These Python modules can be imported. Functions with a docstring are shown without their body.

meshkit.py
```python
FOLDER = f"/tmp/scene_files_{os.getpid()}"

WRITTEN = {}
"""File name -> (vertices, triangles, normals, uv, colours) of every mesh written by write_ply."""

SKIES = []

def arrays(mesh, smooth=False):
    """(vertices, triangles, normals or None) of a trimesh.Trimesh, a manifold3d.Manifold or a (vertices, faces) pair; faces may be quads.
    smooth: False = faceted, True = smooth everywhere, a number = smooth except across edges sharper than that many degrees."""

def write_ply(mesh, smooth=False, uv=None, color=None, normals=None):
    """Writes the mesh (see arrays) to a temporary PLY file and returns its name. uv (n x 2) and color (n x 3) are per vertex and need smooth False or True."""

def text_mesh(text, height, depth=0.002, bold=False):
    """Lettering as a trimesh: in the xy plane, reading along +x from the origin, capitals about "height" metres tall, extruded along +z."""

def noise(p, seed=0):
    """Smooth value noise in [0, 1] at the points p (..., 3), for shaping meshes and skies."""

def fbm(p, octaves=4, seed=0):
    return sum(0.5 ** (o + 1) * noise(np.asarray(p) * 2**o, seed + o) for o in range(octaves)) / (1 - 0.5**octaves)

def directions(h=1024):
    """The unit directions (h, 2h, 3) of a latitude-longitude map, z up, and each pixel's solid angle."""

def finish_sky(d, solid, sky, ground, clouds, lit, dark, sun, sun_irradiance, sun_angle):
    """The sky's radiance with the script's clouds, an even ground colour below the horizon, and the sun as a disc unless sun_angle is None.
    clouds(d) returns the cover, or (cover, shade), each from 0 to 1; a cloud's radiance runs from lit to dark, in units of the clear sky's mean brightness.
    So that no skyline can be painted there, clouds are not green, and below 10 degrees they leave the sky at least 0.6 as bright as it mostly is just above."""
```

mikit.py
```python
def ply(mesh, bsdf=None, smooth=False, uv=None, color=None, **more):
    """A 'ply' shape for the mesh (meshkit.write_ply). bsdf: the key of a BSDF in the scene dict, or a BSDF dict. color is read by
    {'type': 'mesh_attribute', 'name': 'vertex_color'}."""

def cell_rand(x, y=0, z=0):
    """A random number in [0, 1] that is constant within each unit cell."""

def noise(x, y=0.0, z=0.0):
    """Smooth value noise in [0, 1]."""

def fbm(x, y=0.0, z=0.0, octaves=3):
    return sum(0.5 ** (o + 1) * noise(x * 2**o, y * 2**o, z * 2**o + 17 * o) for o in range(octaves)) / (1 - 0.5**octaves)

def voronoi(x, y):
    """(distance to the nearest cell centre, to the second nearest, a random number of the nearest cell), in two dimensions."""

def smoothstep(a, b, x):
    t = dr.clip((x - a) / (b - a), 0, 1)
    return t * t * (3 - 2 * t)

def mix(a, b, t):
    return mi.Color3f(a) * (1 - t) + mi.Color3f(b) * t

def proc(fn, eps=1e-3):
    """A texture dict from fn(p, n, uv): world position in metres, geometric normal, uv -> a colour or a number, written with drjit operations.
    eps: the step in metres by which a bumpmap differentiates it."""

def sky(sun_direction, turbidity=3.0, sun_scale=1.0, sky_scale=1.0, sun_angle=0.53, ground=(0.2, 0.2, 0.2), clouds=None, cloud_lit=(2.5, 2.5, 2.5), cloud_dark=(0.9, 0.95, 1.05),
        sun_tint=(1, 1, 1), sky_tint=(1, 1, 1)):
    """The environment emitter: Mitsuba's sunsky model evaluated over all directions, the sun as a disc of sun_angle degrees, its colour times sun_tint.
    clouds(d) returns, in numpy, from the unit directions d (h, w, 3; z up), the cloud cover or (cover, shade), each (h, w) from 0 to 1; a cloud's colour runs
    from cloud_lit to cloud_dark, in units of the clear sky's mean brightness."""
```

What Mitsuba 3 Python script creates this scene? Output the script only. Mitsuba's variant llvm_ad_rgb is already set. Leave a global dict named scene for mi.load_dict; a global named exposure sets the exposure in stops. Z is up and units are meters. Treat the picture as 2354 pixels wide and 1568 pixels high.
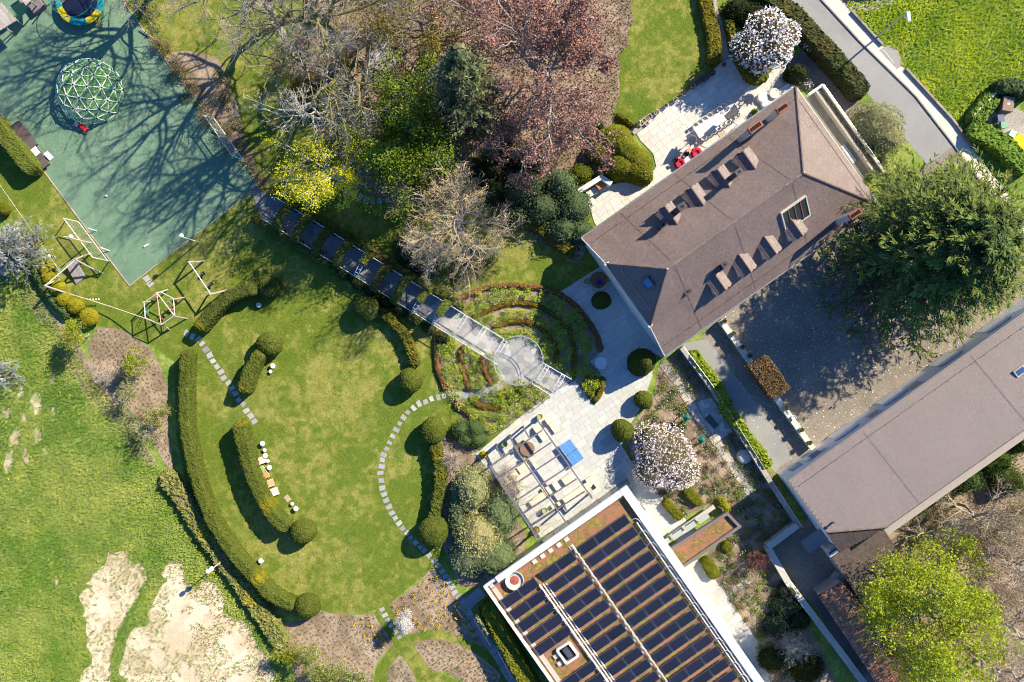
import math, random
import numpy as np, trimesh, mitsuba as mi, drjit as dr, mikit, meshkit
import shapely, shapely.affinity
from shapely.geometry import Polygon, LineString, Point, MultiPolygon, box as sbox
from shapely.ops import unary_union
from scipy.spatial import Delaunay
from mikit import noise, fbm, voronoi, cell_rand, smoothstep, mix, proc

# ------------------------------------------------------------------ camera, sky, exposure
HC, FOV = 90.0, 65.3                                   # a drone 90 m up, looking straight down
scene = {'type': 'scene'}
scene['camera'] = {'type': 'perspective', 'fov': FOV, 'fov_axis': 'x', 'near_clip': 1.0, 'far_clip': 4000.0,
                   'to_world': mi.ScalarTransform4f().look_at([0, 0, HC], [0, 0, 0], [0, 1, 0])}
SUN_EL = math.radians(36.0)
SUN = [0.767 * math.cos(SUN_EL), 0.641 * math.cos(SUN_EL), math.sin(SUN_EL)]
scene['sky'] = mikit.sky(SUN, turbidity=3, sky_scale=0.42, sky_tint=(0.72, 1.25, 1.95), sun_tint=(0.90, 0.98, 1.04), ground=(0.12, 0.13, 0.08))
exposure = 2.8
labels = {}
rng = np.random.default_rng(7)

# ------------------------------------------------------------------ survey: map units (1 unit = 4.9 cm on the ground) to metres
KU = 2 * HC * math.tan(math.radians(FOV / 2)) / 2354.0
def at(x, y, z=0.0):
    s = KU * (HC - z) / HC
    return np.array([(x - 1177.0) * s, (784.0 - y) * s, z])
def tl(c, r, x, y, z=0.0):                              # the same from sheet (c, r) of the survey
    return at(588.5 * c + x / 4, 392.0 * r + y / 4, z)
def line(pts, z=0.0): return np.array([at(x, y, z) for x, y in pts])
def poly(pts, z=0.0): return Polygon(line(pts, z)[:, :2]).buffer(0)
def tline(c, r, pts, z=0.0): return np.array([tl(c, r, x, y, z) for x, y in pts])
def tpoly(c, r, pts, z=0.0): return Polygon(tline(c, r, pts, z)[:, :2]).buffer(0)

# ------------------------------------------------------------------ materials: a mesh carries the colour of each piece in its uv
def pk(rgb):
    q = np.sqrt(np.clip(np.atleast_2d(np.asarray(rgb, float)), 0, 1))
    return np.stack([np.floor(q[:, 0] * 63 + .5) * 64 + np.clip(q[:, 1] * 63, .3, 63.4), q[:, 2]], 1)
def unpk(p, n, uv):
    a = dr.floor(uv.x / 64.0)
    b = uv.x - a * 64.0
    return mi.Color3f(dr.square(a / 63.0), dr.square(b / 63.0), dr.square(uv.y))
TINT = proc(unpk)
def two(b): return {'type': 'twosided', 'b': b}
scene['matte'] = two({'type': 'diffuse', 'reflectance': TINT})
scene['satin'] = two({'type': 'principled', 'base_color': TINT, 'roughness': .45, 'specular': .4})
scene['tile'] = two({'type': 'principled', 'base_color': TINT, 'roughness': .6, 'specular': .5})
scene['metal'] = two({'type': 'principled', 'base_color': TINT, 'roughness': .38, 'metallic': .75})
scene['gloss'] = two({'type': 'principled', 'base_color': TINT, 'roughness': .12, 'specular': .5})
scene['leaf'] = two({'type': 'diffuse', 'reflectance': TINT})
scene['lucent'] = {'type': 'principledthin', 'base_color': TINT, 'roughness': .6, 'spec_trans': 0.0, 'diff_trans': .9, 'eta': 1.3}

def srgb(r, g, b): 
    c = np.array([r, g, b]) / 255.0
    return np.where(c < .04045, c / 12.92, ((c + .055) / 1.055) ** 2.4)

# ------------------------------------------------------------------ mesh building
class MB:
    def __init__(s): s.v, s.f, s.c, s.n = [], [], [], 0
    def add(s, v, f, c):
        v = np.asarray(v, float); f = np.asarray(f, int)
        if f.shape[1] == 4: f = np.vstack([f[:, [0, 1, 2]], f[:, [0, 2, 3]]])
        c = np.asarray(c, float)
        if c.ndim == 1: c = np.tile(c, (len(v), 1))
        s.v.append(v); s.f.append(f + s.n); s.c.append(c); s.n += len(v)
        return s
    def mesh(s, m, c): return s.add(m.vertices, m.faces, c)
    def box(s, ctr, size, c, rz=0.0, tilt=None, bev=0.0):
        x, y, z = np.asarray(size, float) / 2
        if bev > 0:
            b = min(bev, z * .9)
            ring = lambda X, Y, Z: [[-X, -Y, Z], [X, -Y, Z], [X, Y, Z], [-X, Y, Z]]
            v = np.array(ring(x, y, -z) + ring(x, y, z - b) + ring(x - b, y - b, z))
            f = [[3, 2, 1, 0], [8, 9, 10, 11]]
            for k in (0, 4):
                for i in range(4): f.append([k + i, k + (i + 1) % 4, k + 4 + (i + 1) % 4, k + 4 + i])
        else:
            v = np.array([[-x, -y, -z], [x, -y, -z], [x, y, -z], [-x, y, -z], [-x, -y, z], [x, -y, z], [x, y, z], [-x, y, z]])
            f = [[3, 2, 1, 0], [4, 5, 6, 7], [0, 1, 5, 4], [1, 2, 6, 5], [2, 3, 7, 6], [3, 0, 4, 7]]
        if tilt is not None: v = v @ np.asarray(tilt).T
        ca, sa = math.cos(rz), math.sin(rz)
        v = np.stack([v[:, 0] * ca - v[:, 1] * sa, v[:, 0] * sa + v[:, 1] * ca, v[:, 2]], 1) + np.asarray(ctr, float)
        return s.add(v, f, c)
    def bar(s, p, q, w, h, c):                           # a straight beam of section w x h from p to q
        p, q = np.asarray(p, float), np.asarray(q, float)
        d = (q - p) / np.linalg.norm(q - p)
        a = np.cross(d, [0, 0, 1.0]) if abs(d[2]) < .95 else np.array([1.0, 0, 0])
        a /= np.linalg.norm(a); b = np.cross(a, d)
        v = [P + a * w / 2 * i + b * h / 2 * j for P in (p, q) for i, j in ((-1, -1), (1, -1), (1, 1), (-1, 1))]
        f = [[3, 2, 1, 0], [4, 5, 6, 7], [0, 1, 5, 4], [1, 2, 6, 5], [2, 3, 7, 6], [3, 0, 4, 7]]
        return s.add(v, f, c)
    def tubes(s, P, R, sides, c):                        # P (n, k, 3), R (n, k): n tubes at once
        P = np.asarray(P, float); n, k, _ = P.shape
        R = np.broadcast_to(R, (n, k))
        t = np.gradient(P, axis=1); t /= np.linalg.norm(t, axis=2, keepdims=True) + 1e-9
        ref = np.where(np.abs(t[:, :1, 2:]) > .9, [1.0, 0, 0], [0, 0, 1.0])
        a = np.cross(t, ref); a /= np.linalg.norm(a, axis=2, keepdims=True) + 1e-9
        b = np.cross(t, a)
        ang = np.arange(sides) * 2 * np.pi / sides
        v = P[:, :, None] + R[:, :, None, None] * (np.cos(ang)[:, None] * a[:, :, None] + np.sin(ang)[:, None] * b[:, :, None])
        i, j = np.meshgrid(np.arange(k - 1), np.arange(sides), indexing='ij')
        q = np.stack([i * sides + j, i * sides + (j + 1) % sides, (i + 1) * sides + (j + 1) % sides, (i + 1) * sides + j], -1).reshape(-1, 4)
        caps = np.array([[0, k_ + 1, k_] for k_ in range(1, sides - 1)] + [[(k - 1) * sides, (k - 1) * sides + k_, (k - 1) * sides + k_ + 1] for k_ in range(1, sides - 1)], int).reshape(-1, 3)
        q = np.vstack([q[:, [0, 1, 2]], q[:, [0, 2, 3]], caps])
        f = (q[None] + (np.arange(n) * k * sides)[:, None, None]).reshape(-1, 3)
        c = np.asarray(c, float)
        if c.ndim == 2: c = np.repeat(c, k * sides, 0)
        return s.add(v.reshape(-1, 3), f, c)
    def tube(s, P, r, c, sides=6):
        P = np.asarray(P, float)[None]
        return s.tubes(P, np.broadcast_to(r, (1, P.shape[1])), sides, c)
    def prism(s, pg, z0, z1, c):
        for g in geoms(pg):
            m = trimesh.creation.extrude_polygon(g, z1 - z0, engine='earcut')
            m.apply_translation([0, 0, z0]); s.mesh(m, c)
        return s
    def flat(s, pg, z, c):
        for g in geoms(pg):
            v, f = trimesh.creation.triangulate_polygon(g, engine='earcut')
            v = np.c_[v, np.full(len(v), z)]
            cr = np.cross(v[f[:, 1]] - v[f[:, 0]], v[f[:, 2]] - v[f[:, 0]])[:, 2]
            f = np.where((cr < 0)[:, None], f[:, ::-1], f)
            s.add(v, f, c)
        return s
    def lathe(s, prof, ctr, c, n=16):
        prof = np.asarray(prof, float); ang = np.arange(n) * 2 * np.pi / n
        v = np.stack([prof[:, None, 0] * np.cos(ang), prof[:, None, 0] * np.sin(ang), np.repeat(prof[:, 1:], n, 1)], -1).reshape(-1, 3) + np.asarray(ctr, float)
        f = [[i * n + j, i * n + (j + 1) % n, (i + 1) * n + (j + 1) % n, (i + 1) * n + j] for i in range(len(prof) - 1) for j in range(n)]
        return s.add(v, f, c)
    def ball(s, ctr, r, c, sub=2, squash=1.0):
        m = trimesh.creation.icosphere(sub, 1.0); r = np.broadcast_to(r, 3)
        return s.add(m.vertices * r * [1, 1, squash] + np.asarray(ctr, float), m.faces, c)
    def leaves(s, P, size, C, up=.35, rg=None, asp=.6):   # one folded rhombic leaf at each point
        rg = rg or rng; n = len(P)
        N = rg.normal(size=(n, 3)); N[:, 2] = np.abs(N[:, 2]) + up; N /= np.linalg.norm(N, axis=1, keepdims=True)
        A = np.cross(N, rg.normal(size=(n, 3))); A /= np.linalg.norm(A, axis=1, keepdims=True); B = np.cross(N, A)
        sz = (np.broadcast_to(size, (n,)) * rg.uniform(.65, 1.3, n))[:, None]
        v = np.stack([P - A * sz * .5, P + B * sz * asp * .5 + N * sz * .08, P + A * sz * .5, P - B * sz * asp * .5 + N * sz * .08], 1).reshape(-1, 3)
        f = (np.array([[0, 3, 1], [2, 1, 3]])[None] + (np.arange(n) * 4)[:, None, None]).reshape(-1, 3)
        return s.add(v, f, np.repeat(np.broadcast_to(C, (n, 3)), 4, 0))
    def blades(s, P, h, C, lean=(0, 0), w=.05, spread=.5, rg=None):   # upright grass blades (one triangle each)
        rg = rg or rng; n = len(P); a = rg.uniform(0, 2 * np.pi, n)
        d = np.stack([np.cos(a), np.sin(a), a * 0], 1); hh = (h * rg.uniform(.5, 1.2, n))[:, None]
        w_ = (w * rg.uniform(.6, 1.4, n))[:, None]
        tip = P + np.c_[rg.normal(0, spread, (n, 2)) * hh + np.asarray(lean) * hh, hh]
        v = np.stack([P - d * w_, P + d * w_, tip], 1).reshape(-1, 3)
        return s.add(v, np.arange(3 * n).reshape(-1, 3), np.repeat(np.broadcast_to(C, (n, 3)), 3, 0))
    def arrays(s): return np.vstack(s.v), np.vstack(s.f), np.vstack(s.c)

def geoms(pg):
    if pg.is_empty: return []
    return [g for g in getattr(pg, 'geoms', [pg]) if g.geom_type == 'Polygon' and g.area > 1e-4]
def ply(mb, bsdf, smooth=False):
    v, f, c = mb.arrays()
    return mikit.ply((v, f), bsdf, smooth=smooth, uv=pk(c))

# ------------------------------------------------------------------ names and labels
count = {}
def num(name):
    k = count.get(name, 0); count[name] = k + 1
    return name if k == 0 else f'{name}_{k:03d}'
def thing(name, label, cat, group=None):
    key = num(name); labels[key] = {'label': label, 'category': cat}
    if group: labels[key]['group'] = group
    return key
def part(key, name, mb, bsdf='matte', label=None, kind=None, smooth=False):
    if mb.n == 0: return None
    k = num(key + '__' + name); scene[k] = ply(mb, bsdf, smooth)
    if label or kind:
        labels[k] = {}
        if label: labels[k]['label'] = label
        if kind: labels[k]['kind'] = kind
    return k
def single(name, label, cat, mb, bsdf='matte', group=None, smooth=False):
    k = thing(name, label, cat, group); scene[k] = ply(mb, bsdf, smooth); return k
def struct(name, mb, bsdf='matte', smooth=False, kind='structure', label=None, cat=None):
    k = num(name); scene[k] = ply(mb, bsdf, smooth); labels[k] = {'kind': kind}
    if label: labels[k]['label'] = label
    if cat: labels[k]['category'] = cat
    return k

# ------------------------------------------------------------------ scatter and path helpers
def inside(pg, step, jit=.45, rg=None):
    rg = rg or rng; x0, y0, x1, y1 = pg.bounds
    X, Y = np.meshgrid(np.arange(x0, x1, step), np.arange(y0, y1, step))
    p = np.stack([X.ravel(), Y.ravel()], 1) + rg.uniform(-jit, jit, (X.size, 2)) * step
    shapely.prepare(pg)
    return p[shapely.contains_xy(pg, p[:, 0], p[:, 1])]
def n3(p2, z=0.0): return np.c_[p2, np.full(len(p2), z)]
def vn(P, s, seed=0, oct=3): return meshkit.fbm(np.asarray(P) * s, oct, seed)
def smoothline(P, n):
    P = np.asarray(P, float)
    for _ in range(3):
        Q = [P[0]]
        for a, b in zip(P[:-1], P[1:]): Q += [a * .75 + b * .25, a * .25 + b * .75]
        P = np.array(Q + [P[-1]])
    d = np.r_[0, np.cumsum(np.linalg.norm(np.diff(P, axis=0), axis=1))]
    return np.stack([np.interp(np.linspace(0, d[-1], n), d, P[:, k]) for k in range(P.shape[1])], 1)
def resample(P, step):
    P = np.asarray(P, float); L = np.linalg.norm(np.diff(P, axis=0), axis=1).sum()
    d = np.r_[0, np.cumsum(np.linalg.norm(np.diff(P, axis=0), axis=1))]; n = max(2, int(L / step) + 1)
    return np.stack([np.interp(np.linspace(0, d[-1], n), d, P[:, k]) for k in range(P.shape[1])], 1)
def vary(c, n, amt=.15, hue=.06, rg=None):
    rg = rg or rng
    return np.clip(np.asarray(c) * (1 + rg.normal(0, amt, (n, 1))) * (1 + rg.normal(0, hue, (n, 3))), .004, .95)
def ragged(pg, amp, step=.5, s=.6, seed=3):
    g = shapely.segmentize(pg, step); P = np.array(g.exterior.coords)[:-1]
    d = np.c_[P, P[:, :1] * 0]
    P = P + np.stack([vn(d, s, seed) - .5, vn(d, s, seed + 9) - .5], 1) * 2 * amp
    return Polygon(P).buffer(0)

# ================================================================== GROUND MATERIALS (world-space patterns, no light in them)
def f_meadow(p, n, uv):
    a = fbm(p.x * .22, p.y * .22, 1.0); b = noise(p.x * 1.3 + p.y * .5, p.y * 1.1, 4.0); c = fbm(p.x * 5.0, p.y * 5.0, 2.0)
    g = mix((.15, .24, .04), (.28, .34, .09), smoothstep(.3, .72, a * .6 + b * .4))
    g = mix(g, (.10, .18, .05), .5 * smoothstep(.55, .8, noise(p.x * .5, p.y * .6, 9.0)))
    return g * (.62 + .76 * c)
def f_lawn(p, n, uv):
    a = fbm(p.x * .28, p.y * .28, 3.0); b = fbm(p.x * 1.7, p.y * 1.7, 8.0); c = noise(p.x * 9.0, p.y * 9.0, 1.0); d = noise(p.x * 22.0, p.y * 22.0, 5.0)
    t = smoothstep(.40, .66, .5 * a + .5 * b)
    g = mix((.125, .175, .026), (.25, .255, .06), t * .85)
    e = fbm(p.x * 3.1 + p.y * .6, p.y * 2.6, 14.0); g = mix(g, (.36, .32, .13), .4 * smoothstep(.46, .72, e * .6 + b * .4) * smoothstep(.40, .62, a))
    g = mix(g, (.095, .16, .026), .45 * smoothstep(.62, .8, noise(p.x * .55, p.y * .55, 21.0)))
    s = noise((p.x * .57 - p.y * .82) * 1.6, 3.0, 2.0)
    return g * (.62 + .36 * c + .36 * d + .10 * s)
def f_soil(p, n, uv):
    a = fbm(p.x * .8, p.y * .8, 3.0); c = fbm(p.x * 7.0, p.y * 7.0, 2.0)
    return mix((.24, .18, .135), (.38, .295, .225), smoothstep(.3, .75, a)) * (.66 + .68 * c)
def f_sand(p, n, uv):
    a = fbm(p.x * .5, p.y * .5, 3.0); c = fbm(p.x * 6.0, p.y * 6.0, 2.0)
    return mix((.60, .475, .34), (.76, .63, .48), smoothstep(.3, .7, a)) * (.8 + .4 * c)
def f_patch(p, n, uv):
    return mix(f_meadow(p, n, uv), f_sand(p, n, uv) * .85, .35 + .5 * smoothstep(.4, .6, noise(p.x * 2.5, p.y * 2.5, 3.0)))
def f_court(p, n, uv):
    a = fbm(p.x * .35, p.y * .35, 6.0); c = noise(p.x * 14.0, p.y * 14.0, 2.0); b = noise(p.x * 2.2, p.y * 2.2, 3.0)
    g = mix((.150, .262, .178), (.195, .305, .215), a) * (.86 + .2 * c)
    w = smoothstep(.62, .85, fbm(p.x * 1.1, p.y * .5, 12.0)); g = mix(g, (.27, .36, .27), .40 * w)
    return mix(g, (.12, .20, .14), .45 * smoothstep(.60, .78, fbm(p.x * .8 + 5.0, p.y * .8, 17.0)))
def f_asphalt(p, n, uv):
    a = fbm(p.x * .4, p.y * .4, 6.0); c = noise(p.x * 25.0, p.y * 25.0, 2.0); s = noise((p.x * .66 + p.y * .75) * 1.1, 0.5, 2.0)
    return mix((.285, .285, .29), (.355, .352, .355), a) * (.84 + .22 * c + .10 * s)
def f_cobble(p, n, uv):
    k = 1.25                                              # fans of small setts, each fan an arc pattern
    fx = p.x * .8 + p.y * .6; fy = -p.x * .6 + p.y * .8
    row = dr.floor(fy / (k * .5)); ox = fx + (row - 2 * dr.floor(row / 2)) * k * .5
    cx = (dr.floor(ox / k) + .5) * k; lx = ox - cx; ly = fy - row * k * .5
    r = dr.sqrt(lx * lx + (ly + .25) * (ly + .25)); th = dr.atan2(lx, ly + .25)
    ir = dr.floor(r / .10); it = dr.floor(th * (ir + .5) / 1.0)
    er = r / .10 - ir; et = th * (ir + .5) - it
    j = smoothstep(0, .17, er) * smoothstep(0, .17, 1 - er) * smoothstep(0, .17, et) * smoothstep(0, .17, 1 - et)
    q = cell_rand(ir + 31 * row, it, dr.floor(ox / k))
    a = fbm(p.x * .45, p.y * .45, 6.0)
    return mix((.095, .085, .075), mix((.24, .21, .175), (.38, .34, .285), q), .25 + .75 * j) * (.78 + .5 * a)
def f_gravel(p, n, uv):
    d1, d2, q = voronoi(p.x * 14.0, p.y * 14.0); a = fbm(p.x * .6, p.y * .6, 2.0)
    return mix((.40, .37, .33), (.62, .58, .53), q) * (.5 + .5 * smoothstep(0, .4, d2 - d1)) * (.8 + .4 * a)
def f_concrete(p, n, uv):
    a = fbm(p.x * .7, p.y * .7, 6.0); c = noise(p.x * 18.0, p.y * 18.0, 2.0)
    return mix((.66, .59, .51), (.78, .71, .63), a) * (.88 + .2 * c)
for nm, fn in (('meadow', f_meadow), ('lawn', f_lawn), ('soil', f_soil), ('sand', f_sand), ('patch', f_patch), ('court', f_court), ('asphalt', f_asphalt), ('cobble', f_cobble), ('gravel', f_gravel), ('concrete', f_concrete)):
    scene['m_' + nm] = two({'type': 'diffuse', 'reflectance': proc(fn)})

def sheet(name, pg, z, bsdf, **kw):
    mb = MB(); mb.flat(pg, z, (1, 1, 1)); return struct(name, mb, bsdf, **kw)

# ================================================================== THE SETTING
sheet('ground', sbox(-900, -900, 900, 900), 0.0, 'm_meadow')

LAWN = poly([(-80, 250), (30, 300), (100, 395), (300, 657), (600, 435), (480, 270), (280, 0), (280, -160), (1660, -160), (1665, 145), (1457, 300), (1340, 440), (1420, 700), (1290, 900), (1100, 1050),
             (1030, 1270), (990, 1310), (880, 1400), (760, 1420), (700, 1418), (640, 1412), (560, 1340), (480, 1230), (425, 1100), (405, 1000), (400, 830), (330, 780), (215, 745), (130, 700), (60, 600), (0, 480), (-80, 420)])
sheet('garden_lawn', LAWN, .006, 'm_lawn')
LAWN2 = unary_union([tpoly(1, 3, [(1080, 930), (1180, 850), (1230, 850), (1280, 960), (1250, 1020), (1400, 1130), (1720, 1078), (2000, 1200), (2150, 1300), (2354, 1560), (2380, 1640), (2200, 1640), (2250, 1510), (2200, 1450), (2000, 1290), (1700, 1180), (1440, 1215),
             (1520, 1330), (1600, 1450), (1900, 1568), (1960, 1640), (1480, 1640), (1470, 1530), (1320, 1320), (1230, 1420), (1190, 1640), (1070, 1640), (1100, 1450), (1260, 1220)])])
sheet('grass_path', LAWN2, .008, 'm_lawn')

COURT = poly([(298, 657), (598, 427), (536, 340), (480, 270), (365, 118), (320, 60), (275, -10), (190, -150), (-160, -80), (-60, 170), (0, 262), (30, 302), (100, 392), (215, 548)])
sheet('sports_court', COURT, .03, 'm_court')
kerb = MB()
for a, b in (((298, 657), (598, 427)), ((598, 427), (536, 340)), ((536, 340), (480, 270)), ((480, 270), (365, 118)), ((365, 118), (275, -10)), ((275, -10), (190, -150)), ((-60, 170), (30, 302)), ((30, 302), (100, 392)), ((100, 392), (215, 548)), ((215, 548), (298, 657))):
    P = resample(line([a, b]), 1.0)
    for i, (p, q) in enumerate(zip(P[:-1], P[1:])):
        kerb.bar(p + [0, 0, .02], q + [0, 0, .02] - (q - p) * .012, .13, .13, vary((.42, .34, .27), 1, .14)[0])
struct('court_kerb', kerb)

# road, pavement, kerb
ROAD = Polygon(np.vstack([tline(3, 0, [(150, -400), (200, 0), (700, 590), (940, 860), (1400, 1440), (1800, 2000)]), tline(3, 0, [(2130, 1900), (1700, 1330), (1350, 880), (840, 380), (490, 0), (140, -400)])])[:, :2]).buffer(0)
sheet('road', tpoly(3, 0, [(-160, -500), (200, -20), (560, 420), (1000, 960), (1400, 1440), (2000, 2200), (2340, 2200), (1700, 1330), (1350, 880), (840, 380), (490, 0), (60, -500)]), .008, 'm_asphalt')
WALK = tpoly(3, 0, [(60, -500), (490, 0), (840, 380), (1350, 880), (1700, 1330), (2340, 2200), (2520, 2200), (1880, 1380), (1700, 1120), (1480, 880), (1250, 640), (960, 330), (760, 110), (650, 0), (230, -500)])
mb = MB()
for g in geoms(WALK):
    m = trimesh.creation.extrude_polygon(g, .12, engine='earcut'); mb.mesh(m, (1, 1, 1))
struct('pavement', mb, 'm_concrete')
P = resample(tline(3, 0, [(60, -500), (490, 0), (840, 380), (1350, 880), (1700, 1330), (2340, 2200)]), 1.0)
kb = MB(); rgk = np.random.default_rng(2)
for p, q in zip(P[:-1], P[1:]): kb.bar(p + [0, 0, .065], q + [0, 0, .065] - (q - p) * .015, .15, .135, vary((.30, .28, .26), 1, .08, .02, rgk)[0])
struct('kerb', kb)
mb = MB()
P = resample(tline(3, 0, [(760, 110), (960, 330), (1045, 420)]), .8)
for p, q in zip(P[:-1], P[1:]): mb.bar(p + [0, 0, .2], q + [0, 0, .2], .22, .4, vary((.33, .30, .27), 1, .12, .03, rgk)[0])
P = resample(tline(3, 0, [(1260, 640), (1480, 880), (1700, 1120), (1880, 1380)]), .8)
for p, q in zip(P[:-1], P[1:]): mb.bar(p + [0, 0, .2], q + [0, 0, .2], .22, .4, vary((.33, .30, .27), 1, .12, .03, rgk)[0])
single('edging_wall', 'low grey concrete edging wall between the pavement and the bright meadow', 'wall', mb)
mb = MB(); mb.flat(tpoly(3, 0, [(1015, 465), (1110, 415), (1195, 470), (1240, 600), (1180, 640)]), .126, (.36, .34, .33)); struct('pavement_patch', mb)
mb = MB(); mb.box(tl(3, 0, 1110, 520, .14), (1.9, .10, .02), (.62, .6, .58), -math.radians(52)); struct('drain_slot', mb)
sheet('gravel_lot', ragged(tpoly(3, 0, [(2000, 1030), (2080, 960), (2180, 970), (2354, 1030), (2600, 1100), (2600, 1700), (2354, 1480), (2200, 1250), (2040, 1120)]), .25), .008, 'm_gravel')
sheet('gravel_verge', ragged(tpoly(3, 0, [(660, -10), (690, 60), (760, 95), (960, 120), (1060, 60), (1150, 40), (1120, -300), (500, -300)]), .3), .008, 'm_gravel')
sheet('gravel_path', tpoly(2, 0, [(1800, -300), (1805, 0), (1865, 140), (1900, 330), (1935, 545), (2010, 530), (2000, 420), (1960, 280), (1900, 120), (1880, 0), (1870, -300)]), .012, 'm_gravel')
sheet('woodland_path', tpoly(1, 0, [(-40, -300), (20, 0), (140, 200), (270, 440), (350, 620), (460, 660), (560, 560), (620, 500), (480, 510), (400, 520), (300, 330), (170, 120), (110, 0), (80, -300)]), .016, 'm_gravel')

# courtyard of small setts, driveway
sheet('cobbled_courtyard', poly([(1600, 800), (1640, 730), (1770, 640), (1990, 480), (2200, 330), (2400, 560), (2400, 700), (2320, 745), (1800, 1110), (1730, 1000)]), .010, 'm_cobble')
sheet('driveway', Polygon(np.vstack([tline(2, 2, [(1560, 20), (1640, 10), (1790, -20), (2060, 330), (2354, 720)]), tline(3, 2, [(235, 1080), (140, 1130), (60, 1210)]), tline(2, 2, [(2300, 1080), (1870, 480)])])[:, :2]).buffer(0), .016, 'm_asphalt')
sheet('lower_yard', tpoly(3, 3, [(-40, 330), (300, 130), (420, 10), (560, 160), (640, 520), (740, 680), (980, 1180), (1150, 1640), (880, 1640), (460, 900), (200, 640)]), .010, 'm_cobble')
sheet('north_cobbles', tpoly(3, 0, [(60, 640), (300, 480), (560, 620), (900, 1000), (960, 1300), (1100, 1568), (1000, 1568), (480, 830), (260, 790)]), .010, 'm_cobble')

# ------------------------------------------------------------------ paved terraces: every slab its own piece, joints recessed
UA = math.radians(35.2)                                  # the long axis of the house
UX, UY = np.array([math.cos(UA), math.sin(UA)]), np.array([-math.sin(UA), math.cos(UA)])
def slab_layout(pg, ang, rw, lens, gap, rg):
    c = np.array(pg.centroid.coords[0]); ca, sa = math.cos(ang), math.sin(ang)
    q = shapely.affinity.rotate(pg, -math.degrees(ang), origin=tuple(c)); x0, y0, x1, y1 = q.bounds
    shapely.prepare(q); out = []; y = y0 - rg.uniform(0, rw)
    while y < y1:
        x = x0 - rg.uniform(0, 1); h = rw * rg.choice([.8, 1.0, 1.0, 1.25])
        while x < x1:
            L = rg.uniform(*lens); r = sbox(x + gap / 2, y + gap / 2, x + L - gap / 2, y + h - gap / 2)
            if q.intersects(r):
                g = r if q.contains(r) else r.intersection(q)
                out += [z for z in geoms(g) if z.area > .03]
            x += L
        y += h
    return [shapely.affinity.rotate(z, math.degrees(ang), origin=tuple(c)) for z in out]
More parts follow.
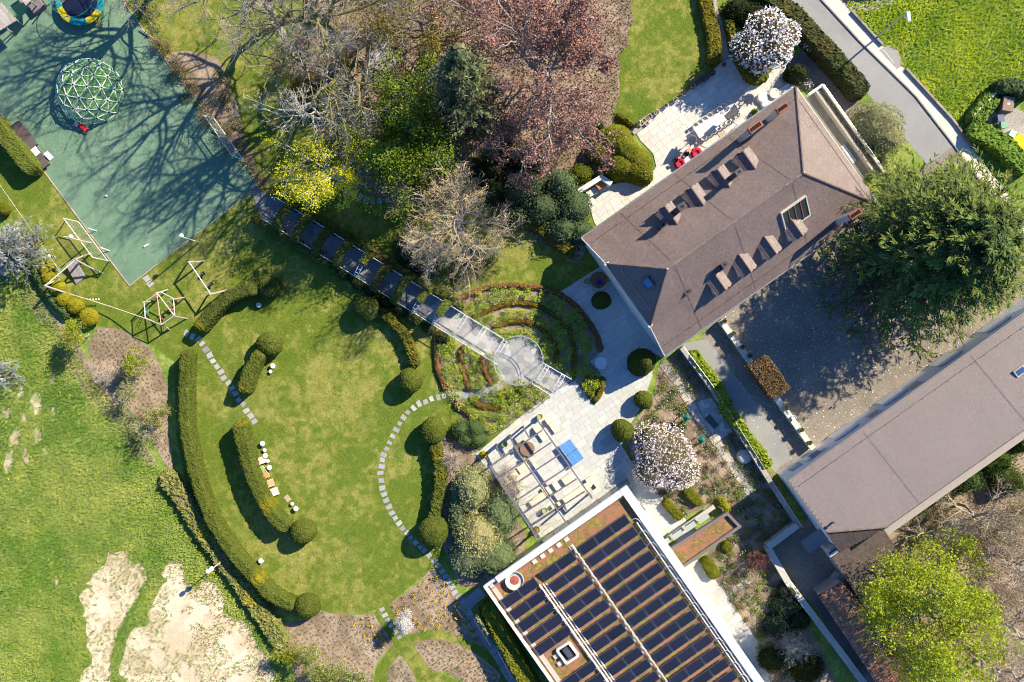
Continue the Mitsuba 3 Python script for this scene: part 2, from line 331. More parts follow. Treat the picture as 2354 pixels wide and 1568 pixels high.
def paved(name, pg, ang, rw, lens, gap, z, col, amt, seed, piece='slab', base=(.30, .28, .25), cap=300):
    rg = np.random.default_rng(seed); mb = MB(); mb.flat(pg, z - .025, base); key = struct(name, mb)
    L = slab_layout(pg, ang, rw, lens, gap, rg); L.sort(key=lambda g: -g.area); rest = MB()
    for i, g in enumerate(L):
        c = vary(col, 1, amt, .02, rg)[0]; dz = rg.uniform(-.004, .004)
        m = MB() if i < cap else rest
        m.prism(g, z - .03, z + dz, c)
        if i < cap: part(key, piece, m)
    part(key, piece + '_field', rest, kind='stuff')
    return key
HOUSE = poly([(1345, 555), (1832, 212), (2005, 466), (1522, 808)])
BED_A = unary_union([tpoly(2, 2, [(820, 100), (715, 190), (810, 290), (830, 330), (840, 390), (830, 470), (755, 600), (600, 370), (560, 340), (500, 250), (300, -60), (600, -500), (830, 60)])])
ROSE = poly([(1001, 784), (1002, 755), (1030, 705), (1043, 694), (1088, 669), (1135, 657), (1177, 653), (1225, 656), (1264, 667), (1305, 690), (1339, 717), (1362, 750), (1377, 782), (1383, 815), (1356, 830),
             (1375, 850), (1388, 862), (1387, 890), (1366, 925), (1322, 878), (1265, 915), (1177, 972), (1128, 998), (1085, 980), (1060, 960), (1040, 925), (1023, 898), (1008, 858), (1001, 809)])
TERR_N = tpoly(2, 0, [(1120, 1190), (1250, 1085), (1400, 975), (1580, 870), (1770, 720), (1940, 560), (2010, 530), (2100, 660), (2200, 770), (2354, 680), (2480, 580), (2590, 780), (2640, 830), (2300, 1300), (1500, 1720), (1100, 2000), (790, 2090), (760, 2060), (690, 1830), (640, 1780),
                      (900, 1700), (1260, 1640), (1325, 1530), (1300, 1420), (1180, 1290)]).difference(HOUSE)
paved('north_terrace', TERR_N, UA, .72, (.7, 1.25), .022, .07, (.62, .605, .57), .05, 11)
TERR_W = unary_union([Polygon(np.vstack([tline(2, 1, [(440, 1115), (830, 870), (960, 900), (1330, 1500)]), tline(2, 2, [(1400, 160), (1300, 110), (1290, 320), (1180, 620), (1090, 760), (1010, 960), (1100, 1110), (1230, 1290), (1380, 1440), (1560, 1600), (1720, 1780), (1560, 1900), (1020, 1330), (228, 1830), (104, 1620), (-148, 1264), (-336, 1044), (0, 755), (350, 490), (580, 365)]),
                                           tline(2, 2, [(755, 600), (830, 470), (840, 390), (810, 290), (715, 190), (820, 100)]), tline(2, 1, [(800, 1568), (740, 1430), (600, 1260)])])[:, :2]).buffer(0)]).difference(HOUSE)
paved('west_terrace', TERR_W, UA, .66, (.6, 1.3), .022, .07, (.55, .56, .54), .05, 12)
EAST_PATH = unary_union([tpoly(2, 3, [(1200, -10), (1400, -30), (1520, 110), (1380, 240), (1440, 320), (1290, 120)]), tpoly(2, 3, [(1560, 520), (1700, 440), (1920, 690), (2060, 900), (2250, 1180), (2400, 1640), (2330, 1640), (2250, 1480), (1900, 1000)])])
paved('side_path', EAST_PATH, UA, .7, (.7, 1.3), .02, .06, (.56, .55, .53), .06, 13)

# ------------------------------------------------------------------ beds of bare soil
BEDS = {}
def bed(name, pg, z=.02, bs='m_soil'):
    BEDS[name] = pg; k = sheet('planting_bed', pg, z, bs); return k
bed('rose', ROSE)
bed('court', ragged(poly([(372, 128), (395, 118), (430, 118), (470, 125), (505, 140), (525, 185), (548, 250), (566, 310), (585, 380), (597, 424), (536, 338), (480, 268)]), .35))
bed('left', ragged(poly([(222, 752), (262, 752), (300, 768), (345, 800), (373, 845), (386, 900), (388, 990), (399, 1088), (375, 1062), (335, 990), (285, 930), (245, 890), (213, 845), (205, 800)]), .2))
bed('daffodil', ragged(tpoly(1, 3, [(1640, 520), (1600, 540), (1450, 700), (1220, 850), (1280, 960), (1250, 1020), (1400, 1130), (1560, 1095), (1720, 1078), (2000, 1200), (2130, 1260), (2080, 1100), (1850, 760)]), .12))
bed('bottom', ragged(tpoly(1, 3, [(590, 905), (720, 940), (850, 955), (1000, 950), (1080, 930), (1260, 1220), (1140, 1360), (1090, 1450), (1060, 1640), (400, 1640), (330, 1400), (270, 1200), (240, 1030), (480, 1000)]), .12))
bed('arc', ragged(tpoly(1, 3, [(1440, 1215), (1560, 1185), (1700, 1178), (1850, 1215), (2000, 1290), (2110, 1370), (2200, 1450), (2250, 1510), (2190, 1640), (2000, 1640), (1900, 1560), (1750, 1480), (1600, 1450), (1520, 1330)]), .08))
bed('wedge', ragged(tpoly(1, 3, [(1320, 1320), (1390, 1400), (1470, 1530), (1480, 1640), (1190, 1640), (1230, 1420)]), .08))
bed('perennial', poly([(1512, 846), (1505, 905), (1490, 930), (1465, 962), (1437, 1020), (1475, 1100), (1530, 1160), (1560, 1192), (1660, 1150), (1703, 1215), (1600, 1290), (1640, 1330), (1690, 1400), (1720, 1470), (1790, 1640), (1900, 1640), (1850, 1440), (1760, 1262), (1835, 1205), (1790, 1115), (1640, 895), (1566, 800)]))
bed('border', poly([(1000, 1000), (1040, 1010), (1110, 1040), (1210, 1230), (1195, 1340), (1060, 1350), (1020, 1260), (1015, 1150), (1020, 1040)]))
bed('woodland', ragged(poly([(660, 160), (700, 40), (740, -120), (1480, -120), (1400, 300), (1360, 440), (1340, 620), (1250, 560), (1140, 480), (1080, 440), (880, 455), (820, 440), (740, 300)]), .8), .010)
bed('edge', ragged(poly([(60, 640), (110, 700), (160, 760), (230, 860), (300, 960), (360, 1070), (330, 1070), (260, 980), (190, 900), (120, 760), (50, 690)]), .5), .004)
SANDY = ragged(poly([(245, 1262), (300, 1268), (345, 1330), (400, 1290), (440, 1345), (500, 1345), (520, 1400), (590, 1460), (660, 1640), (120, 1640), (210, 1530), (190, 1440), (182, 1375), (225, 1340), (205, 1330)]), 1.2, .4, .7)
GREEN_STRIP = ragged(poly([(352, 1300), (380, 1330), (345, 1390), (330, 1440), (290, 1470), (275, 1520), (290, 1580), (250, 1580), (262, 1480), (280, 1430), (310, 1370)]), .7, .4, .7, 8)
bed('sandy', SANDY.difference(GREEN_STRIP), .006, 'm_sand')
PATCHES = unary_union([shapely.affinity.scale(ragged(Point(at(x, y)[:2]).buffer(r * KU, 8), r * KU * .8, .25, 1.1, k), .75, 1.5) for k, (x, y, r) in enumerate([(12, 945, 13), (35, 1005, 14), (85, 925, 15), (48, 900, 11), (22, 1060, 17), (88, 1000, 11), (120, 870, 7), (122, 945, 8), (20, 890, 8), (108, 1035, 7), (45, 1400, 7), (55, 960, 9), (60, 1050, 10), (133, 1335, 7)])])
bed('patch', PATCHES, .006, 'm_patch')

# ================================================================== BUILDINGS
def tiles(mb, P0, e1, e2, pg, w, row, col, amt, rg, lift=.012, th=.03, blotch=.4):
    """beaver-tail roof tiles laid in courses on the plane P0 + a e1 + s e2, kept inside the polygon pg of (a, s)."""
    e1, e2 = np.asarray(e1, float), np.asarray(e2, float); N = np.cross(e1, e2); N /= np.linalg.norm(N)
    if N[2] < 0: e1, N, pg = -e1, -N, shapely.affinity.scale(pg, -1, 1, origin=(0, 0))
    x0, y0, x1, y1 = pg.bounds
    ks = np.arange(int((y1 - y0) / row) + 1); A, S = [], []
    for k in ks:
        a = np.arange(x0 + (w / 2 if k % 2 else 0), x1, w); A.append(a); S.append(np.full(len(a), y0 + k * row))
    A, S = np.concatenate(A), np.concatenate(S); shapely.prepare(pg)
    ok = shapely.contains_xy(pg, A, S + row * .55); A, S = A[ok], S[ok]; n = len(A)
    h = w / 2 - .008
    prof = np.array([[-h, row * 1.08, 0], [-h, .055, th * .9], [-h * .5, .0, th], [h * .5, 0, th], [h, .055, th * .9], [h, row * 1.08, 0], [-h, .055, -.01], [-h * .5, 0, -.01], [h * .5, 0, -.01], [h, .055, -.01]])
    v = np.asarray(P0)[None, None] + (A[:, None] + prof[:, 0])[..., None] * e1 + (S[:, None] + prof[:, 1])[..., None] * e2 + (lift + prof[:, 2] + rg.uniform(0, .006, (n, 1)))[..., None] * N
    f = np.array([[0, 1, 5], [1, 4, 5], [1, 2, 4], [2, 3, 4], [1, 6, 2], [6, 7, 2], [2, 7, 3], [7, 8, 3], [3, 8, 4], [8, 9, 4]])
    f = (f[None] + (np.arange(n) * 10)[:, None, None]).reshape(-1, 3)
    blot = .6 * vn(np.c_[A * .16, S * .16, A * 0], 1.0, 5) + .4 * vn(np.c_[A * .9, S * .35, A * 0], 1.0, 8) - .5
    C = vary(col, n, amt, .02, rg) * (1 + blotch * blot[:, None])
    mb.add(v.reshape(-1, 3), f, np.repeat(C, 10, 0))
def plane(mb, P0, e1, e2, pg, c, off=0.0, thick=.12):
    e1, e2 = np.asarray(e1, float), np.asarray(e2, float); N = np.cross(e1, e2); N /= np.linalg.norm(N)
    if N[2] < 0: e1, N, pg = -e1, -N, shapely.affinity.scale(pg, -1, 1, origin=(0, 0))
    for g in geoms(pg):
        m = trimesh.creation.extrude_polygon(g, thick, engine='earcut'); V = m.vertices
        mb.add(np.asarray(P0) + V[:, :1] * e1 + V[:, 1:2] * e2 + (V[:, 2:] - thick + off) * N, m.faces, c)
def ridge_caps(key, p, q, col, rg, r=.13, step=.42, name='ridge_tile'):
    P = resample([p, q], step)
    for a, b in zip(P[:-1], P[1:]):
        m = MB(); m.tube([a - (b - a) * .04, b], [r, r * .86], vary(col, 1, .1, .02, rg)[0], 7); part(key, name, m)

ROOF = np.array([.190, .143, .134]); ROOF2 = np.array([.225, .188, .188])
CREAM = np.array([.74, .71, .65])
class Frame:                                             # a building's own axes: a along, b across (to the south-east), z up
    def __init__(s, c, ang): s.c, s.u, s.v = np.asarray(c)[:2], np.array([math.cos(ang), math.sin(ang)]), np.array([math.sin(ang), -math.cos(ang)]); s.ang = ang
    def __call__(s, a, b, z): return np.r_[s.c + s.u * a + s.v * b, z]
    def inv(s, p): d = np.asarray(p)[:2] - s.c; return float(d @ s.u), float(d @ s.v)
    def d(s, a, b, z=0): return np.r_[s.u * a + s.v * b, z]

rv = np.random.default_rng(21)
HE, DH = 3.6, 7.4
V = Frame(at(1678.3, 509.3, HE), UA); VL, VW = 14.15, 7.77; VM = DH / VW
villa = thing('villa', 'large villa with brown tiled hipped roof, eight small dormers and several chimneys', 'house')
mb = MB()
wl = Polygon([(-VL + .35, -VW + .75), (VL - .75, -VW + .75), (VL - .75, VW - .75), (-VL + .35, VW - .75)])
def put(fr, pg): return Polygon([tuple(fr(a, b, 0)[:2]) for a, b in pg.exterior.coords])
mb.prism(put(V, wl), 0, HE + .35, CREAM)
g = [V(-VL + .35, -VW + .75, HE + .3), V(-VL + .35, VW - .75, HE + .3), V(-VL + .35, .45 * VW, HE + .52 * DH), V(-VL + .35, -.45 * VW, HE + .52 * DH)]
mb.add(g, [[0, 1, 2, 3]], CREAM)
part(villa, 'wall', mb)
roof = MB(); tf = MB(); sl = math.sqrt(1 + VM * VM)
HH, DW = .49, 4.05                                       # the south-western end is a half hip
def slope(P0, e1, e2h, rise, pts, nm):
    L = math.sqrt(1 + rise * rise); e2 = np.r_[e2h[:2], rise] / L
    pg = Polygon([(a, t * L) for a, t in pts])
    plane(roof, P0, e1, e2, pg, ROOF * .6); tiles(tf, P0, e1, e2, pg.buffer(.03), .25, .235, ROOF * 1.06, .07, rv, th=.03, blotch=.55); return e2
sNW = slope(V(VL, -VW, HE), V.d(-1, 0), V.d(0, 1), VM, [(0, 0), (2 * VL, 0), (2 * VL, HH * VW), (2 * VL - DW, VW), (VW, VW)], 'nw')
sSE = slope(V(-VL, VW, HE), V.d(1, 0), V.d(0, -1), VM, [(0, 0), (2 * VL, 0), (2 * VL - VW, VW), (DW, VW), (0, HH * VW)], 'se')
slope(V(VL, VW, HE), V.d(0, -1), V.d(-1, 0), VM, [(0, 0), (2 * VW, 0), (VW, VW)], 'ne')
hb = (1 - HH) * VW; h2 = HE + HH * DH; mw = (HE + DH - h2) / DW
slope(V(-VL, -hb, h2), V.d(0, 1), V.d(1, 0), mw, [(0, 0), (2 * hb, 0), (hb, DW)], 'sw')
rk = part(villa, 'roof', roof); part(rk, 'tile_field', tf, 'tile', kind='stuff')
R1, R2 = V(-VL + DW, 0, HE + DH + .05), V(VL - VW, 0, HE + DH + .05)
cap = ROOF * .95
ridge_caps(rk, R1, R2, cap * 1.25, rv)
for p in (V(VL, -VW, HE + .05), V(VL, VW, HE + .05)): ridge_caps(rk, p, R2, cap, rv, name='hip_tile')
for p in (V(-VL, -hb, h2 + .05), V(-VL, hb, h2 + .05)): ridge_caps(rk, p, R1, cap, rv, name='hip_tile')
m = MB(); m.ball(R2 + [0, 0, .1], .16, (.3, .33, .36)); m.ball(R1 + [0, 0, .08], .13, (.6, .6, .6)); part(rk, 'finial', m, 'metal')
zinc = np.array([.55, .57, .58])
def gutter(key, p, q, r=.09, c=zinc):
    m = MB(); m.tube([p, q], r, c, 8); part(key, 'gutter', m, 'metal')
for s in (-1, 1): gutter(villa, V(-VL, s * (VW + .08), HE - .05), V(VL, s * (VW + .08), HE - .05))
gutter(villa, V(VL + .08, -VW, HE - .05), V(VL + .08, VW, HE - .05), .06, zinc * .5)
gutter(villa, V(-VL - .05, -hb, h2 - .04), V(-VL - .05, hb, h2 - .04), .06)
for s in (-1, 1):
    m = MB(); m.bar(V(-VL - .03, s * VW, HE), V(-VL - .03, s * hb, h2), .08, .26, (.72, .72, .70)); part(villa, 'bargeboard', m)
    m = MB(); m.box(V(-VL + .05, s * (hb - .05), h2 + .06), (.5, .22, .22), (.7, .7, .68), UA); part(villa, 'corbel', m)
for s in (-1, 1):                                        # snow rails and the lightning wires over the tiles
    for t in (1.05,):
        m = MB(); A = np.arange(-VL + .6, VL - t - .4, 1.6)
        m.tube([V(-VL + .3, s * (VW - t), HE + t * VM + .12), V(VL - t - .3, s * (VW - t), HE + t * VM + .12)], .022, (.10, .08, .075), 5)
        for a in A: m.bar(V(a, s * (VW - t - .12), HE + (t + .12) * VM + .02), V(a, s * (VW - t), HE + t * VM + .13), .04, .03, (.10, .08, .075))
        part(rk, 'snow_rail', m)
    for a in (-9.2, -2.0, 5.0):
        m = MB(); m.tube([V(a, s * (VW - .2), HE + .2 * VM + .1), V(a, s * .3, HE + (VW - .3) * VM + .1)], .013, (.10, .08, .07), 4); part(rk, 'lightning_wire', m)
m = MB(); m.tube([V(VL - 1.0, -VW + 1.4, HE + VM + .13), V(VL - 1.0, VW - 1.4, HE + VM + .13)], .022, (.10, .08, .075), 5); part(rk, 'snow_rail', m)
m = MB(); m.tube([V(-VL + .8, -hb + 1.3, h2 + .8 * mw + .13), V(-VL + .8, hb - 1.3, h2 + .8 * mw + .13)], .025, (.55, .45, .42), 5); part(rk, 'snow_rail', m)

def dormer(px, py, s):
    zr = 8.1; a, _ = V.inv(at(px, py, zr - .3)); bf = 5.3; hw = 1.0; ze = zr - .52   # ridge, eave; front face at |b| = bf
    zb = HE + (VW - bf) * VM; bk = VW - (zr - HE) / VM                                  # where the ridge meets the slope
    be = VW - (ze - HE) / VM
    m = MB(); w = hw - .12; bi = bf - .12
    zbi = HE + (VW - bi) * VM
    f = lambda aa, bb, z: V(a + aa, s * bb, z)
    m.add([f(-w, bi, zbi - .1), f(w, bi, zbi - .1), f(w, bi, ze), f(0, bi, zr - .12), f(-w, bi, ze)], [[0, 1, 2], [0, 2, 4], [2, 3, 4]], (.55, .55, .55))
    for t in (-w, w): m.add([f(t, bi, zbi - .1), f(t, bi, ze), f(t, be - .2, ze)], [[0, 1, 2]], (.5, .5, .5))
    k = part(villa, 'dormer', m)
    base, tt = MB(), MB()
    for t in (-1, 1):
        e1 = V.d(0, -1 if s * t > 0 else 1) if True else None
        P0 = f(t * hw, bf if (s > 0) == (t > 0) else be - .1, ze)
        if s * t > 0: P0 = f(t * hw, bf, ze); e1 = V.d(0, -s); pts = [(0, 0), (bf - be, 0), (bf - bk, 1), (0, 1)]
        else: P0 = f(t * hw, bf, ze); e1 = V.d(0, -s); pts = [(0, 0), (bf - be, 0), (bf - bk, 1), (0, 1)]
        up = V.d(-t * hw, 0, zr - ze); L = np.linalg.norm(up); e2 = up / L
        pg = Polygon([(x, y * L) for x, y in pts])
        if np.cross(e1, e2)[2] < 0:                      # keep the plane's normal up
            P0 = P0 + e1 * (bf - bk); e1 = -e1; pg = Polygon([((bf - bk) - x, y) for x, y in pg.exterior.coords])
        plane(base, P0, e1, e2, pg, ROOF * .55, 0, .06); tiles(tt, P0, e1, e2, pg.buffer(.02), .25, .26, ROOF * 1.0, .10, rv)
    part(k, 'roof', base); part(k, 'tile_field', tt, 'tile', kind='stuff')
    m = MB(); m.tube([f(0, bf + .05, zr + .05), f(0, bk, zr + .05)], .11, cap * 1.3, 7); part(k, 'ridge', m)
    m = MB(); m.bar(f(0, bi + .03, zbi + .25), f(0, bi + .03, ze - .02), .8, .05, (.05, .06, .08)); part(k, 'window', m, 'gloss')
for px, py in ((1706, 350), (1648, 392), (1588, 434), (1527, 476)): dormer(px, py, -1)
for px, py in ((1841, 541), (1781, 583), (1723, 624), (1664, 664)): dormer(px, py, 1)

def roofz(a, b): return HE + min(VW - abs(b), VL - a) * VM
def chimney(px, py, top, size, kind):
    a, b = V.inv(at(px, py, top)); z0 = roofz(a, b) - .6; p = V(a, b, 0)
    m = MB()
    if kind == 'brick':
        m.box(p + [0, 0, (z0 + top - .45) / 2], (size[0], size[1], top - .45 - z0), (.44, .45, .48), UA); k = part(villa, 'chimney', m, 'satin')
        for i in range(4):
            q = MB(); q.box(p + [0, 0, top - .40 + i * .1], (size[0] + .1 - .03 * (i % 2), size[1] + .1 - .03 * (i % 2), .09), vary((.36, .15, .09), 1, .12, .05, rv)[0], UA); part(k, 'brick_course', q)
        for i in np.linspace(-.36, .36, 5):
            q = MB(); q.box(p + np.r_[V.u * i * size[0], top + .005], (.10, size[1] * .66, .05), (.05, .04, .04), UA); part(k, 'flue', q)
    else:
        m.box(p + [0, 0, (z0 + top) / 2], (size[0], size[1], top - z0), (.13, .10, .095), UA); k = part(villa, 'vent_stack', m)
        q = MB(); q.box(p + [0, 0, top + .03], (size[0] + .12, size[1] + .12, .06), (.13, .12, .12), UA); part(k, 'cowl', q, 'metal')
        q = MB(); q.box(p + [0, 0, top + .065], (size[0] * .4, size[1] * .4, .03), (.03, .03, .03), UA); part(k, 'flue', q)
for c in ((1738, 291, 9.2, (1.45, .6)), (1800, 247, 8.6, (1.2, .55)), (1968, 491, 8.7, (1.25, .55))): chimney(*c, 'brick')
for c in ((1699, 395, 10.2, (.72, .5)), (1568, 475, 10.4, (.8, .6)), (1524, 517, 8.6, (.75, .5)), (1666, 608, 9.3, (.6, .45)), (1657, 617, 8.9, (.6, .45)), (1581, 670, 8.1, (.7, .45))): chimney(*c, 'vent')
mat = np.array([.02, .03, .045])
def slope_box(key, name, px, py, z, s, w, l, n, frame, pane, hip=False):
    if hip:
        p = at(px, py, z); a, b = V.inv(p); t = (h2 - z); e1, e2h, rise = V.d(0, 1), V.d(1, 0), mw; zz = h2 + (a + VL) * mw
    else:
        a, b = V.inv(at(px, py, z)); e1, e2h, rise = V.d(s, 0), V.d(0, -s), VM; zz = HE + (VW - abs(b)) * VM
    e2 = np.r_[e2h[:2], rise] / math.sqrt(1 + rise * rise); N = np.cross(e1, e2); c = V(a, b, zz)
    Rm = np.stack([e1, e2, N], 1)
    def bx(m, x, y, h, sx, sy, sz, col): m.box((0, 0, 0), (sx, sy, sz), col, tilt=Rm); m.v[-1] += c + e1 * x + e2 * y + N * h
    m = MB(); fr = .12
    for x in np.linspace(-w / 2, w / 2, n + 1): bx(m, x, 0, .14, fr if x in (-w / 2, w / 2) else .07, l, .28, frame if abs(abs(x) - w / 2) < 1e-6 else (.30, .13, .09))
    for y in (-l / 2, l / 2): bx(m, 0, y, .142, w + fr, fr, .284, frame)
    k = part(key, 'skylight', m, 'satin')
    for i in range(n):
        q = MB(); x = -w / 2 + (i + .5) * w / n; bx(q, x, 0, .2, w / n - .1, l - .12, .03, pane); part(k, 'pane', q, 'gloss')
    return k
slope_box(villa, 'skylight', 1825, 491, 8.0, 1, 3.0, 2.7, 4, np.array([.55, .55, .5]), (.035, .045, .05))
slope_box(villa, 'skylight', 1491, 650, 9.2, 1, 1.05, .95, 1, np.array([.10, .10, .11]), (.05, .20, .42), hip=True)
for s in (-1, 1):                                        # windows and doors under the eaves
    for i, a in enumerate(np.linspace(-VL + 2.2, VL - 2.4, 8)):
        m = MB(); door = i == 3; m.box(V(a, s * (VW - .74), 1.1 if door else 1.6), (1.3, .06, 2.2 if door else 1.5), (.72, .70, .64), UA); k = part(villa, 'door' if door else 'window', m)
        for t in (-.31, .31):
            q = MB(); q.box(V(a + t, s * (VW - .70), 1.15 if door else 1.6), (.54, .05, 1.9 if door else 1.3), mat, UA); part(k, 'pane', q, 'gloss')

# ------------------------------------------------------------------ the long annex on the right and the lower roofs behind it
ra = np.random.default_rng(31)
AH = 5.0; A_ = Frame(at(1812, 1105, AH), math.radians(35.3)); AW, AL, ar = 9.95 * (90 - AH) / 90, 36.0, .17
annex = thing('long_annex', 'long low annex with a shallow greyish brown tiled roof and white garage front', 'building')
m = MB(); m.prism(put(A_, Polygon([(.35, .30), (AL, .30), (AL, AW - .3), (.35, AW - .3)])), 0, AH + .05, (.84, .85, .86)); part(annex, 'wall', m)
roof, tf = MB(), MB(); L = math.sqrt(1 + ar * ar); e1, e2 = A_.d(-1, 0), A_.d(0, 1, ar) / L
kA = .68
pg = Polygon([(0, 0), (AL, 0), (AL, kA * AW * L), (AL - 5.4, AW * L), (0, AW * L)])
plane(roof, A_(AL, 0, AH), e1, e2, pg, ROOF2 * .6); tiles(tf, A_(AL, 0, AH), e1, e2, pg.buffer(.02), .27, .255, ROOF2, .035, ra, th=.02, blotch=.25)
pA, pB, pD = A_(0, kA * AW, AH + ar * kA * AW), A_(5.4, AW, AH + ar * AW), A_(0, AW, AH - .2)
ex = (pB - pA) / np.linalg.norm(pB - pA); nn = np.cross(pD - pA, pB - pA); nn = nn / np.linalg.norm(nn) * np.sign(nn[2]); ey = np.cross(nn, ex)
D2 = ((pD - pA) @ ex, (pD - pA) @ ey); pg = Polygon([(0, 0), (np.linalg.norm(pB - pA), 0), D2])
if D2[1] < 0: P0, fx, fy, pg = pB, -ex, -ey, Polygon([(np.linalg.norm(pB - pA) - x, -y) for x, y in pg.exterior.coords])
else: P0, fx, fy = pA, ex, ey
plane(roof, P0, fx, fy, pg, ROOF * .6); tiles(tf, P0, fx, fy, pg.buffer(.05), .27, .255, ROOF * .7, .1, ra)
rk = part(annex, 'roof', roof); part(rk, 'tile_field', tf, 'tile', kind='stuff')
ridge_caps(rk, pA + [0, 0, .06], pB + [0, 0, .06], ROOF * 1.1, ra, .12)
gutter(annex, A_(0, -.07, AH - .03), A_(AL, -.07, AH - .03), .07, np.array([.42, .36, .30]))
m = MB(); m.bar(A_(4.9, AW + .36, AH + ar * AW - .05), A_(AL, AW + .36, AH + ar * AW - .05), .72, .2, (.36, .32, .28)); part(annex, 'eaves_trough', m)
m = MB(); m.bar(A_(-.05, 0, AH), A_(-.05, kA * AW, AH + ar * kA * AW), .1, .2, (.2, .17, .16)); part(annex, 'verge', m)
m = MB(); t = 1.0; m.tube([A_(.4, t, AH + t * ar + .13), A_(AL, t, AH + t * ar + .13)], .022, (.10, .08, .075), 5)
for a in np.arange(.6, AL, 1.6): m.bar(A_(a, t + .14, AH + (t + .14) * ar + .02), A_(a, t, AH + t * ar + .13), .045, .03, (.10, .08, .075))
part(rk, 'snow_rail', m)
for a in (9.5, 23.5):
    m = MB(); m.tube([A_(a, .3, AH + .3 * ar + .08), A_(a, AW - .2, AH + (AW - .2) * ar + .08)], .014, (.10, .08, .07), 4); part(rk, 'lightning_wire', m)
a, b = A_.inv(at(2341, 853, 5.6)); zc = AH + b * ar
m = MB(); m.box(A_(a, b, zc + .12), (1.25, .8, .2), (.42, .42, .42), A_.ang); k = part(annex, 'skylight', m, 'satin')
m = MB(); m.box(A_(a, b, zc + .23), (1.0, .58, .03), (.05, .09, .2), A_.ang); part(k, 'pane', m, 'gloss')
a, b = A_.inv(tl(3, 3, 607, 105, 6.4)); m = MB(); m.tube([A_(a, b, AH + b * ar - .1), A_(a, b, AH + b * ar + .75)], .1, (.2, .2, .2), 8); m.box(A_(a, b, AH + b * ar + .8), (.34, .3, .1), (.42, .42, .42), A_.ang); part(annex, 'vent_pipe', m, 'metal')
def front(name, a, w, z0, z1, col, bs='matte', d=.06):
    m = MB(); m.box(A_(a, .30 - d / 2, (z0 + z1) / 2), (w, d, z1 - z0), col, A_.ang); return part(annex, name, m, bs)
for x, y in ((1080, 512), (660, 850), (1580, 180), (2010, -130)):       # garage doors: each with a frame and boards
    a, _ = A_.inv(tl(3, 2, x, y)); w = 3.1
    k = front('garage_door', a, w, .05, 2.55, (.7, .71, .74))
    for i in range(6):
        m = MB(); m.box(A_(a, .30 - .075, .3 + i * .4), (w - .3, .03, .36), vary((.80, .80, .81), 1, .03, .01, ra)[0], A_.ang); part(k, 'board', m)
    for i in range(12):
        th = math.pi * i / 11; m = MB()
    P = [A_(a - w / 2 * math.cos(t), .22, 2.55 + .5 * math.sin(t)) for t in np.linspace(0, math.pi, 12)]
    m = MB(); m.tube(P, .06, (.34, .36, .42), 5); part(k, 'arch', m)
for x, y in ((1330, 388), (960, 655)):
    a, _ = A_.inv(tl(3, 2, x, y, 2.5)); k = front('window', a, 1.5, 2.0, 3.2, (.55, .57, .6)); m = MB(); m.box(A_(a, .25, 2.6), (1.2, .05, .9), (.10, .12, .15), A_.ang); part(k, 'pane', m, 'gloss')
a, _ = A_.inv(tl(3, 2, 425, 1040, 2.2)); k = front('window', a, 1.3, 1.5, 3.0, (.25, .28, .33), d=.05)
for t in (-1, 1): m = MB(); m.box(A_(a + t * 1.0, .19, 2.25), (.7, .06, 1.5), (.66, .67, .68), A_.ang); part(k, 'shutter', m)
a, _ = A_.inv(tl(3, 2, 255, 1165, 1.8)); k = front('window', a, 1.4, 1.2, 2.6, (.38, .4, .44)); m = MB(); m.box(A_(a, .25, 1.9), (1.1, .05, 1.1), (.45, .47, .5), A_.ang); part(k, 'blind', m)

# lower roof with skylight, south of the annex
B_ = Frame(A_(0, AW, 0), A_.ang); BH = 4.0
low = thing('back_house', 'dark brown tiled back house with a skylight, half under the lime green tree', 'building')
b0 = B_.inv(tl(3, 3, 545, 370, BH)); b1 = B_.inv(tl(3, 3, 1050, 190, BH)); 
lx0, lx1, ly0, ly1 = b0[0], b1[0] + .3, .05, 8.0
m = MB(); m.prism(put(B_, Polygon([(lx0 + .4, ly0), (lx1 - .4, ly0), (lx1 - .4, ly1 - .3), (lx0 + .4, ly1 - .3)])), 0, BH - 1.1, (.6, .58, .55)); part(low, 'wall', m)
roof, tf = MB(), MB(); r2 = .25; L = math.sqrt(1 + r2 * r2); pg = Polygon([(0, 0), (lx1 - lx0, 0), (lx1 - lx0, ly1 * L), (0, ly1 * L)])
P0, e1, e2 = B_(lx1, ly1, BH - .9), B_.d(-1, 0), np.cross([0, 0, 1], B_.d(-1, 0)); 
P0, e1, e2 = B_(lx0, ly1, BH - .9), B_.d(1, 0), np.r_[B_.d(0, -1)[:2], r2 * .5] / math.sqrt(1 + r2 * r2 / 4)
plane(roof, P0, e1, e2, pg, ROOF * .5); tiles(tf, P0, e1, e2, pg, .29, .27, ROOF * .5, .12, ra)
rk = part(low, 'roof', roof); part(rk, 'tile_field', tf, 'tile', kind='stuff')
m = MB(); c = tl(3, 3, 815, 465, 3.5); m.box(c + [0, 0, .0], (1.1, .9, .3), (.36, .26, .18), B_.ang); k = part(low, 'skylight', m)
m = MB(); m.box(c + [0, 0, .16], (.85, .65, .03), (.12, .16, .2), B_.ang); part(k, 'pane', m, 'gloss')
m = MB(); m.bar(B_(lx0 - .1, .1, BH + .05), B_(lx0 + .9, .1, BH + .05), .3, .2, (.55, .6, .68)); part(low, 'flashing', m)

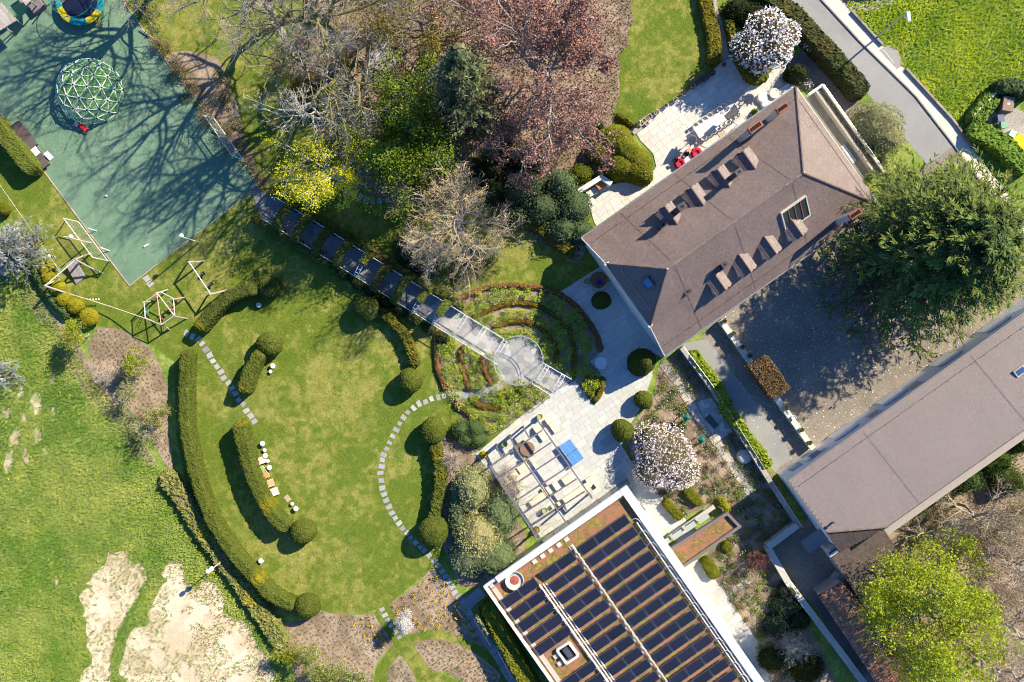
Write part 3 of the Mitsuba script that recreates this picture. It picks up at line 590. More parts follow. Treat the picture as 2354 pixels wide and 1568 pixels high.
shed = thing('long_shed', 'long low shed with mossy red clay tile roof in the shade', 'building')
S0, S1, S2 = tl(3, 3, 460, 770, 2.6), tl(3, 3, 680, 680, 3.2), tl(3, 3, 1010, 1600, 2.6)
SF = Frame(S0, math.atan2(*(S2 - S0)[[1, 0]])); sw = abs(SF.inv(S1)[1]); slen = 19.0
sg = 1 if SF.inv(S1)[1] > 0 else -1
m = MB(); m.prism(put(SF, Polygon([(.2, sg * .3), (slen, sg * .3), (slen, sg * (sw + .3)), (.2, sg * (sw + .3))]).buffer(0)), 0, 2.5, (.42, .38, .33)); part(shed, 'wall', m)
roof, tf = MB(), MB(); e1 = SF.d(1, 0); rise = .3; e2 = np.r_[SF.d(0, sg)[:2], rise] / math.sqrt(1 + rise ** 2)
P0 = SF(0, 0, 2.6); pg = Polygon([(0, 0), (slen, 0), (slen, sw * 1.04), (0, sw * 1.04)])
if np.cross(e1, e2)[2] < 0: P0, e1 = SF(slen, 0, 2.6), -e1
plane(roof, P0, e1, e2, pg, (.14, .07, .05)); tiles(tf, P0, e1, e2, pg, .30, .27, (.33, .155, .095), .22, ra)
rk = part(shed, 'roof', roof); part(rk, 'tile_field', tf, 'tile', kind='stuff')
roof, tf = MB(), MB()                                    # the far slope, down the other side
top = np.r_[SF.d(0, sg)[:2] * sw, 0]; e2b = np.r_[SF.d(0, sg)[:2], -.5] / math.sqrt(1.25); P0b = SF(0, sg * sw, 2.6 + sw * rise)
e1b = SF.d(1, 0); pg = Polygon([(0, 0), (slen, 0), (slen, 1.6), (0, 1.6)])
if np.cross(e1b, e2b)[2] < 0: P0b, e1b = SF(slen, sg * sw, 2.6 + sw * rise), -e1b
plane(roof, P0b, e1b, e2b, pg, (.16, .09, .07)); part(shed, 'back_slope', roof)

# ------------------------------------------------------------------ flat roofed pool house with planted roof and solar panels
FZ = 4.0
def f_sedum(p, n, uv):
    a = fbm(p.x * .5, p.y * .5, 3.0); b = noise(p.x * 2.6, p.y * 2.6, 8.0); c = noise(p.x * 9.0, p.y * 9.0, 1.0)
    far = smoothstep(-19.5, -23.5, p.y - .70 * (p.x - 6.0))
    g = mix((.44, .215, .14), (.28, .135, .085), c)
    g = mix(g, mix((.29, .19, .085), (.17, .155, .05), noise(p.x * 4.0, p.y * 4.0, 3.0)), smoothstep(.42, .68, b * .5 + a * .3 + .17 * far))
    return mix(g, (.36, .32, .06), .6 * smoothstep(.72, .86, b)) * (.65 + .6 * c)
scene['m_sedum'] = two({'type': 'diffuse', 'reflectance': proc(f_sedum)})
flat = thing('pool_house', 'flat roofed building with white parapets and a planted orange brown roof under solar panels', 'building')
fTL, fTOP = at(1110, 1346, FZ), at(1440, 1115, FZ)
F_ = Frame(fTOP, math.atan2(*(fTOP - fTL)[[1, 0]])); FL = np.linalg.norm(fTOP - fTL); FD = 34.0
m = MB(); m.prism(put(F_, Polygon([(-FL + .3, .45), (-.1, .45), (-.1, FD), (-FL + .3, FD)])), 0, FZ - .35, (.42, .45, .46)); part(flat, 'wall', m)
m = MB(); m.flat(put(F_, Polygon([(-FL + .25, .7), (-.9, .7), (-.9, FD), (-FL + .25, FD)])), FZ - .30, (1, 1, 1)); part(flat, 'planted_roof', m, 'm_sedum')
WHT = (.78, .79, .81)
segs = resample([F_(-FL + 1.6, .33, FZ), F_(-.95, .33, FZ)], 3.3)
for p, q in zip(segs[:-1], segs[1:]):
    m = MB(); m.bar(p, q - (q - p) * .004, .66, .5, WHT); part(flat, 'parapet', m, 'satin')
segs = resample([F_(-.45, .0, FZ), F_(-.45, FD, FZ)], 4.5)
for p, q in zip(segs[:-1], segs[1:]):
    m = MB(); m.bar(p + [0, 0, .004], q + [0, 0, .004] - (q - p) * .004, .92, .5, WHT); part(flat, 'parapet', m, 'satin')
m = MB(); m.bar(F_(-FL + .12, .1, FZ - .05), F_(-FL + .12, FD, FZ - .05), .3, .4, (.60, .61, .60)); m.bar(F_(-FL + .75, .45, FZ - .28), F_(-FL + .75, FD, FZ - .28), .5, .12, (.50, .47, .43)); part(flat, 'coping', m)
m = MB(); m.bar(F_(-FL + .1, .2, FZ - .08), F_(-FL + 1.6, .2, FZ - .08), .3, .36, (.60, .61, .62)); part(flat, 'coping', m)
m = MB(); m.tube([F_(-FL + .2, .85, FZ + .12), F_(-.95, .85, FZ + .12)], .02, (.5, .5, .5), 5)
for a in np.arange(-FL + .6, -1, 1.3): m.tube([F_(a, .85, FZ - .2), F_(a, .85, FZ + .12)], .018, (.5, .5, .5), 4)
part(flat, 'safety_rail', m, 'metal')
for i, a in enumerate(np.arange(-FL + 1.0, -1.2, 2.05)):   # glazed garden front
    m = MB(); m.box(F_(a + 1.0, .40, 1.75), (1.95, .05, 3.2), (.10, .13, .13), F_.ang); part(flat, 'window', m, 'gloss')
    m = MB(); m.box(F_(a, .39, 1.75), (.09, .12, 3.3), (.33, .33, .33), F_.ang); part(flat, 'mullion', m)
rp = np.random.default_rng(41)
tilt = math.radians(13)
Rt = np.stack([np.r_[F_.u, 0], np.r_[-F_.v * math.cos(tilt), math.sin(tilt)], np.cross(np.r_[F_.u, 0], np.r_[-F_.v * math.cos(tilt), math.sin(tilt)])], 1)
def solar_row(p_left, p_right, n, label):
    a0, b0 = F_.inv(p_left); a1, b1 = F_.inv(p_right); b = (b0 + b1) / 2; w = (a1 - a0) / n; d = 1.2
    k = thing('solar_row', label, 'solar panels')
    for i in range(n):
        ac = a0 + (i + .5) * w; c = F_(ac, b + d / 2 * math.cos(tilt), FZ + .06)
        m = MB(); m.box((0, 0, 0), (w - .10, d, .06), (.40, .42, .46), tilt=Rt); m.v[-1] += c; q = part(k, 'panel', m, 'metal')
        m = MB(); m.box((0, 0, 0), (w - .16, d - .06, .02), vary((.014, .017, .036), 1, .08, .02, rp)[0], tilt=Rt); m.v[-1] += c + Rt[:, 2] * .036; part(q, 'glazing', m, 'satin')
    m = MB()
    for i in range(n + 1):
        ac = a0 + i * w; c = F_(ac, b + .3, FZ - .02); m.bar(F_(ac, b + .05, FZ + .04 - .02), F_(ac, b + .05, FZ - .28), .05, .05, (.5, .5, .5)); m.bar(F_(ac, b + d - .05, FZ - .15), F_(ac, b + d - .05, FZ - .28), .05, .05, (.5, .5, .5))
    m.tube([F_(a0, b + d + .03, FZ - .15), F_(a1, b + d + .03, FZ - .15)], .02, (.6, .6, .6), 5); part(k, 'frame', m, 'metal')
ORD = ['first', 'second', 'third', 'fourth', 'fifth', 'sixth', 'seventh', 'eighth', 'ninth', 'tenth', 'eleventh', 'twelfth', 'thirteenth', 'fourteenth', 'fifteenth', 'sixteenth', 'seventeenth', 'eighteenth', 'nineteenth', 'twentieth'] + [f'{i}th' for i in range(21, 60)]
for i in range(14): solar_row(tl(2, 3, 597 + 76.1 * i, 325 + 110 * i, FZ + .2), tl(2, 3, 1043 + 76.1 * i, 27 + 110 * i, FZ + .2), 3, f'{ORD[i]} row from the top in the right-hand block of dark solar panels, three panels wide')
for i in range(12): solar_row(tl(2, 3, 245 + 77 * i, 565 + 109.6 * i, FZ + .2), tl(2, 3, 548 + 77 * i, 366 + 109.6 * i, FZ + .2), 2, f'{ORD[i]} row from the top in the middle block of dark solar panels, two panels wide')
for j, i in enumerate((0, 1, 2, 3, 4, 7, 8, 9)):
    solar_row(tl(2, 3, -110 + 76.5 * i, 815 + 109 * i, FZ + .2), tl(2, 3, 205 + 76.5 * i, 606 + 109 * i, FZ + .2), 2,
              f'{ORD[j]} row from the top in the left block of solar panels, ' + ('above the roof hatch' if i < 5 else 'below the roof hatch'))
PIPE = (.66, .68, .71)
pk_ = thing('solar_pipework', 'bundle of pale lagged pipes along the right parapet with loops to each panel row', 'pipes')
for i, o in enumerate((0, 28, 52)):
    m = MB(); m.tube([tl(2, 3, 1145 + o, 92 - o * .35 + 5, FZ), tl(2, 3, 2300 + o, 1780 - o * .35, FZ)], .075, PIPE, 7); part(pk_, 'pipe', m, 'satin')
for i in range(14):
    x, y = 1090 + 76.1 * i, 92 + 110 * i
    m = MB(); m.tube(smoothline([tl(2, 3, x, y, FZ), tl(2, 3, x + 30, y - 30, FZ + .25), tl(2, 3, x + 70, y - 22, FZ + .3), tl(2, 3, x + 105, y + 20, FZ)], 9), .035, PIPE, 5); part(pk_, 'loop', m, 'satin')
pk2 = thing('solar_pipework', 'straight pipe run with small loops between the middle and right panel blocks', 'pipes')
m = MB(); m.tube([tl(2, 3, 555, 310, FZ), tl(2, 3, 1560, 1760, FZ)], .06, PIPE, 7); part(pk2, 'pipe', m, 'satin')
for i in range(14):
    x, y = 590 + 76 * i, 350 + 110 * i
    m = MB(); m.tube(smoothline([tl(2, 3, x, y, FZ), tl(2, 3, x - 6, y - 25, FZ + .2), tl(2, 3, x - 26, y + 12, FZ + .2), tl(2, 3, x + 40, y + 45, FZ)], 8), .03, PIPE, 5); part(pk2, 'loop', m, 'satin')
    m = MB(); m.box(tl(2, 3, x + 12, y + 55, FZ - .2), (.35, .28, .16), (.56, .54, .50), F_.ang); part(pk2, 'support_block', m)
pk3 = thing('solar_pipework', 'thick twin pipes with cross ties between the left and middle panel blocks', 'pipes')
for o, r in ((0, .12), (34, .07), (62, .05)):
    m = MB(); m.tube([tl(2, 3, 250 + o, 672 - o * .2, FZ), tl(2, 3, 1080 + o, 1850 - o * .2, FZ)], r, PIPE, 7); part(pk3, 'pipe', m, 'satin')
for i in range(9):
    m = MB(); m.tube([tl(2, 3, 305 + 77 * i, 785 + 110 * i, FZ + .12), tl(2, 3, 390 + 77 * i, 745 + 110 * i, FZ + .12)], .03, PIPE, 5); part(pk3, 'tie', m, 'satin')
for i, (x, y) in enumerate(((500, 255), (430, 305), (352, 355), (280, 408), (205, 458))):
    m = MB(); m.box(tl(2, 3, x, y, FZ - .24), (.52, .52, .08), vary((.62, .56, .50), 1, .05, .02, rp)[0], F_.ang, bev=.01); single('roof_paver', f'{ORD[i]} white stepping slab from the right in the line across the planted roof', 'slab', m, group='white slabs on the planted roof')
m = MB(); m.box(tl(2, 3, 550, 330, FZ - .24), (.55, .5, .08), (.62, .56, .5), F_.ang, bev=.01); single('roof_paver', 'white slab at the head of the pipe run on the planted roof', 'slab', m)
m = MB(); c = tl(2, 3, 22, 625, FZ - .3); m.lathe([(.62, 0), (.9, .12), (1.02, .5), (.92, .5), (.86, .3), (.0, .26)], c, (.66, .60, .52), 24); k = single('stone_bowl', 'round pale stone bowl with a red disc, at the corner of the planted roof', 'planter', m, smooth=True)
m = MB(); m.lathe([(.0, .42), (.12, .41), (.13, .36), (.46, .33), (.5, .29), (.5, .2)], c, (.36, .12, .10), 20); part(k, 'lid', m)
hatch = thing('roof_hatch', 'white framed roof hatch with a tilted dark pane on the planted roof', 'skylight')
hp = [tl(2, 3, x, y, FZ + .1) for x, y in ((412, 1275), (520, 1205), (610, 1325), (500, 1400))]
for i in range(4): m = MB(); m.bar(hp[i] - [0, 0, .2], hp[(i + 1) % 4] - [0, 0, .2], .26, .5 + .004 * i, (.66, .63, .6)); part(hatch, 'curb', m)
c = sum(hp) / 4; m = MB(); m.box(c - [0, 0, .1], (1.2, 1.3, .04), (.02, .02, .025), F_.ang); part(hatch, 'opening', m)
m = MB(); m.box((0, 0, 0), (.62, 1.3, .05), (.07, .08, .11), tilt=Rt); m.v[-1] += c + [0, .08, .12]; part(hatch, 'pane', m, 'satin')
for i, (x, y) in enumerate(((405, 1330), (440, 1395))):
    m = MB(); m.box(tl(2, 3, x, y, FZ - .2), (.6, .48, .2), (.55, .5, .42), F_.ang, bev=.02); single('step_block', ('upper' if i == 0 else 'lower') + ' beige step block beside the white roof hatch', 'step', m)

# low canopy with planted roof over the side door
CZ = 3.0; can = thing('planted_canopy', 'narrow purple framed canopy with mossy planted roof, beside the solar roof', 'canopy')
cp = [tl(2, 3, x, y, CZ) for x, y in ((1455, 345), (1975, 15), (2090, 135), (1570, 500))]
m = MB(); m.flat(Polygon([p[:2] for p in cp]), CZ - .1, (1, 1, 1)); part(can, 'planted_roof', m, 'm_sedum')
for i in range(4):
    if i == 3: continue
    p, q = cp[i], cp[(i + 1) % 4]; m = MB(); m.bar(p, q + (q - p) / np.linalg.norm(q - p) * .15, .32, .45 + .005 * i, (.20, .165, .17)); part(can, 'fascia', m)
for p in (cp[1], cp[2]): m = MB(); m.bar(p * [.985, .985, 0] + [0, 0, .05], p * [.985, .985, 0] + [0, 0, CZ - .3], .14, .14, (.2, .17, .17)); part(can, 'post', m)
glz = thing('glass_screen', 'row of pale glass panes and gravel strip beside the narrow canopy', 'glass screen')
for i in range(4):
    p = tl(2, 3, 1400 + i * 120, 290 - i * 76, 2.2); m = MB(); m.box(p, (1.35, .62, .03), (.40, .45, .42), F_.ang); part(glz, 'pane', m, 'gloss')
m = MB(); m.box(tl(2, 3, 1645, 100, 1.0), (6.3, .5, .3), (.52, .48, .44), F_.ang); part(glz, 'trough', m)

# ================================================================== PLANTS
def shell(G, c, rg, jit=.035, amt=.16, low=.05, seed=0, closed=False):
    """a clipped leafy surface from a grid of points (m, n, 3): bumpy, and every facet with its own tone."""
    m, n, _ = G.shape
    d = vn(G.reshape(-1, 3), 1.6, seed, 2).reshape(m, n, 1) - .5
    cen = G.mean(1, keepdims=True); o = G - cen; o /= np.linalg.norm(o, axis=2, keepdims=True) + 1e-6
    J = rg.normal(0, jit, (m, n, 3))
    if closed: J[:, -1] = J[:, 0]
    G = G + o * d * 2 * low + J; G[..., 2] = np.maximum(G[..., 2], 0)
    a, b, e, f = G[:-1, :-1], G[:-1, 1:], G[1:, 1:], G[1:, :-1]
    t = np.concatenate([np.stack([a, b, e], 2).reshape(-1, 3, 3), np.stack([a, e, f], 2).reshape(-1, 3, 3)])
    ar = np.linalg.norm(np.cross(t[:, 1] - t[:, 0], t[:, 2] - t[:, 0]), axis=1); t = t[ar > 1e-6]
    ctr = t.mean(1); tone = .55 + .5 * vn(ctr, 1.1, seed + 3, 3) + .4 * vn(ctr, 4.5, seed + 5, 2)
    C = vary(c, len(t), amt, .05, rg) * tone[:, None]
    return t.reshape(-1, 3), np.arange(3 * len(t)).reshape(-1, 3), np.repeat(C, 3, 0), ctr
def flecks(mb, ctr, dens, area_each, size, c, rg, amt=.25):
    n = int(len(ctr) * area_each * dens); P = ctr[rg.integers(0, len(ctr), n)] + rg.normal(0, .05, (n, 3))
    P[:, 2] += .02; mb.leaves(P, size, vary(c, n, amt, .07, rg), .3, rg)
YEW = np.array([.060, .075, .018]); YEW2 = np.array([.085, .105, .020]); BOX = np.array([.115, .130, .014]); GOLD = np.array([.24, .20, .015]); LAUREL = np.array([.10, .145, .07])
HORN = np.array([.10, .10, .022]); RUST = np.array([.20, .105, .045])
def hedge_mesh(pts, w, h, c, seed, step=.14, patches=(), dens=45, fleck=.10, jit=.035, round_=.25, low=.085):
    rg = np.random.default_rng(seed); C = np.array([at(x, y, h)[:2] for x, y in pts])
    if len(C) > 2: C = smoothline(C, max(3, int(np.linalg.norm(np.diff(C, axis=0), axis=1).sum() / step)))
    else: C = resample(C, step)
    T = np.gradient(C, axis=0); T /= np.linalg.norm(T, axis=1, keepdims=True); N = np.stack([-T[:, 1], T[:, 0]], 1)
    r = min(round_, w / 2, h / 2); q = np.linspace(0, np.pi / 2, 4)
    sec = np.vstack([[[-w / 2 * 1.04, 0]], [[-w / 2 * 1.02, h * .5]], np.stack([-w / 2 + r - r * np.cos(q), h - r + r * np.sin(q)], 1), np.stack([w / 2 - r + r * np.sin(q), h - r + r * np.cos(q)], 1), [[w / 2 * 1.02, h * .5]], [[w / 2 * 1.04, 0]]])
    sec = resample(sec, step)
    d = np.minimum(np.arange(len(C)), np.arange(len(C))[::-1]) * step; k = np.clip(d / (w * .55), 0, 1); e = np.sqrt(1 - (1 - k) ** 2) * .97 + .03
    G = np.concatenate([C[:, None] + N[:, None] * (sec[None, :, :1] * e[:, None, None]), np.broadcast_to(sec[None, :, 1:] * (.12 + .88 * e[:, None, None] ** .6), (len(C), len(sec), 1))], 2)
    v, f, cc, ctr = shell(G, c, rg, jit, .17, low, seed)
    for (x, y, rr, pc) in patches:                       # stretches that have sprouted or browned
        q = at(x, y, h); wgt = np.clip(1.4 - np.linalg.norm(ctr[:, :2] - q[:2], axis=1) / (rr * KU), 0, 1) * (.4 + .6 * vn(ctr, 2.0, 4, 2))
        cc = cc * (1 - np.repeat(wgt, 3)[:, None]) + np.repeat(wgt[:, None] * vary(pc, len(ctr), .2, .05, rg), 3, 0)
    mb = MB(); mb.add(v, f, np.clip(cc, .004, .9)); flecks(mb, ctr, dens, step * step * .5, fleck, c * 1.25, rg)
    return mb
def hedge(pts, w, h, c, label, seed, group=None, cat='hedge', name='hedge', **kw):
    return single(name, label, cat, hedge_mesh(pts, w, h, c, seed, **kw), 'leaf', group)
def topiary_mesh(px, py, r, h, c, seed, zp=.5, rings=0, flat=1.0, step=.12):
    rg = np.random.default_rng(seed); p = at(px, py, h * .5); R = r * KU * (HC - h * .5) / HC
    z = np.linspace(0, 1, max(8, int(1.4 * h / step))); u = np.sqrt(np.clip(1 - ((z - .46) / .54) ** 2, 0, 1)); u[0] = max(u[0], .45)
    if zp == 'cone': u = np.clip(1.02 - z * .86, 0, 1) ** .8; u[-2:] *= [.6, 0]
    if rings: u = u * (1 + .05 * np.cos(z * rings * 2 * np.pi)); 
    u[-1] = 0; n = max(16, int(2 * np.pi * R / step)); an = np.linspace(0, 2 * np.pi, n + 1)
    wob = 1 + .04 * np.sin(an * 2 + seed) + .025 * np.sin(an * 3 + seed * 2)
    G = np.stack([p[0] + R * u[:, None] * np.cos(an) * wob, p[1] + R * u[:, None] * np.sin(an) * wob, np.repeat((z * h)[:, None], n + 1, 1)], -1)
    v, f, cc, ctr = shell(G, c, rg, .026, .17, .055, seed, True)
    mb = MB(); mb.add(v, f, np.clip(cc, .004, .9)); flecks(mb, ctr, 45, step * step * .5, .08, c * 1.25, rg); return mb
def topiary(px, py, r, h, c, label, seed, cat='topiary', **kw): return single('clipped_shrub', label, cat, topiary_mesh(px, py, r, h, c, seed, **kw), 'leaf')

def dome(mb, p, rx, ry, h, n, size, c, rg, amt=.2, lumps=.18, up=.35, rz=0.0, core=True, z0=0.0, asp=.6, inner=.25):
    """a leafy mound: leaves over a lumpy dome, some inside it, round a dark woody core."""
    d = rg.normal(size=(n, 3)); d[:, 2] = np.abs(d[:, 2]) * 1.0 - .12; d /= np.linalg.norm(d, axis=1, keepdims=True)
    k = 1 + lumps * 2 * (vn(d * 2.0 + np.asarray(p)[None] * .37, 1.3, 5, 2) - .5)
    rad = k * np.where(rg.random(n) < inner, rg.uniform(.6, .95, n), rg.uniform(.93, 1.05, n))
    ca, sa = math.cos(rz), math.sin(rz); q = d * rad[:, None] * [rx, ry, h]
    q[:, 2] = np.maximum(q[:, 2], .03); P = np.stack([q[:, 0] * ca - q[:, 1] * sa, q[:, 0] * sa + q[:, 1] * ca, q[:, 2] + z0], 1) + np.r_[np.asarray(p)[:2], 0]
    tone = .72 + .56 * vn(P, .9, 6, 3)
    mb.leaves(P, size, vary(c, n, amt, .06, rg) * tone[:, None], up, rg, asp)
    if core:
        m = trimesh.creation.icosphere(2, 1.0); V = m.vertices.copy(); kk = 1 + lumps * 2 * (vn(V * 2.0 + np.asarray(p)[None] * .37, 1.3, 5, 2) - .5)
        V = V * (kk * .86)[:, None] * [rx, ry, h]; V[:, 2] = np.maximum(V[:, 2], 0)
        V = np.stack([V[:, 0] * ca - V[:, 1] * sa, V[:, 0] * sa + V[:, 1] * ca, V[:, 2] + z0], 1) + np.r_[np.asarray(p)[:2], 0]
        mb.add(V, m.faces, np.asarray(c) * .55)
    return mb
def bush(px, py, rx, ry, h, c, label, seed, n=None, size=.13, cat='shrub', name='shrub', group=None, rz=0.0, bs='leaf', hz=None, **kw):
    rg = np.random.default_rng(seed); hz = h * .6 if hz is None else hz; s = KU * (HC - hz) / HC; p = at(px, py, hz)
    n = n or int(rx * ry * s * s * 3.3 * 1.7 / (size * size * .5)); m = dome(MB(), p, rx * s, ry * s, h, n, size, np.asarray(c), rg, rz=rz, **kw)
    return single(name, label, cat, m, bs, group)

# ------------------------------------------------------------------ branching
def grow(P, R, m, t0, t1, ratio, ang, up, k, wander, rr, rg, out=0.0):
    n, K, _ = P.shape; L = np.linalg.norm(np.diff(P, axis=1), axis=2).sum(1)
    t = t0 + (t1 - t0) * (np.arange(m) + rg.uniform(.1, .9, (n, m))) / m; x = t * (K - 1); i = np.clip(x.astype(int), 0, K - 2); fr = (x - i)[..., None]
    I = np.arange(n)[:, None]; base = P[I, i] * (1 - fr) + P[I, i + 1] * fr; tan = P[I, i + 1] - P[I, i]; tan /= np.linalg.norm(tan, axis=2, keepdims=True) + 1e-9
    rad = (R[I, i] * (1 - fr[..., 0]) + R[I, i + 1] * fr[..., 0]) * rr
    rnd = rg.normal(size=(n, m, 3)); per = rnd - (rnd * tan).sum(2, keepdims=True) * tan; per /= np.linalg.norm(per, axis=2, keepdims=True) + 1e-9
    a = np.radians(ang) * rg.uniform(.75, 1.25, (n, m, 1)); d = tan * np.cos(a) + per * np.sin(a)
    ln = (L[:, None] * ratio * (1.2 - .65 * t) * rg.uniform(.65, 1.25, (n, m)))[..., None]
    d = d.reshape(-1, 3); ln = ln.reshape(-1, 1); p = base.reshape(-1, 3); Q = [p]
    for _ in range(k - 1):
        d = d + rg.normal(0, wander, d.shape) + [0, 0, up]; d /= np.linalg.norm(d, axis=1, keepdims=True); p = p + d * ln / (k - 1); Q.append(p)
    R2 = rad.reshape(-1, 1) * np.linspace(1, .35, k)[None]
    return np.stack(Q, 1), R2, np.repeat(np.arange(n), m)
def trunk_line(base, top, r, k, rg, wob=.25):
    P = np.linspace(base, top, k); P[1:-1, :2] += rg.normal(0, wob, (k - 2, 2)); return P[None], (r * np.linspace(1, .45, k))[None]
def tree_base(px, py, hz): return np.r_[at(px, py, hz)[:2], 0]
def bark(c, n, rg): return vary(c, n, .12, .03, rg)
def skeleton(base, H, rg, r=.28, n1=9, top=.62, lean=(0, 0), l1=.62, a1=52, up1=.10, m2=7, m3=6, m4=0, wander=.16, up=.05, t0=.35, l2=.55, l3=.5, l4=.5, wob=.25, tw=.55):
    P0, R0 = trunk_line(base, base + np.r_[np.asarray(lean) * H, H * top], r, 8, rg, wob)
    P1, R1, _ = grow(P0, R0, n1, t0, 1.0, l1, a1, up1, 8, wander, .7, rg)
    P2, R2, g2 = grow(P1, R1, m2, .18, 1.0, l2, 48, up, 6, wander * 1.2, .62, rg)
    P3, R3, g3 = grow(P2, R2, m3, .15, 1.0, l3, 45, up, 4, wander * 1.3, tw, rg)
    lv = [(P0, R0, None), (P1, R1, np.arange(len(P1))), (P2, R2, g2), (P3, R3, g2[g3])]
    if m4: P4, R4, g4 = grow(P3, R3, m4, .2, 1.0, l4, 42, up, 3, wander * 1.3, .6, rg); lv.append((P4, R4, g2[g3][g4]))
    return lv
SIDES = (9, 6, 4, 3, 3)
def add_wood(key, lv, c, rg, limbs=True, rmin=.012, twig=None):
    m = MB(); m.tubes(lv[0][0], lv[0][1], 10, c); scene_part = part(key, 'trunk', m)
    n1 = len(lv[1][0])
    groups = [[i] for i in range(n1)] if limbs else [list(range(n1))]
    for g in groups:
        m = MB()
        for li in range(1, len(lv)):
            P, R, gid = lv[li]; s = np.isin(gid, g)
            cc = np.asarray(c if twig is None or li < 3 else twig)
            if s.any(): m.tubes(P[s], np.maximum(R[s], rmin), SIDES[li], bark(cc, int(s.sum()), rg))
        part(key, 'limb' if limbs else 'branches', m)
def crown(key, tips, per, spread, size, c, rg, bs='leaf', amt=.2, up=.35, asp=.6, ctone=.2, name='crown', drop=0.0, flat=1.0):
    n = len(tips) * per; P = np.repeat(tips, per, 0) + rg.normal(0, spread, (n, 3)) * [1, 1, flat]; P[:, 2] -= drop
    tone = np.repeat(1 + rg.normal(0, ctone, (len(tips), 1)), per, 0); m = MB()
    m.leaves(P, size, np.clip(vary(c, n, amt, .05, rg) * np.clip(tone, .45, 1.7), .004, .9), up, rg, asp); return part(key, name, m, bs)
def tipsof(lv, lvl, fr=(1.0,)):
    P = lv[lvl][0]; return np.concatenate([P[:, int(round(f * (P.shape[1] - 1)))] for f in fr])
def leafy(px, py, hz, H, label, seed, wood, leafc, per=6, spread=.3, size=.24, bs='leaf', limbs=False, cat='tree', name='tree', lvl=3, fr=(.5, 1.0), ck={}, twig=None, **kw):
    rg = np.random.default_rng(seed); key = thing(name, label, cat); lv = skeleton(tree_base(px, py, hz), H, rg, **kw)
    add_wood(key, lv, np.asarray(wood), rg, limbs, twig=twig)
    if leafc is not None: crown(key, tipsof(lv, lvl, fr), per, spread, size, np.asarray(leafc), rg, bs, **ck)
    return key, lv, rg
def fan_leaves(mb, P, D, ln, wd, C, rg):                  # long leaves lying along given directions
    n = len(P); D = D / (np.linalg.norm(D, axis=1, keepdims=True) + 1e-9); S = np.cross(D, rg.normal(0, .35, (n, 3)) + [0, 0, 1.0]); S /= np.linalg.norm(S, axis=1, keepdims=True)
    l = (ln * rg.uniform(.7, 1.3, n))[:, None]; w = wd / 2
    v = np.stack([P, P + D * l * .45 + S * w, P + D * l, P + D * l * .45 - S * w], 1).reshape(-1, 3)
    f = (np.array([[0, 3, 1], [2, 1, 3]])[None] + (np.arange(n) * 4)[:, None, None]).reshape(-1, 3)
    return mb.add(v, f, np.repeat(np.broadcast_to(C, (n, 3)), 4, 0))
def conifer(px, py, hz, H, R, label, seed, c1, c2, whorls=26, per=9, droop=-.03, side=12, ndl=5, ln=.42, wd=.13, wood=(.13, .10, .08), shape=.85, name='conifer', t0=.08, top_cut=1.0, rise=.25):
    rg = np.random.default_rng(seed); key = thing(name, label, 'tree'); b = tree_base(px, py, hz)
    P0, R0 = trunk_line(b, b + [0, 0, H], .035 * H * .5, 10, rg, .08); m = MB(); m.tubes(P0, R0, 9, np.asarray(wood)); part(key, 'trunk', m)
    n = whorls * per; t = t0 + (1 - t0) * np.sort(rg.random(n)) ** .9; az = rg.uniform(0, 2 * np.pi, n)
    L = R * np.clip((1 - t) ** shape, .06, 1) * rg.uniform(.75, 1.12, n); d = np.stack([np.cos(az), np.sin(az), rise * (t - .3) + .1], 1)
    p = np.c_[np.repeat(b[None, :2], n, 0), t * H]; Q = [p]; K = 7
    for j in range(K - 1): d = d + [0, 0, droop] + rg.normal(0, .05, d.shape); d /= np.linalg.norm(d, axis=1, keepdims=True); p = p + d * (L / (K - 1))[:, None]; Q.append(p)
    P1 = np.stack(Q, 1); R1 = (.012 * L + .012)[:, None] * np.linspace(1, .3, K)
    m = MB(); m.tubes(P1, R1, 4, np.asarray(wood) * .9); part(key, 'branches', m)
    P2, R2, g = grow(P1, R1, side, .12, 1.0, .30, 50, droop, 4, .10, .5, rg)
    P2[:, :, 2] = P2[:, :1, 2] + (P2[:, :, 2] - P2[:, :1, 2]) * .35      # flat sprays
    P2[:, 1:, 2] -= np.linspace(.02, .10, 3)
    x = rg.uniform(.05, 1, (len(P2), ndl)) * 2.99; i = x.astype(int); fr = (x - i)[..., None]; I = np.arange(len(P2))[:, None]
    pp = (P2[I, i] * (1 - fr) + P2[I, i + 1] * fr).reshape(-1, 3); dd = (P2[I, i + 1] - P2[I, i]).reshape(-1, 3); dd /= np.linalg.norm(dd, axis=1, keepdims=True)
    sd = np.cross(dd, [0, 0, 1.0]) * np.where(rg.random(len(dd)) < .5, 1, -1)[:, None] * .55; dd = dd + sd + rg.normal(0, .12, dd.shape)
    frac = np.linalg.norm(pp[:, :2] - b[:2], axis=1) / (np.repeat(L[g], ndl) + .01); w = np.clip((frac - .62) / .4, 0, 1)[:, None] * rg.uniform(.3, 1, (len(pp), 1))
    tone = np.repeat(np.repeat(1 + rg.normal(0, .16, (n, 1)), side, 0), ndl, 0)
    C = (vary(c1, len(pp), .18, .05, rg) * (1 - w) + vary(c2, len(pp), .18, .05, rg) * w) * np.clip(tone, .5, 1.5)
    m = MB(); fan_leaves(m, pp, dd, ln, wd, np.clip(C, .004, .9), rg); part(key, 'foliage', m, 'leaf'); return key
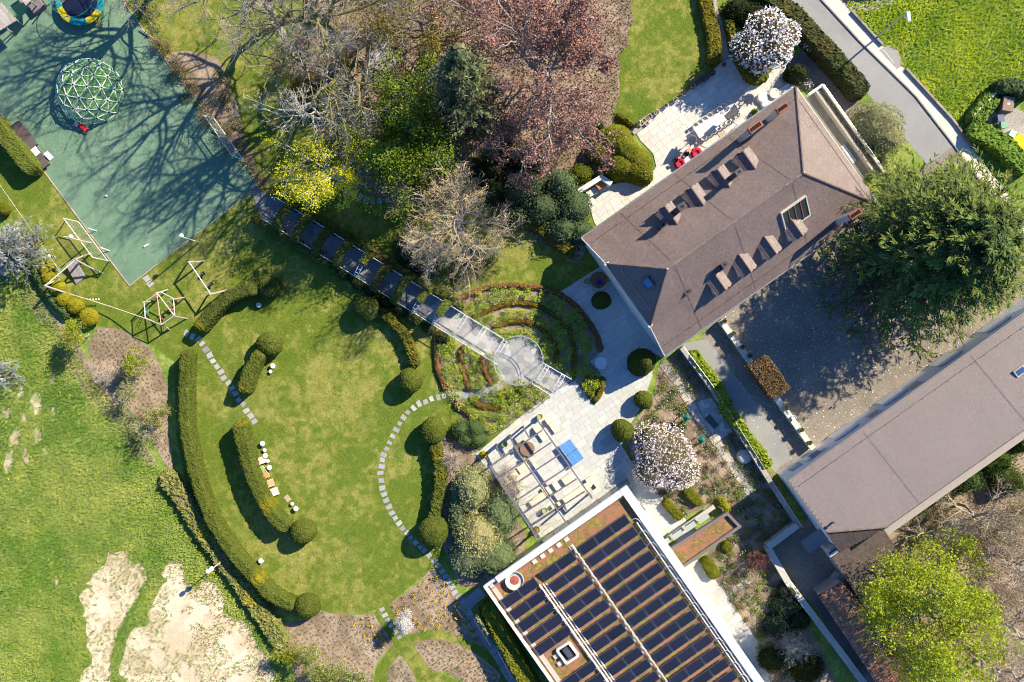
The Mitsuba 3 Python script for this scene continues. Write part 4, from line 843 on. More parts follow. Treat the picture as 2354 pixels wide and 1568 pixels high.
def bare_bush(px, py, r, h, c, label, seed, n=26, leafc=None, per=2, size=.09, cat='shrub', name='bare_shrub', m2=6, m3=5, hz=None, rad=.022, group=None, lsp=.12, bs='leaf'):
    rg = np.random.default_rng(seed); hz = h * .6 if hz is None else hz; b = tree_base(px, py, hz); s = KU * (HC - hz) / HC * r
    az = rg.uniform(0, 2 * np.pi, n); q = np.sqrt(rg.random(n)); top = np.stack([np.cos(az) * q * s, np.sin(az) * q * s, h * (1 - .35 * q * q) * rg.uniform(.8, 1.1, n)], 1)
    st = np.stack([np.cos(az) * q * s * .18, np.sin(az) * q * s * .18, 0 * q], 1); t = np.linspace(0, 1, 6)[None, :, None]
    P = b + st[:, None] * (1 - t) + top[:, None] * t; P[:, 1:-1] += rg.normal(0, .05 * h, (n, 4, 3)) * .5
    R = np.full((n, 1), rad) * np.linspace(1, .4, 6)
    P2, R2, _ = grow(P, R, m2, .25, 1, .42, 42, .03, 4, .15, .7, rg); P3, R3, _ = grow(P2, R2, m3, .2, 1, .5, 42, .03, 3, .18, .7, rg)
    key = thing(name, label, cat, group); m = MB()
    for Pq, Rq, sd in ((P, R, 4), (P2, R2, 3), (P3, R3, 3)): Pq[..., 2] = np.maximum(Pq[..., 2], .02); m.tubes(Pq, np.maximum(Rq, .009), sd, bark(np.asarray(c), len(Pq), rg))
    part(key, 'twigs', m)
    if leafc is not None: crown(key, np.concatenate([P3[:, -1], P3[:, 1]]), per, lsp, size, np.asarray(leafc), rg, bs, name='leaves')
    return key

# ------------------------------------------------------------------ clipped hedges and topiary
q02 = lambda L: [(x / 4, 784 + y / 4) for x, y in L]
q03 = lambda L: [(x / 4, 1176 + y / 4) for x, y in L]
OUT = q02([(1705, 75), (1692, 200), (1686, 400), (1684, 600), (1692, 800), (1730, 1000), (1772, 1200), (1832, 1400), (1895, 1560)]) + q03([(1935, 100), (2060, 300), (2180, 460), (2330, 620)]) + [(612, 1365), (636, 1382), (664, 1393), (678, 1394)]
hedge(OUT, 1.2, 2.1, YEW2, 'long tall curving yew hedge on the outer edge of the lawn, ending in a ball', 1, patches=((592, 1332, 14, GOLD),))
hedge([(545, 968), (552, 1010), (563, 1050), (578, 1100), (598, 1145), (625, 1190), (660, 1222)], 1.35, 2.3, YEW2, 'curved yew hedge behind the row of deck chairs', 2, patches=((612, 1165, 16, GOLD), (550, 970, 10, GOLD)))
hedge([(600, 806), (578, 838), (563, 872), (556, 908)], 1.35, 2.3, YEW2 * [1, .98, 1], 'short thick yew hedge below a flat ball, golden at its lower end', 3, patches=((555, 908, 15, GOLD * 1.2),))
hedge([(590, 662), (560, 667), (530, 677), (490, 709), (462, 742), (449, 762)], 1.35, 2.2, YEW * 1.15, 'dark curved yew hedge below the playground swings', 4, patches=((455, 752, 14, GOLD * .8),))
hedge([(868, 712), (899, 735), (923, 762), (938, 784), (948, 816), (953, 846)], 1.0, 1.15, np.array([.10, .10, .02]), 'loose wavy low hedge between two yew balls beside the rose garden', 5, jit=.07, patches=((905, 742, 12, GOLD), (944, 800, 14, GOLD * .8)), low=.12)
hedge([(996, 1015), (1004, 1042), (1010, 1075), (1011, 1112), (1006, 1146), (998, 1180), (996, 1200)], 1.2, 1.6, YEW2 * .95, 'ragged yew hedge between two large balls right of the stepping stone arc', 6, jit=.06, patches=((1002, 1045, 13, GOLD * .8), (1012, 1095, 10, GOLD * .6)), low=.1)
hedge([(372, 1085), (400, 1121), (425, 1159), (450, 1200), (475, 1238), (500, 1272), (530, 1310), (560, 1350), (588, 1396), (615, 1435), (655, 1490)], 1.9, .85, np.array([.21, .22, .07]), 'low twiggy yellowish brown hedge along the meadow edge', 7, jit=.10, patches=((470, 1225, 20, GOLD * 1.3), (575, 1375, 22, GOLD * 1.4), (512, 1290, 16, (.22, .16, .10)), (420, 1150, 16, (.24, .19, .11))), low=.15, dens=90, fleck=.12)
hedge([(-38, 262), (11, 318), (43, 355), (71, 395)], 1.8, 2.1, YEW2 * 1.25, 'thick clipped hedge at the left edge beside the dark boxes', 8)
hedge([(48, 580), (75, 615), (100, 660), (125, 695), (160, 728)], .9, 1.0, np.array([.085, .12, .04]), 'narrow green hedge behind the row of yellow globes', 9, jit=.06)
hedge([(1745, -45), (1798, 5), (1840, 40), (1870, 75), (1905, 110), (1940, 150), (1972, 185), (1994, 216)], 1.9, 2.4, np.array([.070, .08, .030]), 'dark roadside hedge along the asphalt road', 10, patches=((1895, 105, 20, (.12, .09, .03)), (1810, 12, 18, (.12, .10, .04))), jit=.06, low=.1)
hedge([(1618, -40), (1630, 30), (1640, 70), (1645, 105), (1640, 148)], 1.5, .9, np.array([.14, .125, .02]), 'olive yellow hedge between the upper lawn and the gravel path', 11, jit=.05)
hedge([(1676, 40), (1685, 80), (1692, 115), (1708, 147), (1728, 178), (1746, 182), (1768, 166)], .95, 1.0, np.array([.12, .13, .02]), 'low hedge under the white magnolia beside the terrace', 12, jit=.06)
hedge([(1118, 1390), (1148, 1451), (1176, 1508), (1205, 1560), (1240, 1625)], 1.8, 2.6, np.array([.15, .155, .02]), 'tall bright yellow green hedge beside the solar roofed building', 13, jit=.06, low=.1)
hedge([(1577, 1122), (1588, 1136), (1612, 1162)], 1.15, .8, BOX * [1, .95, 1], 'small clipped boat-shaped hedge in the flower bed below the pale magnolia', 14, step=.11)
hedge([(1527, 1152), (1545, 1170), (1568, 1196)], 1.0, .8, BOX * [1.05, .95, 1], 'small clipped hedge along the white path beside the solar roof corner', 15, step=.11)
hedge([(1620, 1284), (1634, 1305), (1648, 1332)], 1.3, .9, BOX, 'clipped hedge strip below the planted canopy', 16, step=.11)
hedge([(1663, 1248), (1672, 1258), (1680, 1271)], 1.1, .7, BOX * .8, 'very short clipped hedge right of the planted canopy', 17, step=.11)
hedge([(1594, 808), (1612, 838), (1640, 870), (1660, 900), (1668, 935), (1695, 970), (1718, 1000), (1745, 1035), (1772, 1078)], 1.05, 1.5, np.array([.21, .27, .03]), 'bright ivy bank hanging over the wall above the driveway', 18, jit=.09, low=.16, dens=90, fleck=.13)
hedge([(2292, 212), (2272, 240), (2250, 268), (2236, 285)], 1.9, 1.2, np.array([.16, .24, .04]), 'green hedge slanting between the bright meadow and the gravel lot', 19, jit=.07)
hedge([(2230, 292), (2268, 305), (2300, 325), (2330, 350), (2372, 392)], 2.2, 1.3, np.array([.16, .25, .04]), 'green hedge behind the waste bins at the gravel lot', 20, jit=.07)
hedge([(2296, 200), (2330, 190), (2380, 215)], 1.5, 1.9, np.array([.075, .11, .05]), 'dark green hedge beyond the brown waste container', 21, jit=.08)
zr = lambda x, y: (988.5 + .1712 * x, 643.7 + .1712 * y)
for i, (pts, lab, c) in enumerate((
    ([(300, 330), (400, 240), (600, 150), (800, 90), (1000, 65), (1300, 75), (1500, 100), (1620, 135), (1800, 220), (1950, 330), (2080, 480), (2200, 650), (2270, 800), (2305, 960)], 'outermost rusty box edging arc of the rose garden, from the arbour to the terrace', RUST),
    ([(560, 500), (700, 450), (850, 380), (1000, 320), (1200, 300), (1400, 330), (1550, 390), (1700, 490), (1850, 650), (1920, 800), (1940, 1000), (1940, 1200), (1920, 1330)], 'second box edging arc of the rose garden, above the round plaza', np.array([.15, .10, .02])),
    ([(840, 650), (950, 600), (1100, 555), (1250, 550), (1400, 590), (1500, 650), (1600, 740), (1680, 870), (1700, 1000), (1680, 1130)], 'innermost box edging arc of the rose garden, nearest the round plaza', np.array([.15, .09, .02])),
    ([(110, 640), (80, 780), (75, 950), (95, 1150), (140, 1300), (210, 1470)], 'rusty box edging along the lawn on the left of the rose garden', RUST),
    ([(440, 880), (400, 980), (420, 1120), (450, 1250), (490, 1380), (530, 1480)], 'middle box edging in the left part of the rose garden', RUST * .95),
    ([(690, 1000), (690, 1080), (720, 1200), (770, 1310), (830, 1420)], 'right box edging in the left part of the rose garden, beside the plaza', RUST * .9),
    ([(325, 1632), (390, 1700), (480, 1765), (570, 1825), (670, 1890), (760, 1920)], 'outer box edging of the lower rose bed, beside the round laurels', RUST * .95),
    ([(520, 1615), (600, 1660), (700, 1700), (820, 1720), (930, 1715), (1050, 1670)], 'inner box edging of the lower rose bed', np.array([.16, .09, .02])),
    ([(900, 1545), (1000, 1560), (1150, 1540), (1250, 1520)], 'short box edging just below the round plaza', np.array([.16, .09, .02])))):
    hedge([zr(*p) for p in pts], .52, .45, c, lab, 40 + i, step=.10, jit=.04, round_=.2, fleck=.08, name='box_edging')
hedge([(1387, 866), (1386, 890), (1378, 910), (1367, 924)], .55, .6, np.array([.14, .11, .02]), 'box edging at the pointed tip of the terrace bed', 60, step=.1, name='box_edging')

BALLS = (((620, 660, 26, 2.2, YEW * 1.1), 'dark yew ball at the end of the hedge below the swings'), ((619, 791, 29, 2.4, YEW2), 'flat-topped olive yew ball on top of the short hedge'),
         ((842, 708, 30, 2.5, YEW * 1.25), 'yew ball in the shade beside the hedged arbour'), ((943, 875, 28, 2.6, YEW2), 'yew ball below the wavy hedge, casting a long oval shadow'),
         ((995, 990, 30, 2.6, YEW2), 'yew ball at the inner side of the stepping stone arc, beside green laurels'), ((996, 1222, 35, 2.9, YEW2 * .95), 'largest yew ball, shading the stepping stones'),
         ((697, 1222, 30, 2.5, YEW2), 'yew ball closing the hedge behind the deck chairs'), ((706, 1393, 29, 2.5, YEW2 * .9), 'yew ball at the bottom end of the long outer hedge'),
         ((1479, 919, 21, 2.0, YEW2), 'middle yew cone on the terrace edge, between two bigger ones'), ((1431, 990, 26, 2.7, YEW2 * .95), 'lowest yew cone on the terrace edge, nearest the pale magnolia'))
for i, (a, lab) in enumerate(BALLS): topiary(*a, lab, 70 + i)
topiary(1480, 834, 33, 3.8, YEW * 1.1, 'big tiered conical yew at the south corner of the villa', 82, zp='cone', rings=9)
topiary(1384, 690, 22, 1.9, YEW * 1.05, 'tiered conical yew in its round bed on the shaded terrace', 83, zp='cone', rings=5)
GL = ((68, 561, 19), (106, 615, 20), (114, 638, 18), (134, 663, 18), (148, 690, 17), (174, 702, 20), (204, 729, 21))
for i, (x, y, r) in enumerate(GL): topiary(x, y, r, 1.5, GOLD * [.85, .95, 1], f'{ORD[i]} yellow green clipped globe from the top in the row along the left lawn', 90 + i)
for i, (x, y, r) in enumerate(((8, 482, 14), (1085, 700, 0))):
    if r: topiary(x, y, r, 1.3, BOX * .8, 'small clipped globe half hidden by the blue spruce', 99)

# cloud-pruned box and rounded shrubs
rg = np.random.default_rng(101); m = MB()
for x, y, rx, ry, h, rz in ((1415, 320, 46, 40, 2.6, .4), (1462, 375, 44, 42, 2.3, 0), (1425, 375, 40, 34, 2.9, .6), (1385, 350, 42, 26, 2.0, -.4), (1478, 400, 28, 24, 2.0, 0), (1440, 345, 36, 46, 3.2, .8), (1390, 312, 24, 20, 2.0, 0)):
    s = KU * .97; c = at(x, y, h * .7); u = np.linspace(0, 1, 22); an = np.linspace(0, 2 * np.pi, 64)
    z = np.sin(u * np.pi / 2); r = np.cos(u * np.pi / 2) ** .75; G = np.stack([rx * s * r[:, None] * np.cos(an), ry * s * r[:, None] * np.sin(an), np.repeat((z * h)[:, None], 64, 1)], -1)
    G = np.stack([c[0] + G[..., 0] * math.cos(rz) - G[..., 1] * math.sin(rz), c[1] + G[..., 0] * math.sin(rz) + G[..., 1] * math.cos(rz), G[..., 2]], -1)
    v, f, cc, ctr = shell(G, BOX * [1.05, .98, 1], rg, .028, .15, .10, x, True); m.add(v, f, np.clip(cc, .004, .9)); flecks(m, ctr, 45, .01, .08, BOX * 1.2, rg)
nf = 260; P = np.vstack([c_ for c_ in [v[rg.integers(0, len(v), nf)]]])
Q = np.concatenate([x_[rg.integers(0, len(x_), 60)] for x_ in m.v[::2]]); Q = Q[Q[:, 2] > .8]; m.leaves(Q + [0, 0, .03], .10, (.62, .55, .45), 1.0, rg)
single('cloud_pruned_box', 'big lobed cloud-pruned box bush bulging into the white terrace', 'shrub', m, 'leaf')
bush(1440, 275, 30, 10, .9, (.20, .19, .03), 'low yellow shrub between the copper beech and the terrace planters', 102, rz=-.6)
bush(1337, 398, 30, 26, 1.4, (.13, .15, .02), 'bright heather-like low shrub above the white bench wall', 103, lumps=.1)
for i, (x, y, rx, ry, h, lab) in enumerate(((1205, 430, 52, 42, 4.5, 'dark silvery laurel dome, upper left of the laurel group by the villa'), (1290, 420, 42, 36, 3.8, 'laurel dome at the top right of the laurel group by the villa'), (1245, 475, 46, 42, 4.2, 'largest round laurel dome in the middle of the laurel group by the villa'),
                                              (1320, 470, 46, 46, 3.8, 'light green laurel dome touching the terrace by the villa'), (1295, 525, 40, 34, 3.2, 'laurel dome at the lower end of the laurel group, above the low hedge'), (1335, 530, 32, 28, 2.6, 'small laurel dome at the villa west corner'), (1195, 495, 34, 26, 2.6, 'darkest laurel dome, lower left of the laurel group'))):
    bush(x, y, rx, ry, h, LAUREL * (1.15 if x > 1280 else .9), lab, 110 + i, size=.17, lumps=.12, name='laurel')
hedge([(1195, 505), (1225, 512), (1255, 530), (1280, 555), (1305, 572), (1320, 585)], 1.3, 1.1, np.array([.10, .095, .02]), 'mottled low hedge at the foot of the laurel group', 118, jit=.07, low=.12, patches=((1228, 510, 12, GOLD), (1278, 550, 12, RUST * 1.2)))
for i, (x, y, rx, ry, h) in enumerate(((1060, 988, 24, 22, 1.8), (1090, 985, 25, 23, 1.9), (1098, 1012, 24, 20, 1.6), (1070, 1010, 20, 18, 1.5))):
    bush(x, y, rx, ry, h, LAUREL * [1.1, 1.15, .8], f'{ORD[i]} rounded laurel of the cluster left of the pergola terrace, clockwise', 120 + i, size=.12, lumps=.08, name='laurel')
# the big variegated group by the pergola
for i, (x, y, rx, ry, h, c, lab) in enumerate(((1100, 1235, 58, 56, 4.4, (.46, .43, .19), 'big cream variegated shrub, the brightest of the group left of the pergola'), (1085, 1130, 46, 56, 4.0, (.34, .35, .16), 'pale variegated shrub at the top of the group left of the pergola'),
                                              (1150, 1185, 44, 66, 3.4, (.19, .25, .11), 'grey green shrub between the variegated shrubs and the pergola'), (1075, 1285, 46, 50, 3.2, (.20, .25, .13), 'grey green shrub at the lower left of the group by the solar roof'), (1135, 1285, 56, 44, 3.4, (.18, .24, .11), 'grey green shrub touching the corner of the solar roof'), (1050, 1180, 22, 70, 2.6, (.19, .24, .12), 'narrow grey green shrub along the bare soil left of the variegated group'))):
    bush(x, y, rx, ry, h, c, lab, 130 + i, size=.16, lumps=.2, hz=h * .7)
bush(2030, 290, 68, 60, 3.6, (.36, .36, .18), 'large olive rounded shrub beside the road and the villa', 140, size=.16, lumps=.16, rz=-.8)
bush(2005, 345, 50, 24, 2.0, (.07, .10, .04), 'dark shrubs at the foot of the olive roadside shrub', 141, size=.15, rz=-.7)
for i, (x, y, r) in enumerate(((1738, 28, 44), (1700, 15, 36), (1775, 55, 30), (1835, 165, 30))): bush(x, y, r, r * .8, 2.4, (.045, .06, .025), f'{ORD[i]} dark evergreen shrub behind the white magnolia, counted from the upper middle', 143 + i, size=.16)
# clipped box-headed tree on the courtyard wall
rg = np.random.default_rng(150); k = thing('box_headed_tree', 'clipped rectangular coppery tree on the courtyard wall', 'tree'); c = tree_base(1765, 868, 4.6); m = MB(); m.tube([c, c + [0, 0, 3.4]], [.14, .10], (.15, .12, .10), 8); part(k, 'trunk', m)
n = 9000; q = rg.uniform(-1, 1, (n, 3)); ax = rg.integers(0, 3, n); q[np.arange(n), ax] = np.sign(q[np.arange(n), ax]) * rg.uniform(.8, 1.05, n); q *= [1.15, 2.1, 1.1]; a = math.radians(35); q[:, :2] = q[:, :2] @ np.array([[math.cos(a), -math.sin(a)], [math.sin(a), math.cos(a)]]).T
m = MB(); cc = np.where((rg.random(n) < .45)[:, None], [.34, .22, .12], [.16, .11, .05]); m.leaves(c + [0, 0, 4.5] + q, .16, vary((1, 1, 1), n, .2, .06, rg) * cc, .3, rg); m.box(c + [0, 0, 4.5], (1.7, 3.4, 1.5), (.05, .04, .02), a); part(k, 'crown', m, 'leaf')

# ------------------------------------------------------------------ trees
BARK = (.30, .26, .22); PALE = (.46, .43, .38); MOSS = (.22, .20, .09)
beech, lv, rg = leafy(1262, 165, 11.0, 17.5, 'huge copper beech with pinkish red young leaves and grey limbs showing', 201, (.36, .32, .30), (.31, .175, .145), per=4, spread=.25, size=.225, limbs=True, r=.42, n1=17, top=.72, l1=1.05, a1=68, up1=.05, m2=8, m3=8, m4=5, t0=.25, l2=.52, l3=.46, l4=.42, up=.03, lvl=4, fr=(.5, 1.0), ck=dict(amt=.28, ctone=.25), twig=(.30, .2, .18))
for i, (x, y, hz, H, l1, r, lab, sd) in enumerate(((316, -240, 14, 22, .75, .42, 'tall bare tree standing beyond the top edge, shading the trampoline', 209), (560, -75, 13, 22, .70, .40, 'tall bare tree at the top edge whose crown reaches over the court fence', 211), (735, 35, 13, 23, .78, .48, 'tall mossy bare tree with a thick leaning trunk at the top', 212), (865, -10, 9, 15, .62, .26, 'bare greyish tree at the top, left of the olive leaved tree', 213))):
    leafy(x, y, hz, H, lab, sd, MOSS if i == 2 else BARK, None, limbs=True, r=r, n1=13, top=.7, l1=l1, a1=55, m2=8, m3=7, m4=3, t0=.3, l2=.58, twig=(.36, .33, .29), wob=.5, tw=.62)
leafy(760, 265, 9, 15, 'whitish bare tree with sinuous forked limbs above the yellow maple', 214, (.60, .57, .52), (.20, .20, .04), per=1, spread=.15, size=.13, limbs=True, r=.26, n1=9, top=.7, l1=.75, a1=55, m2=7, m3=6, m4=3, t0=.35, wob=.6, wander=.24, lean=(-.12, .05), twig=(.52, .49, .43), tw=.65, ck=dict(), lvl=3, fr=(1.0,))
leafy(765, 385, 7.5, 11.5, 'open maple with bright yellow spring leaf clusters on white branches', 215, (.50, .46, .40), (.88, .84, .05), per=12, spread=.24, size=.21, bs='lucent', limbs=True, r=.2, n1=10, top=.66, l1=.88, a1=60, m2=7, m3=7, up=.06, fr=(1.0,), ck=dict(ctone=.12))
leafy(938, 315, 8.5, 14.5, 'dense mid green tree between the yellow maple and the dark conifer', 216, (.14, .12, .09), (.13, .19, .02), per=11, spread=.36, size=.24, r=.26, n1=15, top=.8, l1=.70, a1=58, m2=7, m3=6, t0=.2, fr=(.5, 1.0), ck=dict(ctone=.28))
rgF = np.random.default_rng(2161); m = MB()
for x, y, r, h, z0 in ((935, 330, 66, 7.5, 4.0), (915, 270, 52, 6.5, 3.5), (965, 375, 54, 6.0, 3.0), (975, 290, 46, 6.0, 4.0)): s = KU * (HC - z0 - h * .5) / HC; dome(m, at(x, y, z0 + h * .5), r * s, r * s, h, int(1500 * (r / 50) ** 2), .25, (.115, .165, .02), rgF, z0=z0, lumps=.3, inner=.3)
part([k for k in labels if labels[k].get('label', '').startswith('dense mid green')][0], 'crown', m, 'leaf')
leafy(975, 75, 8.5, 14, 'loose olive tree with small orange brown leaves, left of the copper beech', 217, (.20, .17, .13), (.22, .175, .035), per=7, spread=.32, size=.18, r=.24, n1=15, top=.8, l1=.78, a1=60, m2=7, m3=6, t0=.2, ck=dict(ctone=.3, amt=.3))
conifer(1064, 200, 13, 23.5, 6.6, 'dark feathery conifer with a pale pointed tip, left of the copper beech', 218, (.085, .105, .05), (.27, .28, .14), whorls=26, per=9, droop=-.05, side=9, ndl=6, ln=.38, wd=.12, rise=.35)
for i, (x, y, r) in enumerate(((1000, 505, 70), (1060, 470, 78), (1105, 560, 80), (1045, 575, 84))):
    if i == 0: leafy(1050, 500, 9.0, 13.0, 'bare birch with a dense haze of pale twigs and tiny olive leaves', 219, (.54, .46, .36), (.30, .27, .08), per=2, spread=.16, size=.11, limbs=True, r=.22, n1=18, top=.75, l1=.66, a1=66, up1=.02, m2=9, m3=7, m4=4, t0=.2, l2=.6, l3=.55, up=-.01, wander=.14, lvl=4, fr=(1.0,), twig=(.60, .47, .35), tw=.7)
leafy(960, 570, 6.5, 9.0, 'small whitish bare tree leaning over the clipped dome, left of the birch', 220, (.52, .48, .42), None, limbs=True, r=.16, n1=9, top=.6, l1=.6, a1=58, m2=7, m3=6, m4=3, twig=(.48, .43, .37), tw=.7)
rg = np.random.default_rng(221)
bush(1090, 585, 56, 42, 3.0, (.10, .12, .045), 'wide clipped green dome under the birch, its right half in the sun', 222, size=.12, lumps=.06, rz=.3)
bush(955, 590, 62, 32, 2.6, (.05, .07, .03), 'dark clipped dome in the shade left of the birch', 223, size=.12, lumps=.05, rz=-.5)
bare_bush(1290, 315, 56, 4.0, (.34, .30, .22), 'bare olive grey bush below the copper beech', 224, n=34, leafc=(.19, .18, .06), per=2, size=.12)
bare_bush(1165, 300, 40, 4.0, (.32, .25, .20), 'bare pinkish twiggy bush right of the dark conifer', 225, n=26, leafc=(.22, .14, .08), per=1, size=.12)
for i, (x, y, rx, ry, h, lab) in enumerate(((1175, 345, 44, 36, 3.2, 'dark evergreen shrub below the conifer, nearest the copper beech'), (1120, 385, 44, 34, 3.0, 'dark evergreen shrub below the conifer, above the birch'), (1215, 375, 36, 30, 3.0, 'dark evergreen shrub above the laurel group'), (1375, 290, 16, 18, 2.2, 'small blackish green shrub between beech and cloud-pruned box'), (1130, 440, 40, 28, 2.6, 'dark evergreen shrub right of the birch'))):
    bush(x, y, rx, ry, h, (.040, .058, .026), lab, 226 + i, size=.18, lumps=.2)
for i, (x, y, r, h, c, lc, lab) in enumerate(((655, 150, 34, 3.0, (.34, .29, .23), (.20, .17, .05), 'twiggy bare shrub beside the woodland path, under the mossy tree'), (720, 150, 44, 3.4, (.36, .30, .24), (.19, .15, .06), 'broad twiggy shrub under the mossy tree'), (690, 60, 46, 3.4, (.34, .29, .24), None, 'bare thicket shrub right of the woodland path at the top'), (830, 60, 54, 4.0, (.38, .33, .26), (.23, .20, .08), 'beige bare thicket at the top, above the stepping slabs'), (760, 40, 46, 3.6, (.36, .30, .24), None, 'grey bare thicket behind the mossy trunk'), (900, 30, 44, 4.0, (.30, .26, .19), (.17, .15, .04), 'olive thicket left of the orange brown tree'), (770, 150, 30, 2.4, (.30, .22, .16), (.14, .10, .04), 'brown shrub left of the wooden trellis'))):
    bare_bush(x, y, r, h, c, lab, 240 + i, n=24, leafc=lc, per=1, size=.11, m3=5)
bush(700, 200, 40, 36, 2.6, (.20, .155, .02), 'olive orange shrub under the whitish bare tree', 250, size=.15, lumps=.25, inner=.4)
bush(735, 235, 38, 34, 2.2, (.11, .115, .02), 'dark olive shrub below the whitish bare tree', 251, size=.15, lumps=.25)
conifer(2185, 565, 10, 18.0, 11.8, 'very large dark cedar with drooping feathery sprays tipped yellow green', 260, (.080, .125, .042), (.24, .29, .065), whorls=31, per=11, droop=-.055, side=15, ndl=14, ln=.50, wd=.125, shape=.55, rise=.5)
# lime green maple at the lower right
leafy(2130, 1400, 8.5, 13.5, 'big lime green maple in full young leaf at the lower right', 262, (.26, .23, .19), (.43, .50, .045), per=14, spread=.42, size=.27, bs='lucent', r=.34, n1=18, top=.72, l1=.88, a1=66, m2=7, m3=7, t0=.22, up1=.06, fr=(.5, 1.0), ck=dict(ctone=.16, amt=.16))
for i, (x, y, hz, H, lab) in enumerate(((2330, 1290, 7, 12, 'bare brown tree at the right edge, above the lime green maple'), (2345, 1450, 7, 12, 'bare whitish tree at the right edge beside the lime green maple'), (2270, 1190, 6, 10, 'bare beige tree between the laurels and the lime green maple'), (2330, 1560, 6, 11, 'bare tree in the lower right corner'), (2190, 1215, 5, 8, 'small bare grey tree just above the lime green maple'))):
    leafy(x, y, hz, H, lab, 270 + i, (.42, .37, .31), (.26, .20, .09) if i in (0, 2) else None, per=1, spread=.2, size=.13, limbs=True, r=.2, n1=12, top=.72, l1=.66, a1=60, m2=7, m3=5, m4=4, twig=(.46, .38, .31), tw=.66, lvl=4, fr=(1.0,))
for i, (x, y, r, h, c, lc) in enumerate(((2240, 1240, 54, 3.2, (.40, .32, .24), (.27, .22, .09)), (2300, 1230, 56, 3.6, (.38, .30, .22), (.28, .22, .08)), (2290, 1330, 50, 3.2, (.36, .29, .23), None), (2335, 1380, 50, 3.2, (.36, .28, .22), None), (2170, 1180, 46, 3.0, (.34, .28, .2), (.2, .19, .07)), (2340, 1180, 40, 3.0, (.36, .3, .22), (.24, .22, .06)))):
    bare_bush(x, y, r, h, c, f'{ORD[i]} twiggy brown thicket at the right edge, counted from the upper left of the thickets', 280 + i, n=30, leafc=lc, per=1, size=.12)
for i, (x, y, rx, ry, h, c) in enumerate(((2090, 1165, 52, 40, 4.0, (.105, .13, .05)), (2160, 1125, 46, 40, 4.4, (.095, .125, .045)), (2225, 1105, 50, 40, 4.2, (.08, .12, .035)), (2290, 1060, 54, 44, 4.6, (.07, .115, .025)), (2345, 1015, 40, 40, 4.6, (.075, .12, .022)), (2040, 1205, 34, 24, 3.0, (.10, .12, .06)), (2330, 1110, 40, 36, 3.4, (.085, .12, .03)))):
    bush(x, y, rx, ry, h, c, f'{ORD[i]} rounded evergreen behind the annex gutter, counted along the gutter from the lower left' if i < 5 else ('low evergreen nearest the south corner of the annex' if i == 5 else 'evergreen at the right edge behind the row by the gutter'), 290 + i, size=.17, lumps=.22)
# magnolias
def magnolia(px, py, hz, H, r_, label, seed, pet, leafc, nl, spread=.26, size=.17, rr=1.0):
    rg = np.random.default_rng(seed); key = thing('magnolia', label, 'tree'); lv = skeleton(tree_base(px, py, hz), H, rg, r=.16, n1=16, top=.72, l1=r_, a1=62, m2=7, m3=6, t0=.15, up1=.12, up=.08, tw=.6)
    add_wood(key, lv, np.array((.34, .31, .27)), rg, False); T_ = tipsof(lv, 3, (.5, 1.0)); d = rg.random(len(T_))
    crown(key, T_[d < .8], 13, spread, size, np.asarray(pet), rg, 'lucent', amt=.12, name='blossom'); crown(key, T_[d >= .45], 2, spread, .12, np.asarray(leafc), rg, 'leaf', name='leaves')
def round_magnolia(domes, H, base, label, seed, pet, size, leafc):
    rg = np.random.default_rng(seed); key = thing('magnolia', label, 'tree'); b = tree_base(*base, 3.0); lv = skeleton(b, H * .9, rg, r=.16, n1=14, top=.6, l1=.7, a1=58, m2=6, m3=4, t0=.2, up1=.12, up=.06); add_wood(key, lv, np.array((.30, .27, .22)), rg, False)
    bl, gr = MB(), MB()
    for (x, y, r, h, z0) in domes:
        s = KU * (HC - z0 - h * .5) / HC; p = at(x, y, z0 + h * .5); A = 2.6 * (r * s) ** 2
        for _ in range(3):
            dome(bl, p, r * s, r * s, h, int(A * 22), size, pet, rg, amt=.10, lumps=.24, up=.6, core=False, z0=z0, asp=.8, inner=.35)
        dome(gr, p, r * s, r * s, h, int(A * 20), .15, leafc, rg, lumps=.24, core=False, z0=z0, inner=.6)
        m = trimesh.creation.icosphere(2, 1.0); gr.add(m.vertices * [r * s * .78, r * s * .78, h * .6] + [p[0], p[1], z0 + h * .15], m.faces, (.09, .08, .045))
    part(key, 'blossom', bl, 'leaf'); part(key, 'leaves', gr, 'leaf')
round_magnolia([(1768, 60, 48, 2.9, 4.0), (1722, 102, 40, 2.6, 3.4), (1785, 105, 46, 2.7, 3.6), (1752, 128, 38, 2.2, 3.0), (1812, 75, 34, 2.2, 3.4)], 7.0, (1764, 100), 'white flowering magnolia beside the roadside hedge', 301, (.86, .80, .79), .24, (.16, .13, .07))
round_magnolia([(1530, 1050, 70, 3.4, 1.3), (1505, 1020, 50, 2.8, 1.3), (1560, 1080, 52, 2.7, 1.2), (1500, 1085, 46, 2.4, 1.1)], 4.6, (1527, 1048), 'round pale pink magnolia in full flower above the white path', 302, (.86, .74, .73), .17, (.20, .19, .07))
rgw = np.random.default_rng(303)
for (x, y, lab) in ((3 * 588.5 + 365 / 4, 790 / 4, 'tiny white flowering magnolia sapling beside the villa north corner'), (3 * 588.5 + 350 / 4, 430 / 4, 'small white flowering sapling in the shade of the roadside hedge')):
    b = tree_base(x, y, 1.2); k = thing('magnolia_sapling', lab, 'tree'); m = MB()
    for a in rgw.uniform(0, 6.28, 7): m.tube([b, b + [.1 * math.cos(a), .1 * math.sin(a), .8], b + [.5 * math.cos(a), .5 * math.sin(a), 1.6]], [.02, .015, .008], (.25, .2, .16), 4)
    part(k, 'stem', m); m = MB(); m.leaves(b + rgw.normal(0, .32, (60, 3)) * [1, 1, .5] + [0, 0, 1.5], .17, (.82, .76, .76), .5, rgw); part(k, 'blossom', m, 'lucent')
